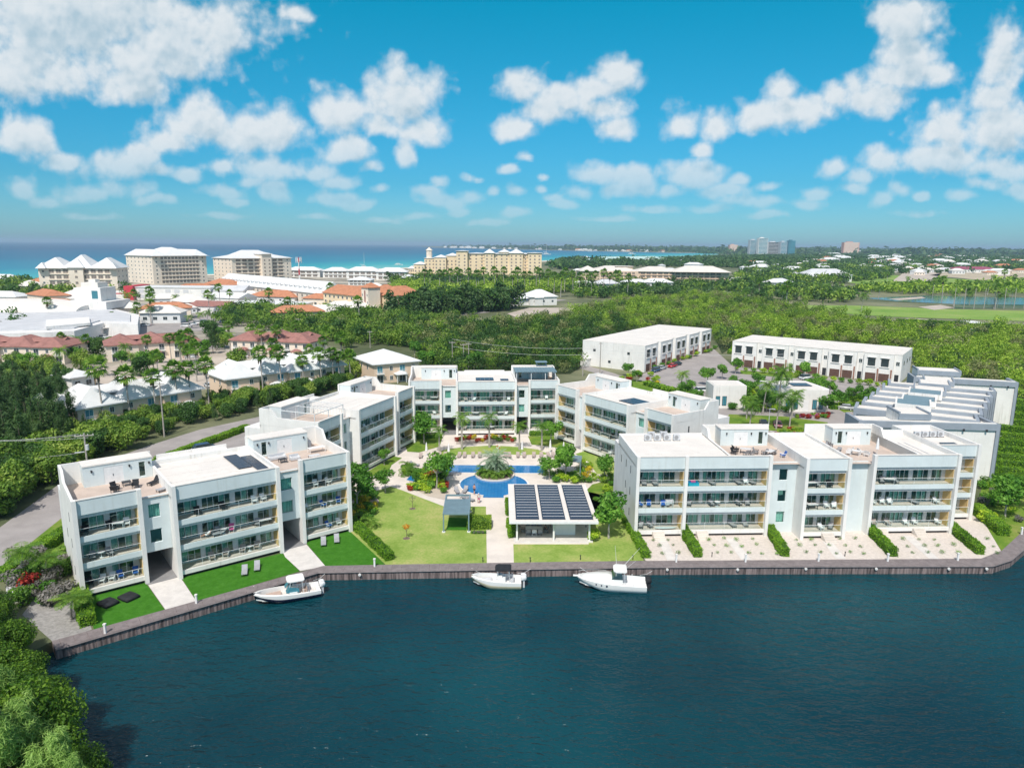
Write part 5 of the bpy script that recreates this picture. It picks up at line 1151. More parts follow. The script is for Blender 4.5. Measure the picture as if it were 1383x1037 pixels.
# ------------------------------------------------------------------ pool court
def circ(cx, cy, r, n=48, a0=0, a1=6.2832): return [(cx+r*math.cos(a0+(a1-a0)*i/n), cy+r*math.sin(a0+(a1-a0)*i/n)) for i in range(n)]
m_pool = bpy.data.materials.new('pool_water'); m_pool.use_nodes = True; k = NB(m_pool.node_tree); p = m_pool.node_tree.nodes['Principled BSDF']
p.inputs['Roughness'].default_value = .08; p.inputs['Specular IOR Level'].default_value = .3
g = k.n('ShaderNodeNewGeometry').outputs['Position']; br = k.n('ShaderNodeTexBrick'); k.set(br.inputs['Vector'], g); br.offset = 0
br.inputs['Scale'].default_value = 1; br.inputs['Brick Width'].default_value = .55; br.inputs['Row Height'].default_value = .55; br.inputs['Mortar Size'].default_value = .02
br.inputs['Color1'].default_value = (.02, .17, .42, 1); br.inputs['Color2'].default_value = (.03, .20, .46, 1); br.inputs['Mortar'].default_value = (.012, .12, .34, 1)
k.set(p.inputs['Base Color'], br.outputs[0]); nz = k.n('ShaderNodeTexNoise'); k.set(nz.inputs['Vector'], g); nz.inputs['Scale'].default_value = 2.2; bp = k.n('ShaderNodeBump'); bp.inputs['Strength'].default_value = .25; k.set(bp.inputs['Height'], nz.outputs[0]); k.set(p.inputs['Normal'], bp.outputs[0])
PC = (-2.95, 115.6); PR = 5.75
pool = thing('swimming_pool', 'blue tiled swimming pool with a round basin and a long rectangular lane behind it', 'pool', (0, 0, 0))
mb = MB(); a_ = math.asin(5.1/PR*.0+.86)
mb.add([(x, y, .045) for x, y in circ(PC[0], PC[1], PR)], [tuple(range(48))]); mb.add([(x, y, .046) for x, y in [(-4.5,109.0),(-1.2,109.0),(-1.2,111),(-4.5,111)]], [(0, 1, 2, 3)])
mb.build('round_basin', m_pool, pool)
mb = MB(); mb.add([(x, y, .042) for x, y in [(-12.2,121.6),(6.4,121.7),(6.6,126.2),(-12.5,126.0)]], [(0, 1, 2, 3)]); mb.build('lane_basin', m_pool, pool)
mb = MB(); r1 = circ(PC[0], PC[1], PR+.28); r0 = circ(PC[0], PC[1], PR-.02)
for i in range(48):
    j = (i+1) % 48
    if abs(r1[i][0]-PC[0]+.1) < 1.8 and r1[i][1] < PC[1]: continue
    mb.add([(r0[i][0], r0[i][1], .075), (r1[i][0], r1[i][1], .075), (r1[j][0], r1[j][1], .075), (r0[j][0], r0[j][1], .075)], [(0, 1, 2, 3)])
for (a, c, e, f) in ((-12.7,6.8,126.1,126.4),(-12.6,6.6,121.35,121.63)): mb.box(a, c, e, f, .04, .08)
mb.build('coping', m_white, pool)
mb = MB(); mb.prism(px((549,648),(556,641),(568,638),(570,644),(562,651)), .02, .05); mb.build('kids_basin', m_pool, pool)
isl = thing('pool_island', 'round planted island with a pale stone rim in the pool', 'planter', (-2.9, 120.3, 0))
mb = MB(); mb.cyl(0, 0, 0, .32, 3.5, 3.5, 40); mb.build('stone_rim', m_conc, isl); mb = MB(); mb.cyl(0, 0, .321, .36, 3.25, 3.25, 32); mb.build('soil', m_bark, isl)
plant(P_date, -2.9, 120.6, 1.15, 0, z=.3)
for i in range(17):
    a = 6.283*i/17; rr_ = 2.5 if i % 2 else 1.9
    plant(P_areca, -2.9+rr_*math.cos(a), 120.3+rr_*math.sin(a), rnd.uniform(.75, 1.0), label='low bushy palm ringing the silvery date palm on the pool island', z=.3, group='low palms on the pool island')
# pavilion
pv = thing('pavilion', 'open white pavilion with three banks of black solar strips on its flat roof', 'pavilion', (.4, 91.2, 0), R(1.0))
mb = MB(); mb.box(0, 10.9, .2, 14.4, 0, .18); mb.build('floor', m_conc2, pv)
mb = MB()
for x in (.35, 5.4, 10.3): mb.box(x, x+.24, .5, .74, .18, 3.0)
for x in (.35, 10.3): mb.box(x, x+.24, 7.3, 7.54, .18, 3.0); mb.box(x, x+.24, 13.6, 13.84, .18, 3.0)
mb.build('column', m_white, pv)
mb = MB(); mb.box(.6, 10.3, 13.5, 13.7, .18, 3.0); mb.box(5.65, 5.85, 4.5, 13.49, .18, 3.0); mb.box(5.86, 8.7, 2.6, 2.8, .18, 3.0); mb.box(8.5, 8.7, 2.81, 13.49, .18, 3.0); mb.build('wall', m_white, pv)
mb = MB(); mb.box(-.55, 11.4, -.5, 15.0, 3.01, 3.32); rf = mb.build('roof', m_roof, pv); mb = MB(); mb.box(-.62, 11.47, -.57, -.501, 3.05, 3.36); mb.box(-.62, -.551, -.5, 15, 3.05, 3.36); mb.box(11.401, 11.47, -.5, 15, 3.05, 3.36); mb.build('roof_edge', m_wic, rf)
for x in (.35, 3.95, 7.75):
    mb = MB()
    for j in range(13): mb.box(x, x+3.05, .3+j*1.09, .3+j*1.09+1.0, 3.36, 3.42)
    mb.box(x-.06, x-.01, .25, 14.5, 3.34, 3.43); mb.box(x+3.06, x+3.11, .25, 14.5, 3.34, 3.43)
    so_ = mb.build('solar_strip', m_solar, pv); mb = MB()
    for j in range(12): mb.box(x+.1, x+3.0, .3+j*1.09+.98, .3+j*1.09+1.10, 3.425, 3.44)
    mb.build('strip_joint', m_rfg, so_)
for x in (.75, 5.05, 9.9): mb = MB(); mb.cyl(x, .42, 2.2, 2.5, .07, .07, 8); mb.build('wall_lamp', m_dark, pv)
def louvre(lab, loc, rz, w, d, h, roof_d=None, name='pergola'):
    r = thing(name, lab, 'pergola', loc, rz); roof_d = roof_d or d
    for x, y in ((0, 0), (w, 0), (0, d), (w, d)):
        q = MB(); q.box(x-.09, x+.09, y-.09, y+.09, .14, h); ps = q.build('post', m_pgrey, r); q = MB(); q.box(x-.22, x+.22, y-.22, y+.22, 0, .14); q.build('footing', m_white, ps)
    q = MB(); q.box(-.12, w+.12, -.12, .12, h, h+.22); q.box(-.12, w+.12, d-.12, d+.12, h, h+.22); q.box(-.12, .12, .121, d-.121, h, h+.22); q.box(w-.12, w+.12, .121, d-.121, h, h+.22); q.build('beam', m_pgrey, r)
    q = MB(); n_ = int(roof_d/.22)
    for j in range(n_): q.box(.13, w-.13, .15+j*.22, .34+j*.22, h+.10+.0*j, h+.17)
    for j in range(1, int(w/.45)): q.box(j*.45, j*.45+.05, .13, roof_d-.1, h+.171, h+.20)
    q.build('louvre_roof', m_pgrey, r); return r
louvre('blue-grey louvred pergola standing on the main lawn beside the walkway', (-9.5, 94.8, 0), R(2), 3.55, 7.6, 2.65, 5.9)
tp = poly('pergola_shade_turf', px((603,716),(630,716),(631,700),(606,699)), .045, m_turf)  # shade under the pergola put into the colour, as a greener turf patch
louvre('small blue-grey cabana at the right end of the pool deck', (at(756,641)[0], at(756,641)[1], 0), R(-8), 3.6, 3.2, 2.5, name='cabana')
# ------------------------------------------------------------------ furniture prototypes
def sunbed(lab, mat=m_taupe, fm=m_frame, grp=None, back=35):
    r = thing('sun_lounger', lab, 'sun lounger', group=grp); q = MB()
    q.box(-.34, .34, .0, 1.25, .30, .37); q.build('seat', mat, r); b_ = R(back); q = MB(); c_, s_ = math.cos(b_), math.sin(b_)
    q.add([(-.34,1.26,.30),(.34,1.26,.30),(.34,1.26+.75*c_,.30+.75*s_),(-.34,1.26+.75*c_,.30+.75*s_),(-.34,1.24,.37),(.34,1.24,.37),(.34,1.22+.75*c_,.37+.75*s_),(-.34,1.22+.75*c_,.37+.75*s_)], [(0,3,2,1),(4,5,6,7),(0,1,5,4),(1,2,6,5),(2,3,7,6),(3,0,4,7)]); q.build('backrest', mat, r)
    for x, y in ((-.3, .1), (.3, .1), (-.3, 1.7), (.3, 1.7)): q = MB(); q.box(x-.03, x+.03, y-.03, y+.03, 0, .295); q.build('leg', fm, r)
    return r
def chair(lab, mat, fm, grp=None, w=.62, name='patio_chair'):
    r = thing(name, lab, 'chair', group=grp); q = MB(); q.box(-w/2, w/2, -w/2, w/2, .36, .46); q.build('seat', mat, r)
    q = MB(); q.add([(-w/2,w/2-.06,.46),(w/2,w/2-.06,.46),(w/2,w/2+.16,.95),(-w/2,w/2+.16,.95),(-w/2,w/2,.46),(w/2,w/2,.46),(w/2,w/2+.22,.95),(-w/2,w/2+.22,.95)], [(0,1,2,3),(7,6,5,4),(0,4,5,1),(1,5,6,2),(2,6,7,3),(3,7,4,0)]); q.build('backrest', mat, r)
    for s_ in (-1, 1): q = MB(); q.box(s_*w/2-.04, s_*w/2+.04, -w/2, w/2, .58, .63); q.box(s_*w/2-.03, s_*w/2+.03, -w/2, -w/2+.06, .461, .58); q.build('armrest', fm, r)
    for x in (-1, 1):
        for y in (-1, 1): q = MB(); q.box(x*(w/2-.04)-.025, x*(w/2-.04)+.025, y*(w/2-.05)-.025, y*(w/2-.05)+.025, 0, .36); q.build('leg', fm, r)
    return r
def table(lab, mat, fm, w=1.2, d=.8, h=.74, grp=None, rnd_=False):
    r = thing('table', lab, 'table', group=grp); q = MB()
    if rnd_: q.cyl(0, 0, h-.05, h, w/2, w/2, 16); q.build('tabletop', mat, r); q = MB(); q.cyl(0, 0, .03, h-.05, .04, .04, 8); q.cyl(0, 0, 0, .03, .25, .25, 12); q.build('pedestal', fm, r)
    else:
        q.box(-w/2, w/2, -d/2, d/2, h-.05, h); q.build('tabletop', mat, r)
        for x in (-1, 1):
            for y in (-1, 1): q = MB(); q.box(x*(w/2-.07)-.03, x*(w/2-.07)+.03, y*(d/2-.07)-.03, y*(d/2-.07)+.03, 0, h-.05); q.build('leg', fm, r)
    return r
def umbrella(lab, grp=None):
    r = thing('parasol', lab, 'parasol', group=grp); q = MB(); q.cyl(0, 0, 0, .08, .3, .3, 12); q.build('base', m_rfg, r); q = MB(); q.cyl(0, 0, .08, 2.7, .025, .025, 6); q.build('pole', m_frame, r)
    q = MB(); q.tube([(0, 0, .95), (0, 0, 1.3), (0, 0, 2.3), (0, 0, 2.62)], [.26, .22, .12, .03], 9); q.build('closed_canopy', m_wic, r); return r
def acunit(lab, grp=None):
    r = thing('air_conditioner', lab, 'air conditioner', group=grp); q = MB(); q.box(-.5, .5, -.22, .22, .1, .95); q.build('casing', m_rfg, r); q = MB(); q.tube([(-.1, -.25, .52), (-.1, -.221, .52)], .32, 14); q.build('fan_grille', m_grey, r)
    q = MB(); q.box(-.5, -.42, -.25, .25, 0, .099); q.box(.42, .5, -.25, .25, 0, .099); q.build('foot', m_dark, r); return r
PRO = {}
def proto(key, fn):
    if key not in PRO: PRO[key] = hide(fn())
    return PRO[key]
FN = {'wchair': lambda: chair('c', m_wic, m_wic), 'gchair': lambda: chair('c', m_grey, m_dark), 'kchair': lambda: chair('c', m_black, m_dark, w=.72), 'bchair': lambda: chair('c', m_bluf, m_wic), 'pchair': lambda: chair('c', m_pinkf, m_wic),
      'tchair': lambda: chair('c', m_taupe, m_wic, w=.7), 'glounge': lambda: sunbed('s', m_lgrey, m_dark, back=38), 'dlounge': lambda: sunbed('s', m_grey, m_dark, back=40), 'klounge': lambda: sunbed('s', m_black, m_dark, back=48), 'bed': lambda: sunbed('s', m_taupe, m_frame),
      'wtable': lambda: table('t', m_wic, m_wic), 'ktable': lambda: table('t', m_dark, m_dark, 1.0, 1.0, .5), 'rtable': lambda: table('t', m_wic, m_frame, .8, .8, .72, rnd_=True), 'gtable': lambda: table('t', m_soff, m_dark, 1.5, .9), 'ltable': lambda: table('t', m_wic, m_wic, 2.4, 1.0),
      'umb': lambda: umbrella('u'), 'ac': lambda: acunit('a')}
KIND = {'wchair': 'white patio chair', 'gchair': 'grey patio chair', 'kchair': 'black cushioned patio chair', 'bchair': 'blue patio chair', 'pchair': 'pink patio chair', 'tchair': 'taupe patio chair', 'glounge': 'light grey sun lounger', 'dlounge': 'dark grey sun lounger',
        'klounge': 'black reclining lounger', 'bed': 'taupe sun lounger', 'wtable': 'white dining table', 'ktable': 'low black table', 'rtable': 'small round white table', 'gtable': 'grey dining table', 'ltable': 'long white dining table', 'umb': 'closed white parasol', 'ac': 'grey air conditioning unit'}
def put(key, x, y, z=0, rz=0, where='', group=None):
    return plant(proto(key, FN[key]), x, y, 1, rz, label=KIND[key]+' '+where, z=z, group=group)
def onb(blk, key, lx, ly, z, rz, where, group=None):
    a = blk.rotation_euler.z; c, s = math.cos(a), math.sin(a); return put(key, blk.location.x+lx*c-ly*s, blk.location.y+lx*s+ly*c, z, a+rz, where, group)
BAL = 'furniture on the balconies'
NTH = ('leftmost', 'second from left', 'third from left', 'fourth from left', 'fifth from left', 'sixth from left', 'seventh from left')
def balc(blk, yf, fi, bay, items, bname):
    for n_, (key, lx) in enumerate(sorted(items, key=lambda t: t[1])):
        rz = rnd.uniform(-.5, .5)+(0 if 'table' in key else 0); onb(blk, key, lx, yf+(.55 if 'loung' in key or key == 'bed' else .95)+rnd.uniform(-.1, .15), FL[fi]+.005, rz if 'loung' not in key else rnd.uniform(-.3, .3), '%s balcony %s, %s, %s' % (ORD[fi], bay, bname, NTH[n_]), BAL)
bn = 'left waterfront block'
balc(blkL, 0, 2, 'at the left end', [('kchair', 1.1), ('wtable', 4.5), ('kchair', 3.8), ('wchair', 5.4)], bn); balc(blkL, 0, 1, 'at the left end', [('gchair', 1.6), ('rtable', 2.5), ('gchair', 3.4)], bn)
balc(blkL, 0, 0, 'at the left end', [('kchair', 1.0), ('wchair', 2.3), ('wchair', 3.3), ('bchair', 4.2), ('bchair', 5.8)], bn)
balc(blkL, -1.2, 2, 'in the middle', [('kchair', 13.0), ('kchair', 16.0), ('wchair', 19.8), ('wchair', 21.0)], bn); balc(blkL, -1.2, 1, 'in the middle', [('gchair', 15.1), ('rtable', 15.9), ('pchair', 16.8), ('gchair', 20.0), ('gtable', 21.0)], bn)
balc(blkL, -1.2, 0, 'in the middle', [('tchair', 14.2), ('tchair', 15.9), ('tchair', 18.0), ('rtable', 18.9), ('tchair', 19.8)], bn)
balc(blkL, 0, 2, 'at the right end', [('wchair', 28.6), ('ktable', 29.5), ('wchair', 30.5)], bn); balc(blkL, 0, 1, 'at the right end', [('wchair', 27.3), ('bchair', 29.6), ('rtable', 30.7), ('bchair', 31.8)], bn); balc(blkL, 0, 0, 'at the right end', [('bchair', 30.2), ('wchair', 31.7)], bn)
bn = 'right waterfront block'
balc(blkR, 0, 2, 'in the first bay', [('dlounge', 1.4), ('dlounge', 3.0)], bn); balc(blkR, 0, 1, 'in the first bay', [('bchair', 1.0), ('bchair', 2.2), ('bchair', 4.2)], bn); balc(blkR, 0, 0, 'in the first bay', [('gchair', 1.2), ('gchair', 2.6)], bn)
balc(blkR, 0, 2, 'in the second bay', [('dlounge', 11.2), ('dlounge', 15.0), ('wchair', 15.9), ('dlounge', 17.0)], bn); balc(blkR, 0, 1, 'in the second bay', [('gchair', 8.0), ('gchair', 11.2), ('rtable', 12.0), ('gchair', 15.2), ('gchair', 16.4)], bn)
balc(blkR, 0, 0, 'in the second bay', [('dlounge', 14.6), ('dlounge', 16.3)], bn)
balc(blkR, -1.4, 2, 'in projecting bay', [('gtable', 24.6), ('gchair', 25.6), ('kchair', 27.2)], bn); balc(blkR, -1.4, 1, 'in projecting bay', [('gchair', 24.0), ('gtable', 25.0), ('wchair', 27.2), ('wchair', 28.2)], bn); balc(blkR, -1.4, 0, 'in projecting bay', [('wchair', 26.6), ('gchair', 28.0)], bn)
balc(blkR, -.1, 2, 'in wide right bay', [('gtable', 36.6), ('gchair', 35.6), ('gchair', 37.6)], bn); balc(blkR, -.1, 1, 'in wide right bay', [('wchair', 34.6), ('wchair', 36.0), ('wchair', 37.0), ('glounge', 41.0), ('wchair', 44.0)], bn)
balc(blkR, -.1, 0, 'in wide right bay', [('tchair', 35.0), ('tchair', 37.2), ('wchair', 39.8), ('wchair', 41.2), ('wchair', 44.6)], bn); balc(blkR, 4.8, 2, 'in the set-back bay', [('gchair', 48.5)], bn)
for blk, nm in ((blkBL, 'left rear block'), (blkBK, 'far block'), (blkBR, 'right rear block')):
    for yf, bay, xs in ((0, 'at the left end', (1.5, 3, 5)), (-1.2, 'in the middle', (12, 14, 17, 19.5, 21)), (0, 'at the right end', (27.8, 29.4, 31))):
        for fi in range(3):
            ks = [(rnd.choice(('gchair', 'wchair', 'tchair', 'gtable', 'dlounge', 'kchair')), x+rnd.uniform(-.4, .4)) for x in xs if rnd.random() < .62]
            balc(blk, yf, fi, bay, ks, nm)
# paddle board, plunge pool, drying rack on the right block
def at_b(blk, o, lx, ly, z, rz=0):
    a = blk.rotation_euler.z; c, s = math.cos(a), math.sin(a); o.location = (blk.location.x+lx*c-ly*s, blk.location.y+lx*s+ly*c, z); o.rotation_euler = (0, 0, a+rz); return o
q = MB(); q.smooth = True; q.loft([[(x, .38*w*math.cos(t), .62+.07*math.sin(t)) for t in np.linspace(0, 6.283, 13)[:-1]] for x, w in ((-1.5, .1), (-1.3, .5), (-.7, .9), (0, 1), (.8, .85), (1.4, .4), (1.55, .05))])
o = q.build('paddle_board', m_wic); tag(o, 'white paddle board lying on the ground-floor balcony edge of the right block', 'paddle board'); at_b(blkR, o, 4.6, .5, FL[0]-.35)
t = thing('plunge_tub', 'turquoise rectangular inflatable tub on the top-floor balcony of the right block', 'tub'); q = MB(); tq = M('turquoise_vinyl', (.03, .45, .6), .5, .1, 2)
q.box(-.75, .75, -.45, .45, 0, .5); q.build('tub', tq, t); q = MB(); q.box(-.65, .65, -.35, .35, .501, .53); q.build('water', m_pool, t); q = MB(); q.box(-.3, .3, -.2, .25, .535, .7); q.build('towel', m_pinkf, t); at_b(blkR, t, 8.3, .85, FL[2])
t = thing('drying_rack', 'drying rack hung with pale towels on the middle balcony of the right block', 'drying rack'); q = MB()
for x in (-.5, .5): q.box(x-.02, x+.02, -.3, .3, 0, 1.1)
for y in (-.25, 0, .25): q.box(-.5, .5, y-.01, y+.01, 1.05, 1.08)
q.build('rack', m_frame, t); q = MB(); q.box(-.45, -.02, -.28, -.24, .35, 1.09); q.box(.04, .44, -.02, .02, .45, 1.09); q.box(-.35, .3, .24, .28, .4, 1.09); q.build('towel', m_lgt, t); at_b(blkR, t, 5.1, .9, FL[1])
# roof terraces
tl = 'on the left block, left roof terrace'
for key, x, y, rz in (('kchair', 5.2, 5.6, .4), ('kchair', 5.0, 4.6, 2.6), ('ktable', 6.6, 6.6, 0), ('kchair', 7.3, 5.0, -.3), ('klounge', 8.7, 4.6, -.9)): onb(blkL, key, x, y, RZ+.035, rz, tl+(', nearest the stair tower' if y > 5.5 else ', near its middle' if x < 8 else ', by the parapet'), 'roof terrace furniture')
onb(blkL, 'glounge', 9.0, 1.5, RZ+.035, -1.2, tl+', alone at the front corner', 'roof terrace furniture')
def sofa(lab, blk, x, y, w=2.0, mat=m_lgt):
    t = thing('outdoor_sofa', lab, 'sofa'); q = MB(); q.box(-w/2, w/2, -.4, .4, .15, .45); q.build('seat', mat, t); q = MB(); q.box(-w/2, w/2, .25, .42, .451, .8); q.build('backrest', mat, t); q = MB(); q.box(-w/2, -w/2+.15, -.4, .24, .451, .6); q.box(w/2-.15, w/2, -.4, .24, .451, .6); q.build('armrest', m_wic, t); q = MB(); q.box(-w/2, w/2, -.4, .4, 0, .149); q.build('base', m_taupe, t); return at_b(blk, t, x, y, RZ+.035)
sofa('pale grey outdoor sofa on the right roof terrace of the left waterfront block', blkL, 25.3, 6.3, 2.4); sofa('pale armchair facing the grey sofa on the left block roof terrace', blkL, 27.2, 4.6, 1.3)
onb(blkL, 'ktable', 25.5, 4.6, RZ+.035, 0, 'beside the pale grey roof sofa', 'roof terrace furniture'); onb(blkL, 'ltable', 31.2, 6.6, RZ+.035, .0, 'on the right roof terrace of the left waterfront block', 'roof terrace furniture')
onb(blkL, 'gtable', 29.4, 3.0, RZ+.035, 0, 'by the front parapet of the left block roof terrace', 'roof terrace furniture')
tr = 'on the right block, left roof terrace'
for n_, (x, y, kk_) in enumerate(((15.6, 5.2, 'kchair'), (17.0, 4.4, 'gchair'), (17.8, 4.4, 'gchair'), (17.4, 5.6, 'gtable'), (18.8, 5.2, 'gchair'), (19.8, 4.6, 'gchair'), (20.6, 4.4, 'gtable'), (21.4, 5.0, 'gchair'), (22.0, 3.4, 'bchair'), (16.3, 6.6, 'kchair'))): onb(blkR, kk_, x, y, RZ+.035, rnd.uniform(-3, 3), tr+', number %s from the left' % ('one two three four five six seven eight nine ten'.split()[n_]), 'roof terrace furniture')
tr = 'on the right block, right roof terrace'
for n_, (x, y, kk_) in enumerate(((31.0, 5.0, 'gchair'), (32.2, 4.4, 'wchair'), (33.2, 4.2, 'wtable'), (34.2, 4.6, 'wchair'), (33.0, 5.4, 'wchair'), (34.6, 3.6, 'wchair'), (31.0, 7.6, 'gchair'), (31.6, 8.6, 'gchair'))): onb(blkR, kk_, x, y, RZ+.035, rnd.uniform(-3, 3), tr+', item %s from the left' % ('one two three four five six seven eight'.split()[n_]), 'roof terrace furniture')
onb(blkR, 'umb', 36.4, 4.2, RZ+.035, 0, 'standing on the right block roof terrace', 'parasols')
for j in range(4):
    onb(blkR, 'ac', 3.6+j*1.45, 8.6, 11.56, 0, 'on the left roof of the right block, %s' % NTH[j], 'roof air conditioners'); onb(blkR, 'ac', 47.0+j*1.25, 11.5, 11.01, 0, 'on the set-back right roof, %s' % NTH[j], 'roof air conditioners')
for j in range(2): onb(blkR, 'ac', 4.5+j*1.9, 10.2, 11.56, 0, 'behind the row of four, %s' % NTH[j], 'roof air conditioners')
onb(blkL, 'ac', 31.4, 9.9, RZ+.035, 1.4, 'beside the stair tower of the left waterfront block', 'roof air conditioners')
# courtyard loungers and parasols
xs_ = [150,250,290,333,428,472,532,583,768,803,862,905,975,1028,1100,1130,1225]
for i, X in enumerate(xs_):
    x, y = at(540+X/5.4, 480+748/5.4+(.8 if i in (0, 16) else 0)); put('bed', x, y-.3, .02, rnd.uniform(-.12, .12)+(.3 if i > 13 else 0), 'beyond the lane pool, number %d from the left' % (i+1), 'sun loungers beyond the pool')
for i, p_ in enumerate(((576,615),(606,616),(705,613),(743,611),(761,614))): x, y = at(*p_); put('umb', x, y, .02, 0, 'on the deck beyond the pool, %s of five' % NTH[i], 'parasols')
for i, (p_, rz) in enumerate((((604,644),1.4),((612,642),1.4),((633,676),.8),((640,678),.9),((619,668),.3),((626,667),-.2))): x, y = at(*p_); put('dlounge', x, y, .02, rz, ('between the planting bed and the lane pool' if i < 2 else 'on the deck left of the round pool')+', '+('left of the two' if i in (0,) else 'right of the two' if i == 1 else NTH[i-2]), 'grey loungers round the pool')
for i, p_ in enumerate(((586,640),(592,636),(560,634),(566,630))): x, y = at(*p_); put('glounge', x, y, .02, 1.2, 'behind the planting bed, %s of four' % NTH[i], 'pale loungers by the shallow end')
for p_, rz, w in (((330,779),-.25,'on the middle turf lawn, left of the pair'),((347,773),-.25,'on the middle turf lawn, right of the pair'),((437,739),-.3,'on the right turf lawn, left of the pair'),((455,735),-.3,'on the right turf lawn, right of the pair')): x, y = at(*p_); put('glounge', x, y, .02, ANG_L+rz-.1, w, 'grey loungers on the turf lawns')
for p_, w in (((146,816),'left'),((174,808),'right')):
    x, y = at(*p_); t = thing('covered_daybed', 'low daybed under a black cover on the left turf lawn, %s of the two' % w, 'daybed', (x, y, 0), ANG_L+.4); q = MB(); q.box(-.75, .75, -.85, .85, .02, .26); q.build('base', m_dark, t); q = MB(); q.smooth = True
    q.loft([[(-.8*s, -.9*s, z), (0, -.95*s, z), (.8*s, -.9*s, z), (.85*s, 0, z), (.8*s, .9*s, z), (0, .95*s, z), (-.8*s, .9*s, z), (-.85*s, 0, z)] for s, z in ((1, .1), (1, .3), (.92, .4), (.5, .46))]); q.build('cover', m_black, t)
tb = put('ltable', 3.3, 94.6, .18, 0, 'under the pavilion roof', None)
for i, (dx, dy, rz) in enumerate(((-.8,-.8,3.14),(0,-.8,3.14),(.8,-.8,3.14),(-.8,.8,0),(0,.8,0),(.8,.8,0),(-1.55,0,1.57))): put('gchair' if i != 1 else 'wchair', 3.3+dx, 94.6+dy, .18, rz, 'at the table under the pavilion roof, chair %s' % ('front left|front middle|front right|back left|back middle|back right|at the left end'.split('|')[i]), 'pavilion dining chairs')
r = thing('lifebuoy_stand', 'red and white lifebuoy on a post behind the pool island', 'lifebuoy', at(673, 612)); q = MB(); q.cyl(0, 0, 0, 1.7, .04, .04, 8); q.build('post', m_frame, r)
for k_ in range(4): q = MB(); q.tube([(.33*math.cos(a), -.06, 1.3+.33*math.sin(a)) for a in np.linspace(k_*1.57, k_*1.57+1.56, 6)], .07, 6); q.build('ring_segment', m_redp if k_ % 2 else m_white, r)
# pedestals and lights along the seawall
for i, p_ in enumerate(((146,852),(268,812),(507,763),(912,757),(1005,757),(1103,756),(1196,756),(1290,755),(1376,720))):
    x, y = at(*p_); t = thing('dock_pedestal', 'white dock power pedestal on the seawall deck, %s along the canal' % (NTH[i] if i < 7 else ('eighth from the left', 'at the far right bend')[i-7]), 'pedestal', (x, y-.5, .06), 0, 'dock pedestals'); q = MB(); q.box(-.1, .1, -.1, .1, 0, .95); q.build('post', m_wic, t); q = MB(); q.box(-.14, .14, -.14, .14, .951, 1.08); q.build('cap', m_white, t)
for i, f in enumerate(((150,856),(270,816),(486,776),(901,769),(996,769),(1088,768),(1183,768),(1281,768),(1332,768))):
    x, y = at(f[0], f[1], -.35); t = thing('wall_fender', 'round white fender light on the seawall face, %s along the canal' % (NTH[i] if i < 7 else ('eighth from the left', 'near the right corner')[i-7]), 'fender', (x, y-.12, -.3), 0, 'round white seawall lights'); q = MB(); q.tube([(0, .1, 0), (0, -.04, 0)], .17, 12); q.build('disc', m_white, t); q = MB(); q.tube([(0, -.041, 0), (0, -.07, 0)], .06, 8); q.build('hub', m_rfg, t)
for i, p_ in enumerate(((652,760),(716,760),(784,757),(855,757),(962,753),(1142,752))):
    x, y = at(*p_); t = thing('bollard_light', 'short dark path light at the lawn edge, %s of six' % NTH[i], 'bollard', (x, y+.2, 0), 0, 'short dark path lights'); q = MB(); q.cyl(0, 0, 0, .6, .05, .05, 8); q.build('post', m_dark, t); q = MB(); q.cyl(0, 0, .601, .68, .09, .09, 8); q.build('cap', m_dark, t)
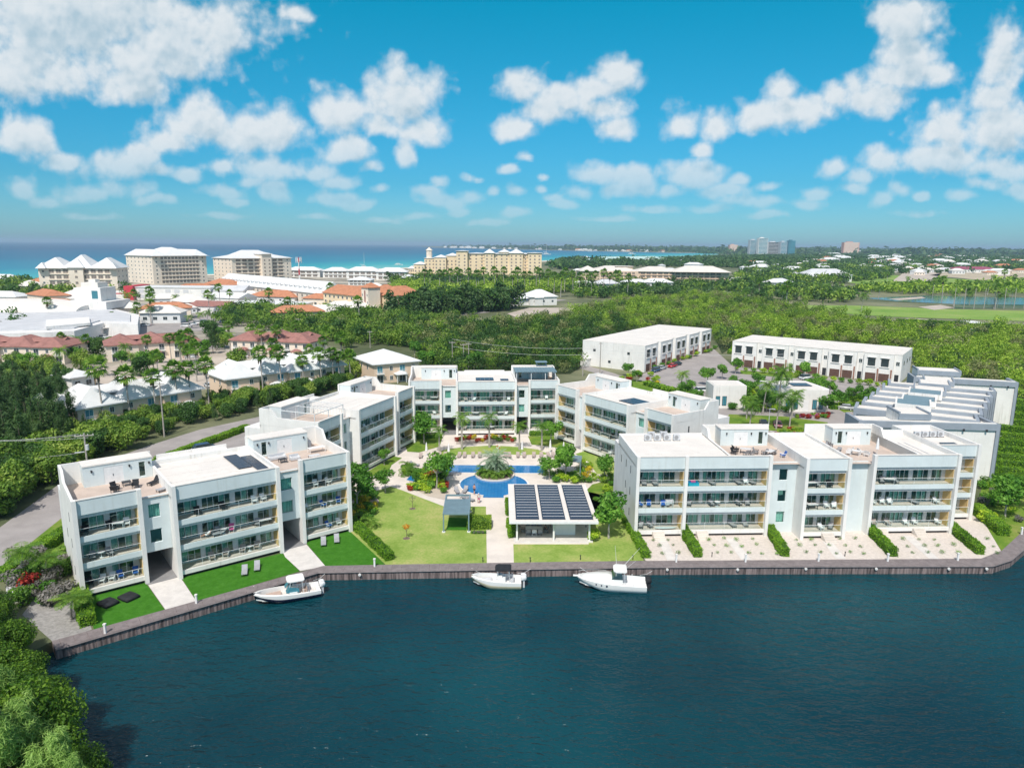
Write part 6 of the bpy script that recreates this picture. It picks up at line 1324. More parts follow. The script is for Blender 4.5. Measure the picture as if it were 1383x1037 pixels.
# ------------------------------------------------------------------ boats
def outboard(par, x, y, cm, tilt=0.):
    q = MB(); q.smooth = True; zz = .95
    q.loft([[(x+a*s-.12, y-.19*s, zz+z) for a in (0,)]+[(x-.55*s, y-.17*s, zz+z), (x-.62*s, y, zz+z), (x-.55*s, y+.17*s, zz+z), (x, y+.19*s, zz+z), (x+.08, y, zz+z)] for a, s, z in ((0, .8, 0), (0, 1, .12), (0, 1, .42), (0, .75, .60))]); o = q.build('outboard_motor', cm, par)
    q = MB(); q.box(x-.4, x-.18, y-.07, y+.07, -.35, zz); q.box(x-.62, x-.1, y-.1, y+.1, -.30, -.24); q.build('leg', m_dark if cm is m_black else m_rfg, o)
def boat(lab, L, B, hullm, loc, rz, style, motors, mm, mside=-1):
    t = thing('motorboat', lab, 'boat', loc, rz, None); N = 14; rings = []; inner = []; gun = []
    def st(f):   # f 0 stern .. 1 bow
        b_ = B/2*(1 if f < .45 else math.sqrt(max(0, 1-((f-.45)/.56)**2.3)))*(.94+.06*min(1, f*4)); sh = .92+.42*f**1.8; kl = -.28+.0*f if f < .62 else -.28+((f-.62)/.38)**2*.95; x = L*f+(.35*max(0, f-.8)/.2); return x, b_, sh, kl
    for i in range(N+1):
        f = i/N; x, b_, sh, kl = st(f); b_ = max(b_, .04); ch = kl+(.32 if f < .6 else .32+(f-.6)*.7); ch = min(ch, sh-.15)
        rings.append([(x, b_, sh), (x, b_*.97, (sh+ch)/2), (x-.05*f, b_*.86, ch), (x-.1*f, 0, kl), (x-.05*f, -b_*.86, ch), (x, -b_*.97, (sh+ch)/2), (x, -b_, sh)])
    q = MB(); q.smooth = True; q.loft(rings, closed=False, cap=False); q.smooth = False; k_ = rings[0]; q.add(k_, [tuple(range(7))]); q.MI = [1 if (i < len(q.F)-1 and i % 6 in (0, 5)) else 0 for i in range(len(q.F))]; q.build('hull', [hullm, m_gel], t)
    q = MB(); 
    for s_ in (1, -1):
        a = [(st(i/N)[0], s_*max(st(i/N)[1], .04), st(i/N)[2]+.002) for i in range(N+1)]; c = [(st(i/N)[0]-.25*(i/N), s_*max(st(i/N)[1]-.22, .01), st(i/N)[2]+.03) for i in range(N+1)]
        for i in range(N): q.add([a[i], a[i+1], c[i+1], c[i]], [(0, 1, 2, 3)]); q.add([c[i], c[i+1], (c[i+1][0], c[i+1][1], .5), (c[i][0], c[i][1], .5)], [(0, 1, 2, 3)])
    q.box(.02, .5, -B/2+.25, B/2-.25, .3, .86); q.build('gunwale', m_gel, t)
    q = MB(); pts = [(st(i/N)[0]-.25*(i/N), max(st(i/N)[1]-.21, .01)) for i in range(N)]; q.prism(pts+[(x, -y) for x, y in pts[::-1]], .44, .5); q.build('cockpit_floor', m_wic if style != 'dual' else m_conc2, t)
    bx = L*.42
    if style == 'cabin':
        f0, f1 = .52, .93; ring = []
        for f, h in ((.50, .55), (.60, .55), (.75, .42), (.88, .25), (.97, .05)):
            x, b_, sh, _ = st(f); b2 = max(b_-.14, .05); ring.append([(x, b2, sh), (x, b2*.72, sh+h), (x, 0, sh+h*1.12), (x, -b2*.72, sh+h), (x, -b2, sh)])
        q = MB(); q.smooth = True; q.loft(ring, closed=False, cap=True); q.build('foredeck', m_gel, t)
        for f in (.60, .68, .76):
            x, b_, sh, _ = st(f)
            for s_ in (-1, 1): q = MB(); q.tube([(x, s_*(b_+.0), sh-.25), (x, s_*(b_+.025), sh-.25)], .09 if f > .6 else .12, 10); q.build('porthole', m_navy, t)
        w0, w1, hb = L*.36, L*.53, 1.0
        q = MB(); zz = 1.55; ww = B*.36
        q.add([(w1, ww, zz), (w1, -ww, zz), (w1-.55, -ww*.85, zz+.75), (w1-.55, ww*.85, zz+.75)], [(0, 1, 2, 3)])
        for s_ in (-1, 1): q.add([(w1, s_*ww, zz), (w0, s_*ww, zz), (w0+.1, s_*ww*.86, zz+.75), (w1-.55, s_*ww*.85, zz+.75)], [(0, 1, 2, 3)])
        q.build('windshield', m_gl3, t); q = MB(); q.box(w0, w1-.05, -ww, -ww+.08, .5, zz); q.box(w0, w1-.05, ww-.08, ww, .5, zz); q.box(w1-.13, w1-.05, -ww+.081, ww-.081, .5, zz); q.build('cabin_side', m_gel, t)
        tz = 2.45; tx0, tx1 = L*.30, L*.50
    else:
        q = MB(); q.box(bx-.5, bx+.45, -.42, .42, .5, 1.25); q.box(bx-.1, bx+.4, -.38, .38, 1.251, 1.5); q.build('console', m_gel, t)
        q = MB(); q.add([(bx+.42, .4, 1.3), (bx+.42, -.4, 1.3), (bx+.15, -.35, 1.95), (bx+.15, .35, 1.95)], [(0, 1, 2, 3)]); q.build('windshield', m_gl3, t)
        q = MB(); q.box(bx-1.5, bx-.95, -.5, .5, .5, .95); q.box(bx-1.5, bx-1.38, -.5, .5, .951, 1.3); q.build('helm_seat', m_lgt if style != 'dual' else m_teak, t)
        q = MB(); x, b_, sh, _ = st(.74); q.add([(L*.62, B*.30, .78), (L*.86, B*.16, .86), (L*.86, -B*.16, .86), (L*.62, -B*.30, .78), (L*.62, B*.30, .5), (L*.86, B*.16, .5), (L*.86, -B*.16, .5), (L*.62, -B*.30, .5)], [(0,3,2,1),(0,1,5,4),(1,2,6,5),(2,3,7,6),(3,0,4,7)]); q.build('bow_seat', m_teak if style == 'dual' else m_lgt, t)
        if style == 'dual':
            for s_ in (-1, 1): q = MB(); q.box(bx-.3, bx+.6, s_*B*.36-.28, s_*B*.36+.28, .5, 1.25); q.build('side_console', m_gel, t); q = MB(); q.add([(bx+.95, s_*B*.42, 1.2), (bx+.95, s_*.25, 1.2), (bx+.45, s_*.25, 1.85), (bx+.45, s_*B*.38, 1.85)], [(0, 1, 2, 3)]); q.add([(bx+.95, s_*B*.42, 1.2), (bx-.5, s_*B*.44, 1.15), (bx-.5, s_*B*.4, 1.6), (bx+.45, s_*B*.38, 1.85)], [(0, 1, 2, 3)]); q.build('windshield', m_tglass, t)
        tz = 2.35; tx0, tx1 = bx-1.2, bx+.75
    q = MB(); w2 = B*.36; q.smooth = False; q.prism([(tx0+.15, -w2), (tx1-.3, -w2), (tx1, -w2*.7), (tx1+.05, 0), (tx1, w2*.7), (tx1-.3, w2), (tx0+.15, w2), (tx0, w2*.8), (tx0, -w2*.8)], tz, tz+.11); q.build('hardtop', m_black if style == 'black' else m_gel, t)
    for x in (tx0+.3, tx1-.35):
        for s_ in (-1, 1): q = MB(); q.tube([(x+(.25 if x > tx0+1 else -.1), s_*(w2 if style != 'black' else .42), .9), (x, s_*w2*.85, tz)], .03, 6); q.build('top_strut', m_frame, t)
    if style == 'cabin':
        for a, c in (((tx0+.3, -w2*.7, tz+.1), (tx0-1.6, -w2*1.3, tz+2.2)), ((tx0+.5, w2*.7, tz+.1), (tx0-.9, w2*1.4, tz+1.9)), ((tx0+1.2, 0, tz+.1), (tx0+1.5, 0, tz+3.0))): q = MB(); q.tube([a, c], [.025, .012], 5); q.build('outrigger', m_frame, t)
        q = MB(); 
        for s_ in (-1, 1): q.tube([(st(f)[0], s_*max(st(f)[1]-.1, .05), st(f)[2]+.45) for f in (.6, .75, .9, .99)], .018, 5)
        q.build('bow_rail', m_frame, t); q = MB(); q.box(L+.0, L+.9, -.16, .16, 1.28, 1.36); q.build('bow_pulpit', m_gel, t)
    for i in range(motors): outboard(t, -.02, (i-(motors-1)/2)*.62, mm)
    for s_ in (-1, 1):
        q = MB(); q.tube([(L*.2, s_*(B/2-.1), 1.05), (L*.2, s_*(B/2-.1), 1.15)], .05, 6); q.build('cleat', m_frame, t)
    for (fx, side) in ((.08, 1), (.82, 1)):     # mooring lines to the wall and hanging fenders on the same side
        sd = mside; q = MB(); xx = L*fx; yy_ = sd*(st(fx)[1]-.05); q.tube([(xx, yy_, 1.1), (xx+(.8 if fx > .5 else -.9), sd*(B/2+.55), .95), (xx+(1.5 if fx > .5 else -1.6), sd*(B/2+1.0), 1.2)], .02, 5); q.build('mooring_line', m_frame, t)
    for fx in (.25, .5): q = MB(); q.smooth = True; q.tube([(L*fx, mside*(B/2+.12), .85), (L*fx, mside*(B/2+.14), .75), (L*fx, mside*(B/2+.14), .35), (L*fx, mside*(B/2+.12), .25)], [.03, .11, .11, .03], 8); q.build('fender', m_wic, t)
    return t
def setboat(lab, L, B, hm, stern, bow, style, n_, mm):
    s_, e = at(*stern, -1.1), at(*bow, -1.1); return boat(lab, math.hypot(e[0]-s_[0], e[1]-s_[1])*L, B, hm, (s_[0], s_[1], -1.12), math.atan2(e[1]-s_[1], e[0]-s_[0]), style, n_, mm)
setboat('white and navy motorboat with a white hardtop moored below the middle turf lawn', .95, 2.7, m_navy, (432,800), (343,816), 'dual', 2, m_wic)
setboat('cream-hulled centre-console boat with a black top moored at the central walkway', .95, 2.5, m_cream, (704,791), (637,790), 'black', 2, m_wic)
setboat('large white sport fishing boat with a small cabin and black outboards, moored rightmost', .95, 3.1, m_gel, (872,795), (779,790), 'cabin', 2, m_black)
for (p0, p1) in (((0, 0), (0, 0)),): pass
# vessels at sea
def seaboat(lab, pxy, mast, s):
    x, y = at(*pxy, -1.2); t = thing('sailing_catamaran' if mast else 'motor_yacht', lab, 'boat', (x, y, -1.2), .2)
    q = MB()
    for s_ in (-1, 1): q.loft([[(a*s, s_*3*s+w, z*s) for w, z in ((-.8*s*k_, 1.6), (0, 0), (.8*s*k_, 1.6))] for a, k_ in ((-8, .7), (0, 1), (7, .6), (9, .05))])
    q.build('hull', m_white, t); q = MB(); q.box(-6*s, 4*s, -3.4*s, 3.4*s, 1.5*s, 2.1*s); q.box(-4*s, 2.5*s, -2.4*s, 2.4*s, 2.101*s, 3.6*s); q.build('deck_house', m_white, t); q = MB(); q.box(-3.9*s, 2.4*s, -2.43*s, -2.401*s, 2.6*s, 3.2*s); q.build('window_band', m_win, t)
    if mast: q = MB(); q.cyl(0, 0, 3.6*s, 24*s, .22*s, .12*s, 6); q.tube([(0, 0, 5.2*s), (-7*s, 0, 5.4*s)], .3*s, 6); q.build('mast', m_white, t)
seaboat('white sailing catamaran with a bare mast off the beach, left of the big beige hotel', (492,362), True, 1.1); seaboat('small white motor yacht close to the resort hotel', (538,358), False, 1.0)
seaboat('white sailing boat off the bay right of the resort hotel', (738,344), True, 2.2)
for i, p_ in enumerate(((797,340),(803,339.5),(853,343.5),(700,339))): seaboat('tiny white boat on the bay, %s of four' % NTH[i], p_, False, 2.2)
# ------------------------------------------------------------------ people
def person(lab, loc, rz, top, bottom, pose='stand', s=1.0, hat=None, hair=m_hair, skin_arms=True):
    t = thing('person', lab, 'person', loc, rz)
    J = {'pel': (0, 0, .95), 'sp': (0, .01, 1.15), 'ch': (0, 0, 1.36), 'nk': (0, 0, 1.5), 'hd': (0, -.01, 1.6), 'ht': (0, -.01, 1.72)}
    for n_, s_ in (('l', -1), ('r', 1)):
        st_ = .12 if s_ > 0 else -.10
        J['sh'+n_] = (s_*.19, 0, 1.42); J['el'+n_] = (s_*.27, -.05*s_, 1.14); J['wr'+n_] = (s_*.28, -.14, .92); J['ha'+n_] = (s_*.28, -.17, .84)
        J['hp'+n_] = (s_*.10, 0, .90); J['kn'+n_] = (s_*.11, -st_*.8-.03, .50); J['an'+n_] = (s_*.11, -st_*.6+.05, .09); J['to'+n_] = (s_*.12, -st_*.6-.12, .04)
    if pose in ('sit', 'recline'):
        rc = pose == 'recline'; b0 = (0, .0, .55)
        J.update(pel=b0, sp=(0, .12 if rc else .03, .72), ch=(0, .30 if rc else .04, .92 if not rc else .84), nk=(0, .42 if rc else .03, 1.08 if not rc else .96), hd=(0, .48 if rc else .0, 1.18 if not rc else 1.04), ht=(0, .55 if rc else .0, 1.30 if not rc else 1.14))
        for n_, s_ in (('l', -1), ('r', 1)):
            c_ = J['ch']; J['sh'+n_] = (s_*.19, c_[1], c_[2]+.06); J['el'+n_] = (s_*.27, c_[1]-.14, c_[2]-.2); J['wr'+n_] = (s_*.2, c_[1]-.38, c_[2]-.22); J['ha'+n_] = (s_*.17, c_[1]-.46, c_[2]-.2)
            J['hp'+n_] = (s_*.1, -.02, .53); J['kn'+n_] = (s_*.13, -.46, .60 if rc else .55); J['an'+n_] = (s_*.12, -.86 if rc else -.48, .48 if rc else .10); J['to'+n_] = (s_*.12, -.93 if rc else -.62, .56 if rc else .05)
    Rd = {'pel': .13, 'sp': .115, 'ch': .135, 'nk': .055, 'hd': .10, 'ht': .075, 'sh': .06, 'el': .042, 'wr': .03, 'ha': .04, 'hp': .085, 'kn': .055, 'an': .04, 'to': .035}
    keys = list(J); E = [('pel', 'sp'), ('sp', 'ch'), ('ch', 'nk'), ('nk', 'hd'), ('hd', 'ht')]
    for n_ in 'lr': E += [('ch', 'sh'+n_), ('sh'+n_, 'el'+n_), ('el'+n_, 'wr'+n_), ('wr'+n_, 'ha'+n_), ('pel', 'hp'+n_), ('hp'+n_, 'kn'+n_), ('kn'+n_, 'an'+n_), ('an'+n_, 'to'+n_)]
    V = [Vector(J[k_])*s for k_ in keys]; EE = [(keys.index(a), keys.index(c)) for a, c in E]; rad = [Rd.get(k_, Rd.get(k_[:2]))*s for k_ in keys]
    for n_, s_ in (('l', -1), ('r', 1)):      # five separate fingers per hand
        h = Vector(J['ha'+n_])*s; w = Vector(J['wr'+n_])*s; d = (h-w).normalized(); hi = keys.index('ha'+n_)
        for f in range(5):
            sp_ = (f-2)*.017*s; ln = (.05, .075, .08, .075, .06)[f]*s; V.append(h+d*ln+Vector((sp_*.4, sp_, -.01*s))+(Vector((-s_*.03*s, -.03*s, 0)) if f == 0 else Vector((0, 0, 0)))); EE.append((hi, len(V)-1)); rad.append(.010*s)
    me = bpy.data.meshes.new('body'); me.from_pydata([tuple(v_) for v_ in V], EE, []); me.materials.append(m_skin); me.materials.append(top); me.materials.append(bottom)
    o = bpy.data.objects.new('body', me); COL.objects.link(o); o.parent = t
    md = o.modifiers.new('skin', 'SKIN'); ly = me.skin_vertices[0] if me.skin_vertices else None
    if ly is None:
        import bmesh; bm = bmesh.new(); bm.from_mesh(me); lay = bm.verts.layers.skin.verify(); bm.to_mesh(me); bm.free(); ly = me.skin_vertices[0]
    for i, r_ in enumerate(rad): ly.data[i].radius = (r_, r_*(.8 if i < 3 else 1)); ly.data[i].use_root = (i == 0)
    md2 = o.modifiers.new('sub', 'SUBSURF'); md2.levels = 1; md2.render_levels = 2
    def V_(k_): return Vector(J[k_])*s
    if top is not m_skin:
        q = MB(); q.smooth = True; q.tube([V_('pel'), V_('sp'), V_('ch'), V_('ch').lerp(V_('nk'), .6)], [.165*s, .15*s, .185*s, .10*s], 12); q.build('shirt', top, t)
    q = MB(); q.smooth = True; q.tube([V_('sp').lerp(V_('pel'), .7), V_('pel')+(V_('pel')-V_('sp'))*.3], [.155*s, .16*s], 12)
    for n_ in 'lr': q.tube([V_('hp'+n_), V_('hp'+n_).lerp(V_('kn'+n_), .7)], [.115*s, .095*s], 10)
    q.build('shorts', bottom, t)
    hc = V_('hd').lerp(V_('ht'), .55); ax = (V_('ht')-V_('hd')).normalized(); q = MB(); q.smooth = True; q.loft([[tuple(hc+ax*z*s+Vector((math.cos(a)*r_*s, math.sin(a)*r_*s+.012*s, 0))) for a in np.linspace(0, 6.283, 13)[:-1]] for z, r_ in ((-.02, .108), (.04, .112), (.085, .085), (.11, .03))]); q.build('hair', hat or hair, t)
    f = MB(); fy = -.10*s; fc = hc-ax*.035*s
    f.box(fc.x-.012*s, fc.x+.012*s, fc.y+fy-.02*s, fc.y+fy+.01*s, fc.z-.03*s, fc.z+.01*s); f.build('nose', m_skin, t); f = MB()
    for sx in (-.035, .035): f.box(fc.x+sx*s-.01*s, fc.x+sx*s+.01*s, fc.y+fy-.004*s, fc.y+fy+.01*s, fc.z+.012*s, fc.z+.022*s)
    f.box(fc.x-.022*s, fc.x+.022*s, fc.y+fy-.004*s, fc.y+fy+.012*s, fc.z-.06*s, fc.z-.05*s); f.build('eyes_and_mouth', m_hair, t)
    f = MB()
    for sx in (-.1, .1): f.box(fc.x+sx*s-.012*s, fc.x+sx*s+.012*s, fc.y-.02*s, fc.y+.02*s, fc.z-.025*s, fc.z+.03*s)
    f.build('ears', m_skin, t)
    return t
x, y = at(640.5, 668); person('bare-chested person in dark shorts standing at the edge of the round pool', (x, y, .08), 2.6, m_skin, m_navy)
x, y = at(646.5, 679.5); person('person in a pale top and white hat standing below the round pool', (x, y, .02), .6, m_lgt, m_pinkf, s=.95, hat=m_wic)
a = blkL.rotation_euler.z; c_, s_ = math.cos(a), math.sin(a); lx, ly = 13.9, -.35
onb(blkL, 'glounge', 14.4, -.5, FL[1]+.005, -1.45, 'under the reclining person on the middle balcony of the left block', BAL)
person('person reclining on a lounger on the middle balcony of the left block', (blkL.location.x+lx*c_-ly*s_, blkL.location.y+lx*s_+ly*c_, FL[1]-.12), a-1.5, m_wic, m_wic, 'recline')
put('gchair', 4.95, 94.6, .18, -1.57, 'under the seated person in the pavilion', 'pavilion dining chairs'); person('seated person in a dark top at the pavilion table', (4.95, 94.6, .1), -1.57+3.14159, m_black, m_navy, 'sit')
# ------------------------------------------------------------------ cars
def car(lab, paint, suv=False):
    t = thing('parked_car', lab, 'car', group='parked cars'); H = 1.62 if suv else 1.42; L, Wd = 4.4, 1.78
    prof = [(-2.2, .45), (-2.15, .78), (-1.7, .92), (-1.0, .96), (1.35, .98), (2.1, .90), (2.2, .5)]; q = MB(); q.smooth = True
    q.loft([[(x*(1-.012*abs(k_)), k_*Wd/2/3*(1 if abs(k_) < 3 else .985), z if z > .5 else z) for x, z in prof] for k_ in (-3, -2.8, 0, 2.8, 3)], closed=True); q.smooth = False; q.box(-2.1, 2.1, -.8, .8, .25, .5); q.build('body', paint, t)
    x0, x1 = (-1.9, 1.1) if suv else (-1.5, .95); q = MB(); q.add([(x0-.15, -.80, .95), (x1+.45, -.80, .97), (x1+.45, .80, .97), (x0-.15, .80, .95), (x0+.35, -.62, H-.05), (x1-.25, -.62, H-.05), (x1-.25, .62, H-.05), (x0+.35, .62, H-.05)], [(0,1,5,4),(1,2,6,5),(2,3,7,6),(3,0,4,7)]); q.build('window', m_win, t)
    q = MB(); q.add([(x0+.33, -.63, H-.049), (x1-.23, -.63, H-.049), (x1-.23, .63, H-.049), (x0+.33, .63, H-.049), (x0+.45, -.55, H), (x1-.35, -.55, H), (x1-.35, .55, H), (x0+.45, .55, H)], [(4,5,6,7),(0,1,5,4),(1,2,6,5),(2,3,7,6),(3,0,4,7)]); q.build('roof', paint, t)
    for x in (-1.35, 1.35):
        for s_ in (-1, 1): q = MB(); q.tube([(x, s_*.70, .33), (x, s_*.90, .33)], .33, 14); w = q.build('wheel', m_black, t); q = MB(); q.tube([(x, s_*.901, .33), (x, s_*.91, .33)], .19, 10); q.build('rim', m_rfg, w)
    for x, m_ in ((2.19, m_wic),):
        pass
    for s_ in (-1, 1): q = MB(); q.box(-2.22, -2.12, s_*.62-.18, s_*.62+.18, .62, .76); q.build('headlight', m_wic, t); q = MB(); q.box(2.12, 2.215, s_*.66-.14, s_*.66+.14, .66, .80); q.build('tail_light', m_redp, t)
    return t
def paintm(n_, c): return M(n_, c, .3, .03, 1, spec=.6, metal=.1)
PA = {'red': paintm('red_car_paint', (.5, .01, .02)), 'dark': paintm('dark_car_paint', (.03, .035, .05)), 'blue': paintm('blue_car_paint', (.03, .08, .17)), 'silver': paintm('silver_car_paint', (.5, .52, .54)), 'white': paintm('white_car_paint', (.78, .78, .78)), 'maroon': paintm('maroon_car_paint', (.2, .06, .08))}
CP = {k_: hide(car('car', v_, k_ in ('blue', 'white'))) for k_, v_ in PA.items()}
for col, p_, rz, w in (('blue', (886,502), .9, 'car parked beside the silver one at the left townhouse row'), ('silver', (893.5,499), .9, 'car between the blue and red cars at the left townhouse row'), ('red', (908,496), .9, 'car in front of the left townhouse row'), ('dark', (914.5,493.5), .9, 'car behind the red car at the left townhouse row'),
    ('white', (948,530), .2, 'car half hidden behind the low hedge left of the gatehouse'), ('dark', (1031,575), 1.3, 'car parked nose-in below the roundabout, left one'), ('maroon', (1050,576), 1.3, 'car parked nose-in below the roundabout, right one'), ('silver', (1141,553), 2.7, 'car driving past the clubhouse corner'), ('white', (1088,512), .5, 'car in front of the right townhouse garages'),
    ('blue', (276,609), .75, 'car parked behind the left waterfront block'), ('white', (1105,592), .2, 'car behind the planting at the right block'),
    ('white', (327,484), .1, 'car in front of the maroon-roofed house'), ('silver', (259,484), .1, 'car in front of the middle red-roofed house'), ('white', (140,457), .3, 'van under the shopping centre canopy'), ('silver', (282,523), 2.2, 'car at the gap between the white-roofed houses')):
    x, y = at(*p_); plant(CP[col], x, y, 1, rz, label='%s %s' % (col, w), group='parked cars')
for i, (X, Y_) in enumerate(((186,432),(193,433),(200,432),(206,434),(212,434),(219,435),(196,441),(252,442),(304,436),(55,424),(38,423),(20,424),(190,430),(197,430),(203,429),(210,431),(216,431),(224,433),(260,440),(268,438),(276,437),(240,428),(232,425),(160,420),(150,421))):
    x, y = at(X, Y_); plant(CP[('silver', 'white', 'blue', 'dark', 'white', 'red')[i % 6]], x, y, 1.2, rnd.uniform(-.3, .3), label='car in the far car park by the shopping centre, number %d from the left' % (i+1), group='cars in the far car park')
for i, (X, Y_) in enumerate(((926,405),(934,403.5),(943,405),(948,402),(1030,382),(1075,372))):
    x, y = at(X, Y_); plant(CP[('dark', 'white', 'silver', 'blue')[i % 4]], x, y, 1.3, .5, label='car on the far highway at right, number %d from the left' % (i+1), group='cars on the far highway')
# ------------------------------------------------------------------ poles, wires, lamps
def hgt(b_, t_):
    g_ = at(*b_); d = ray(*t_); return CAM_H+d[2]*g_[1]/d[1]
def upole(lab, base, top, arm=1.3, rz=.3, tr=False):
    x, y = at(*base); h = hgt(base, top); t = thing('utility_pole', lab, 'utility pole', (x, y, 0), rz, 'utility poles'); q = MB(); q.cyl(0, 0, 0, h, .17, .12, 8); q.build('pole', m_bark2, t)
    q = MB(); q.box(-arm, arm, -.07, .07, h-.5, h-.35); cr = q.build('crossarm', m_bark2, t)
    for j in (-1, -.4, .4, 1): q = MB(); q.cyl(j*arm*.92, 0, h-.35, h-.15, .05, .05, 6); q.build('insulator', m_wic, cr)
    if tr: q = MB(); q.cyl(.3, -.3, h-2.8, h-1.9, .28, .28, 10); q.build('transformer', m_rfg, t); q = MB(); q.cyl(.45, -.35, 0, h-5, .05, .05, 6); q.build('riser_pipe', m_frame, t); q = MB(); q.box(-1.6, -.2, -.1, .1, h-3.2, h-3.1); q.build('lamp_arm', m_rfg, t)
    return x, y, h
p0 = upole('thick wooden utility pole with crossarm and transformer at the left, beside the road', (121,655), (113,585), 1.4, .4, True)
upole('tall thin utility pole in front of the leftmost white-roofed house', (222,590), (214,516), .9, .1); upole('utility pole at the wood edge left of the far block', (611,497), (607,461), 1.0, 0); upole('utility pole with double crossarm right of the wood edge pole', (626,495), (622,464), 1.0, .2); upole('utility pole close behind the far block', (633,497), (632,463), .9, 0)
upole('utility pole in front of the left townhouse row', (810,507), (806,462), .6, 0); upole('utility pole left of the left townhouse row', (787,508), (784,480), .6, .2); upole('far utility pole in the woods behind the corner house', (500,470), (498,447), .9, 0); upole('utility pole behind the maroon-roofed house', (404,452), (402,430), 1.1, 0)
x, y = at(1036, 600); t = thing('street_lamp', 'thin street lamp at the road crossing behind the right block', 'street lamp', (x, y, 0)); q = MB(); q.cyl(0, 0, 0, 7.5, .08, .05, 8); q.build('pole', m_rfg, t); q = MB(); q.box(-.1, 1.1, -.08, .08, 7.45, 7.58); q.build('lamp_head', m_rfg, t)
def wire(lab, pts, r_=.035, grp='overhead wires'):
    P = []; 
    for a, c in zip(pts[:-1], pts[1:]):
        for f in np.linspace(0, 1, 9)[:-1]: P.append((a[0]+(c[0]-a[0])*f, a[1]+(c[1]-a[1])*f, a[2]+(c[2]-a[2])*f-1.1*4*f*(1-f)))
    P.append(pts[-1]); q = MB(); q.tube(P, r_, 5); o = q.build('overhead_wire', m_soff); tag(o, lab, 'wire', grp); return o
for i, dz in enumerate((-.15, -.25, -.6)):
    wire('overhead wire running left from the thick wooden pole, %s of the upper three' % ('topmost', 'middle', 'lowest')[i], [(p0[0]+(-1+i)*.9, p0[1]-.2*i, p0[2]+dz), (p0[0]-34, p0[1]-2+i*1.6, p0[2]-.2)], .02)
wire('lone lower overhead wire left of the thick wooden pole', [(p0[0], p0[1], p0[2]-3.2), (p0[0]-34, p0[1]-3, p0[2]-3.6)], .02)
pa = at(611,497); pb = at(787,508); wire('long overhead wire crossing the wood behind the far block, upper one', [(pa[0], pa[1], 9.6), (pb[0], pb[1], 8.8), (pb[0]+60, pb[1]-10, 9)], .035); wire('long overhead wire crossing the wood behind the far block, lower one', [(pa[0], pa[1], 7.2), (pb[0], pb[1], 6.8)], .035)
ng = thing('driving_range_net', 'row of tall poles carrying a net behind the golf pond', 'net', (0, 0, 0)); netp = [at(1288+i*13.5, 417) for i in range(9)]
for (x, y) in netp: q = MB(); q.cyl(x, y, 0, 14, .28, .2, 6); q.build('pole', m_bark2, ng)
m_net = bpy.data.materials.new('green_net'); m_net.use_nodes = True; kk_ = NB(m_net.node_tree); pp_ = m_net.node_tree.nodes['Principled BSDF']; pp_.inputs['Base Color'].default_value = (.04, .16, .13, 1); tr_ = kk_.n('ShaderNodeBsdfTransparent'); ms_ = kk_.n('ShaderNodeMixShader', i_0=.35); m_net.node_tree.links.new(tr_.outputs[0], ms_.inputs[1]); m_net.node_tree.links.new(pp_.outputs[0], ms_.inputs[2]); m_net.node_tree.links.new(ms_.outputs[0], m_net.node_tree.nodes['Material Output'].inputs[0])
q = MB()
for (a, c) in zip(netp[:-1], netp[1:]): q.add([(a[0], a[1], .2), (c[0], c[1], .2), (c[0], c[1], 7.5), (a[0], a[1], 7.5)], [(0, 1, 2, 3)])
q.build('net', m_net, ng)
# ------------------------------------------------------------------ garden planting and single trees
def tallpalm(P, base, top, lab, grp, ref, s_=1.):
    h = hgt(base, top); x, y = at(*base); sz = h/ref; s0 = max(.75, min(1.15, (sz+1)/2))*s_
    o = plant(P, x, y, 1, rnd.uniform(-.5, .5), label=lab, group=grp); o.scale = (s0, s0, sz); return o
GP = 'royal palms round the pool court'
for i, (bs, tp) in enumerate((((593.7,612),(595,580)),((624,607),(620,563)),((661,604),(661,563)),((701.5,607),(701,574)),((731.7,608.5),(732.6,574)))):
    tallpalm(P_royal, bs, tp, 'royal palm beyond the pool, %s of five' % NTH[i], GP, 6.4)
GF = 'tall fan palms at the left'
FP = [((142,548),(134,497)),((177,556),(168,507)),((212,556),(202,509)),((242,549),(235,499)),((260,541),(253,499)),((283,532),(275,493)),((232,492),(227,457)),((244,491),(241,456)),((356,524),(349,478)),((381,524),(376,477)),((411,520),(408,488)),((435,519),(427,478)),((451,519),(447,478)),((474,512),(470,479)),((459,512),(456,482)),((355,482),(352,446)),((377,482),(375,446)),((340,470),(338,444)),((153,440),(152,424)),((88,452),(87,440))]
for i, (bs, tp) in enumerate(FP):
    if i < 6: bs = (bs[0], 588-.2*(bs[0]-110))
    elif 8 <= i < 15: bs = (bs[0], 543-.14*(bs[0]-303))
    tallpalm(P_fan[i % 2], bs, tp, 'tall fan palm %s' % ('before the leftmost white-roofed house, number %d from left' % (i+1) if i < 6 else '%s of the pair before the red-roofed house' % ('left', 'right')[i-6] if i < 8 else 'before the middle white-roofed house, number %d from left' % (i-7) if i < 15 else 'before the maroon-roofed house, number %d from left' % (i-14) if i < 18 else 'beside the shopping centre, number %d' % (i-17)), GF, 11)
def coco(base, top, lab, grp='coconut palms', i=0): return tallpalm(P_coco[i % 2], base, top, lab, grp, 7.5)
for i, (bs, tp) in enumerate((((1048,580),(1052,536)),((1069,566),(1069,532)),((1012,580),(1010,548)),((919,530),(916,505)),((1050,556),(1054,503)),((1030,560),(1030,520)),((1008,566),(1006,540)),((1066,578),(1066,542)))):
    coco(bs, tp, 'coconut palm on the planted island by the clubhouse, number %d' % (i+1), 'coconut palms by the clubhouse', i)
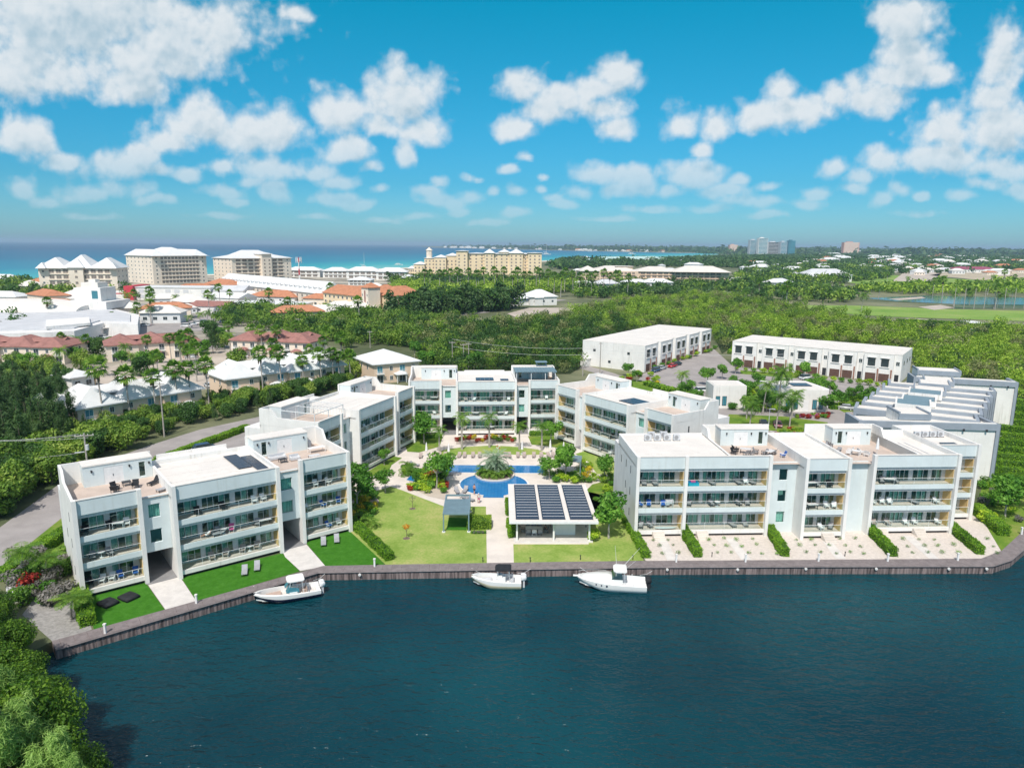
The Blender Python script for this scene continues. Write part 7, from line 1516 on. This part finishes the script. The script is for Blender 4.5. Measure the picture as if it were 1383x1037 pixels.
for i, (bs, tp) in enumerate((((28,452),(28,436)),((46,453),(46,440)),((68,455),(67,443)),((36,455),(36,442)),((14,452),(13,443)),((88,420),(88,406)),((60,412),(60,398)),((80,412),(80,398)),((96,412),(96,399)),((140,408),(140,396)),((150,410),(150,398)),((230,400),(230,390)),((270,440),(268,424)),((280,440),(278,422)),((255,444),(256,428)),((290,440),(291,426)))):
    coco(bs, tp, 'coconut palm of the shopping street at the far left, number %d from the nearest' % (i+1), 'coconut palms of the shopping street', i)
for i in range(34):   # palms along the foot of the hotels
    X = 575+i*8.2+rnd.uniform(-3, 3); Yb = 392-.012*i+rnd.uniform(-2, 4) if i < 20 else 398+rnd.uniform(-4, 4)
    x, y = at(X, Yb); o = plant(P_fan[i % 2], x, y, 1.35+.25*rnd.random(), label='tall palm standing out of the trees at the foot of the beige hotels', group='palms at the foot of the beige hotels')
for i in range(30):
    X = 1000+rnd.random()*383; Yb = 378+rnd.random()*45; x, y = at(X, Yb); plant(P_coco[i % 2] if i % 3 else P_fan[0], x, y, 1.1+.4*rnd.random(), label='wind-bent palm on the golf course', group='palms on the golf course')
for i in range(26):
    X = 60+rnd.random()*430; Yb = 412+rnd.random()*30; x, y = at(X, Yb); plant(P_fan[i % 2] if i % 3 else P_coco[0], x, y, .9+.3*rnd.random(), label='palm among the trees of the shopping street', group='palms among the trees of the shopping street')
for i in range(30):
    X = 20+rnd.random()*450; Yb = 470+rnd.random()*40+(12 if X < 280 else 0); x, y = at(X, Yb); plant(P_fan[i % 2] if i % 4 else P_coco[0], x, y, rnd.uniform(.7, 1.0), label='slender palm among the pastel houses at the left', group='palms among the pastel houses')
# hedges
for i, (a, c, w, h, lab) in enumerate(((((839,694)),(873,754),1.0,1.0,'clipped hedge between the pavilion lawn and the first gravel garden'),((920,716),(943,753),1.1,1.2,'clipped hedge between the first and second gravel gardens'),((1037,716),(1060,752),1.1,1.2,'clipped hedge between the second and third gravel gardens'),((1169,713),(1206,752),1.1,1.2,'clipped hedge between the third and fourth gravel gardens'),((1282,714),(1324,749),1.1,1.2,'clipped hedge between the fourth and fifth gravel gardens'),((1317,692),(1356,724),1.5,1.5,'thick clipped hedge at the right end of the gardens'),
    ((473,706),(527,757),1.2,1.1,'long clipped hedge between the right turf lawn and the main lawn'),((108,801),(119,846),1.5,1.3,'leafy hedge at the left end of the left turf lawn'),((686,682),(687,697),.7,1.3,'small block hedge left of the pavilion, far one'),((690,709),(693,727),1.2,1.2,'block hedge at the front left corner of the pavilion'),
    ((548,592),(597,592),1.0,.9,'clipped hedge at the foot of the far block, left'),((715,588),(748,588),1.0,.9,'clipped hedge at the foot of the far block, right'),
    ((0,786),(60,742),1.6,1.3,'long hedge along the road verge, near part'),((60,742),(92,722),1.6,1.3,'long hedge along the road verge, far part'),((212,626),(335,580),1.4,1.2,'hedge along the road behind the left block'),
    ((872,520),(940,538),2.2,1.2,'low hedge beside the townhouse access road'),((1120,552),(1185,552),1.8,1.2,'low hedge right of the clubhouse, near one'),((1128,540),(1205,538),2.0,1.3,'low hedge right of the clubhouse, far one'),((985,478),(1000,462),1.4,1.2,'hedge beside the right townhouse row'),
    ((1290,440),(1420,447),3,2.2,'dark clipped hedge along the golf course road'),((1210,436),(1290,440),3,2.2,'dark clipped hedge along the golf course road, left part'))):
    hedge([at(*a), at(*c)], w, h, lab, seed=100+i, dens=110 if a[1] > 560 else 14, size=.09 if a[1] > 560 else .25)
x, y = at(647, 714); t = hedge([(x-1.7, y+.9), (x+1.7, y+.95)], 2.6, 1.3, 'large box-shaped hedge between the pergola and the walkway', seed=140, mat=L_mang2, dens=140)
for i in range(12):
    y0_ = 655-i*9.6; a = (1336+i*1.5, y0_-6); c = (1420, y0_+2); hedge([at(*a), at(*c)], 1.5, 1.5, 'clipped hedge row right of the grey townhouses, number %d from the nearest' % (i+1), group='hedge rows right of the grey townhouses', seed=150+i, mat=L_hedge, dens=42, size=.14)
for i in range(9):
    y0_ = 650-i*11.5; x, y = at(1341+i*1.6, y0_); put('wtable' if i % 2 else 'rtable', x, y, 0, .3, 'in the small garden between hedge rows, number %d from the nearest' % (i+1), 'tables between the hedge rows')
# trees of the court and gardens
def tr(p_, s, lab, k_=0, grp='garden trees', m=None): x, y = at(*p_); return plant(P_round[k_ % 3], x, y, s, label=lab, group=grp)
tr((822,727), 1.25, 'leafy tree with a pale trunk on the lawn right of the pavilion', 0); tr((520.5,666), .82, 'young tree with a pale trunk where the curved path meets the lawn', 1); tr((519,628), .62, 'sapling on the small lawn before the left rear block', 2)
tr((573,600), 1.25, 'dense tree at the foot of the far block, left', 0); tr((744,600), 1.0, 'tree at the foot of the far block, right', 1); tr((816,650), .95, 'small tree beside the right block end wall', 2); tr((800,598), .0+.85, 'tree in front of the right rear block', 0)
tr((590,660), 1.2, 'broad tree in the planting bed left of the pool', 1); tr((602,648), .9, 'smaller tree at the back of the planting bed left of the pool', 0); tr((764,648), 1.25, 'leafy tree between the pool and the pavilion roof', 2); tr((742,648), .85, 'small tree at the right end of the lane pool', 1)
tr((1357,700), 1.25, 'spreading tree on the lawn at the right edge', 0); tr((1385,690), 1.1, 'tree cut by the right edge of the view', 1); tr((483,690), 1.15, 'dark tree at the right end of the left block', 2); tr((487,672), 1.2, 'dark tree behind the right end of the left block', 0); tr((560,588), 1.1, 'tree between the rear left block and the far block', 2)
for i, p_ in enumerate(((930,556),(1078,548),(1030,548),(1044,552),(1020,556),(1100,536),(1110,530),(1090,535),(955,520),(975,512),(993,505),(1070,500),(1115,560),(1130,548),(1150,540),(1165,546),(1000,545),(1012,535),(1025,530),(1040,538),(1055,530),(1060,542),(1035,556),(1010,556),(995,535),(985,548),(1120,535),(1135,552),(860,516),(848,508),(925,540),(940,545),(1085,512),(1180,540))):
    tr(p_, rnd.uniform(.7, 1.15), 'leafy tree in the townhouse gardens behind the right block, number %d' % (i+1), i, 'trees of the townhouse gardens')
for i, p_ in enumerate(((165,497),(130,482),(155,480),(110,500),(280,478),(300,470),(200,505),(190,508),(100,490),(320,498),(470,500),(483,510),(640,500),(595,492),(560,485),(470,470),(575,500),(600,500),(300,462),(285,455),(200,470),(60,505),(40,500),(20,497))):
    x, y = at(*p_); plant(P_bush[i % 3] if i % 2 else P_round[i % 3], x, y, rnd.uniform(.9, 1.4), label='green tree in the gardens of the pastel houses', group='trees in the gardens of the pastel houses')
for i, p_ in enumerate(((288,478),(292,474))): x, y = at(*p_); plant(P_cas[i], x, y, .85, label='tall feathery tree between the red-roofed houses', group='feathery trees between the red-roofed houses')
x, y = at(208, 505); plant(P_round[1], x, y, 1.5, label='round bright tree in front of the middle red-roofed house', group='garden trees')
# shrubs: (index, px, py, scale, label)
SHN = [0]
def sh(i, p_, s, lab, grp='garden shrubs', z=0):
    SHN[0] += 1
    if SHN[0] % 3 == 0 and 'massed' not in lab and 'leafy shrub' in lab: return
    x, y = at(*p_); return plant(P_shrub[i], x, y, s, label=lab, group=grp, z=z)
for i in range(46):
    f = rnd.random(); X = 553+52*f; Y_ = 640+26*rnd.random()
    sh(rnd.choice((0, 0, 1, 1, 0, 6)) if i % 15 else 2, (X, Y_), rnd.uniform(.65, 1.1), 'leafy shrub massed in the planting bed left of the round pool', 'shrubs in the bed left of the pool')
for i in range(30): sh(rnd.choice((0, 2, 2, 5, 1, 6)), (617+80*i/30, 592+rnd.random()*6), rnd.uniform(.45, .75), 'low red, yellow or green shrub in the bed before the far block', 'shrubs before the far block')
for i in range(44):
    X = 472+36*rnd.random(); sh(rnd.choice((0, 1, 0, 6, 5, 0)), (X, 668+38*rnd.random()), rnd.uniform(.6, 1.2), 'leafy shrub in the bed right of the left block', 'shrubs right of the left block')
for i in range(26): sh(rnd.choice((0, 0, 6, 1)), (748+38*rnd.random(), 640+14*rnd.random()), rnd.uniform(.5, 1.0), 'leafy shrub between the lane pool and the pavilion', 'shrubs behind the pavilion')
for i in range(14): sh(rnd.choice((0, 6, 1)), (546+10*rnd.random(), 630+12*rnd.random()), rnd.uniform(.5, .9), 'leafy shrub at the left end of the shallow pool', 'shrubs at the shallow end')
for i in range(14): sh(rnd.choice((0, 1, 5)), (784+14*rnd.random(), 626+28*rnd.random()), rnd.uniform(.5, .9), 'leafy shrub beside the path right of the cabana', 'shrubs right of the cabana')
for i in range(16): sh(rnd.choice((0, 1, 6)), (800+36*rnd.random(), 646+34*rnd.random()), rnd.uniform(.6, 1.0), 'leafy shrub along the end wall of the right block', 'shrubs by the right block end wall')
sh(1, (801,730), 1.1, 'round bright shrub at the front right corner of the pavilion'); sh(3, (530,640), .4, 'small purple shrub by the curved path')
for i in range(9): sh(4 if i % 2 else 0, (638+18*i/9, 720.5), .32, 'low pale flowering plant in front of the box hedge', 'low plants by the box hedge')
for i in range(44):
    sh(rnd.choice((4, 4, 0, 6, 4, 0)) if i != 5 else 2, (15+85*rnd.random(), 752+70*rnd.random()), rnd.uniform(.7, 1.6), 'grey or green shrub in the bed left of the left block', 'shrubs left of the left block')
for i in range(36): sh(rnd.choice((0, 0, 1, 4, 6)), (1322+60*rnd.random(), 650+60*rnd.random()), rnd.uniform(.6, 1.2), 'leafy shrub in the garden at the right edge', 'shrubs at the right edge')
for i in range(26): sh(rnd.choice((2, 3, 0, 1)), (1075+44*rnd.random(), 561+5*rnd.random()), rnd.uniform(.5, .8), 'pink or green shrub before the clubhouse', 'shrubs before the clubhouse')
for i in range(20): sh(rnd.choice((2, 0, 1)), (1048+52*rnd.random(), 585+6*rnd.random()), rnd.uniform(.7, 1.1), 'red or green shrub behind the right block roof', 'shrubs behind the right block')
for i in range(40): sh(rnd.choice((0, 1, 0, 6)), (985+95*rnd.random(), 530+28*rnd.random()), rnd.uniform(1.0, 1.9), 'tall leafy shrub round the gatehouse and clubhouse', 'shrubs round the clubhouse')
for i in range(22): sh(rnd.choice((0, 1, 5, 2)), (840+50*rnd.random(), 508+14*rnd.random()), rnd.uniform(.8, 1.4), 'leafy shrub beside the left townhouse row', 'shrubs by the left townhouses')
for i in range(20):
    f = i/19; sh(rnd.choice((0, 1, 1)), (885+80*f, 498-26*f+rnd.uniform(-1, 2)), rnd.uniform(.8, 1.3), 'small yellow-green shrub before the townhouse garages', 'shrubs before the left garages')
for i in range(20):
    f = i/19; sh(rnd.choice((0, 1, 1)), (995+225*f, 500+26*f), rnd.uniform(.8, 1.5), 'small shrub before the brown garage doors', 'shrubs before the right garages')
# tufts in the gravel gardens
P_tuft = hide(proto_tree('grass_tuft', 'tuft', 'grass tuft', 'bush', 1.1, 1.2, 160, .17, L_gard, m_bark, 99, 'tufts', trunk_r=.02, asp=.2))
m_t = 'dry grass tufts in the gravel gardens'
for g0, g1 in ((875,918),(948,1034),(1066,1166),(1212,1280),(1325,1340)):
    for j, Y_ in enumerate((729, 738, 748)):
        for X in np.arange(g0+8+j*7, g1+j*9, 20): tx_, ty_ = at(X+rnd.uniform(-2, 2), Y_+rnd.uniform(-1.5, 1.5)); plant(P_tuft, tx_, ty_, rnd.uniform(.3, .5), label='small green tuft in the cream gravel garden', group=m_t)
# stepping paths in the gravel gardens
for i, (a, c) in enumerate((((893,727),(908,757)),((986,727),(1008,756)),((1117,731),(1136,755)),((1226,724),(1262,755)))):
    ribbon('garden_path', [at(*a), at(*c)], 1.3, .04, m_conc2)
# odd garden things
x, y = at(555,710); 
for p_, P_i, lab in (((549,727),5,'orange-leaved sapling on the main lawn'),((557,687),4,'bare brown sapling on the main lawn'),):
    x, y = at(*p_); t = thing('sapling', lab, 'tree', (x, y, 0)); q = MB(); q.tube([(0,0,0),(.03,0,.9),(0,.02,1.5 if P_i == 5 else 2.1)], [.04,.03,.015], 6)
    for a in range(5): q.tube([(0,0,1.0),(.45*math.cos(a*1.3),.45*math.sin(a*1.3),1.7)], [.015,.006], 4)
    q.build('trunk', m_bark, t); V, F = leaves(np.random.default_rng(9), [(0,0,1.75)], [(.6,.6,.32)], 160 if P_i == 5 else 30, .1); np_obj('crown', V, F, L_orng if P_i == 5 else L_gry, t); q = MB(); q.cyl(0,0,.01,.035,.5,.5,14); q.build('mulch_ring', m_bark, t)
coco((96,836),(92,806),'short bright palm on the gravel left of the left block','palms left of the left block'); coco((30,790),(28,745),'slender palm by the road left of the left block','palms left of the left block',1); coco((62,785),(58,752),'smaller palm by the road left of the left block','palms left of the left block')
x, y = at(22, 808); t = thing('site_box', 'weathered white box among the shrubs at the left', 'box', (x, y, 0), .6); q = MB(); q.box(-.8, .8, -1.2, 1.2, 0, 1.0); q.build('casing', m_endw, t); q = MB(); q.box(-.85, .85, -1.25, 1.25, 1.001, 1.08); q.build('lid', m_rfg, t)
for i in range(5):
    x, y = at(484+i*5, 700+i*3); plant(P_areca, x, y, .9, label='feathery low palm in the bed right of the left block', group='low palms right of the left block')
for i, p_ in enumerate(((548,642),(551,634),(556,640),(737,640),(786,636))): x, y = at(*p_); plant(P_areca, x, y, 1.1, label='feathery low palm beside the pool deck', group='low palms beside the pool deck')
for p_ in [P_tuft, P_areca, P_date, P_royal, P_near[0], P_near[1], P_ncas]+P_bush+P_cas+P_round+P_shrub+P_coco+P_fan+list(PRO.values())+list(CP.values()):
    if p_.get('unused'):
        for ch in list(p_.children): bpy.data.objects.remove(ch, do_unlink=True)
        bpy.data.objects.remove(p_, do_unlink=True)
# ------------------------------------------------------------------ the air: thin even haze over the whole place
def haze():
    q = MB(); q.box(-30000, 34000, -420, 30000, -4.5, 94); m = bpy.data.materials.new('haze_air'); m.use_nodes = True; t = m.node_tree; t.nodes.clear(); k = NB(t)
    v = k.n('ShaderNodeVolumePrincipled'); v.inputs['Color'].default_value = (.60, .80, 1.0, 1); v.inputs['Density'].default_value = HAZE; v.inputs['Anisotropy'].default_value = .1
    o = k.n('ShaderNodeOutputMaterial'); t.links.new(v.outputs[0], o.inputs['Volume'])
    h = q.build('haze', m); tag(h, 'thin bluish sea haze filling the air over the whole place', 'haze', kind='stuff')
HAZE = .00008
haze()
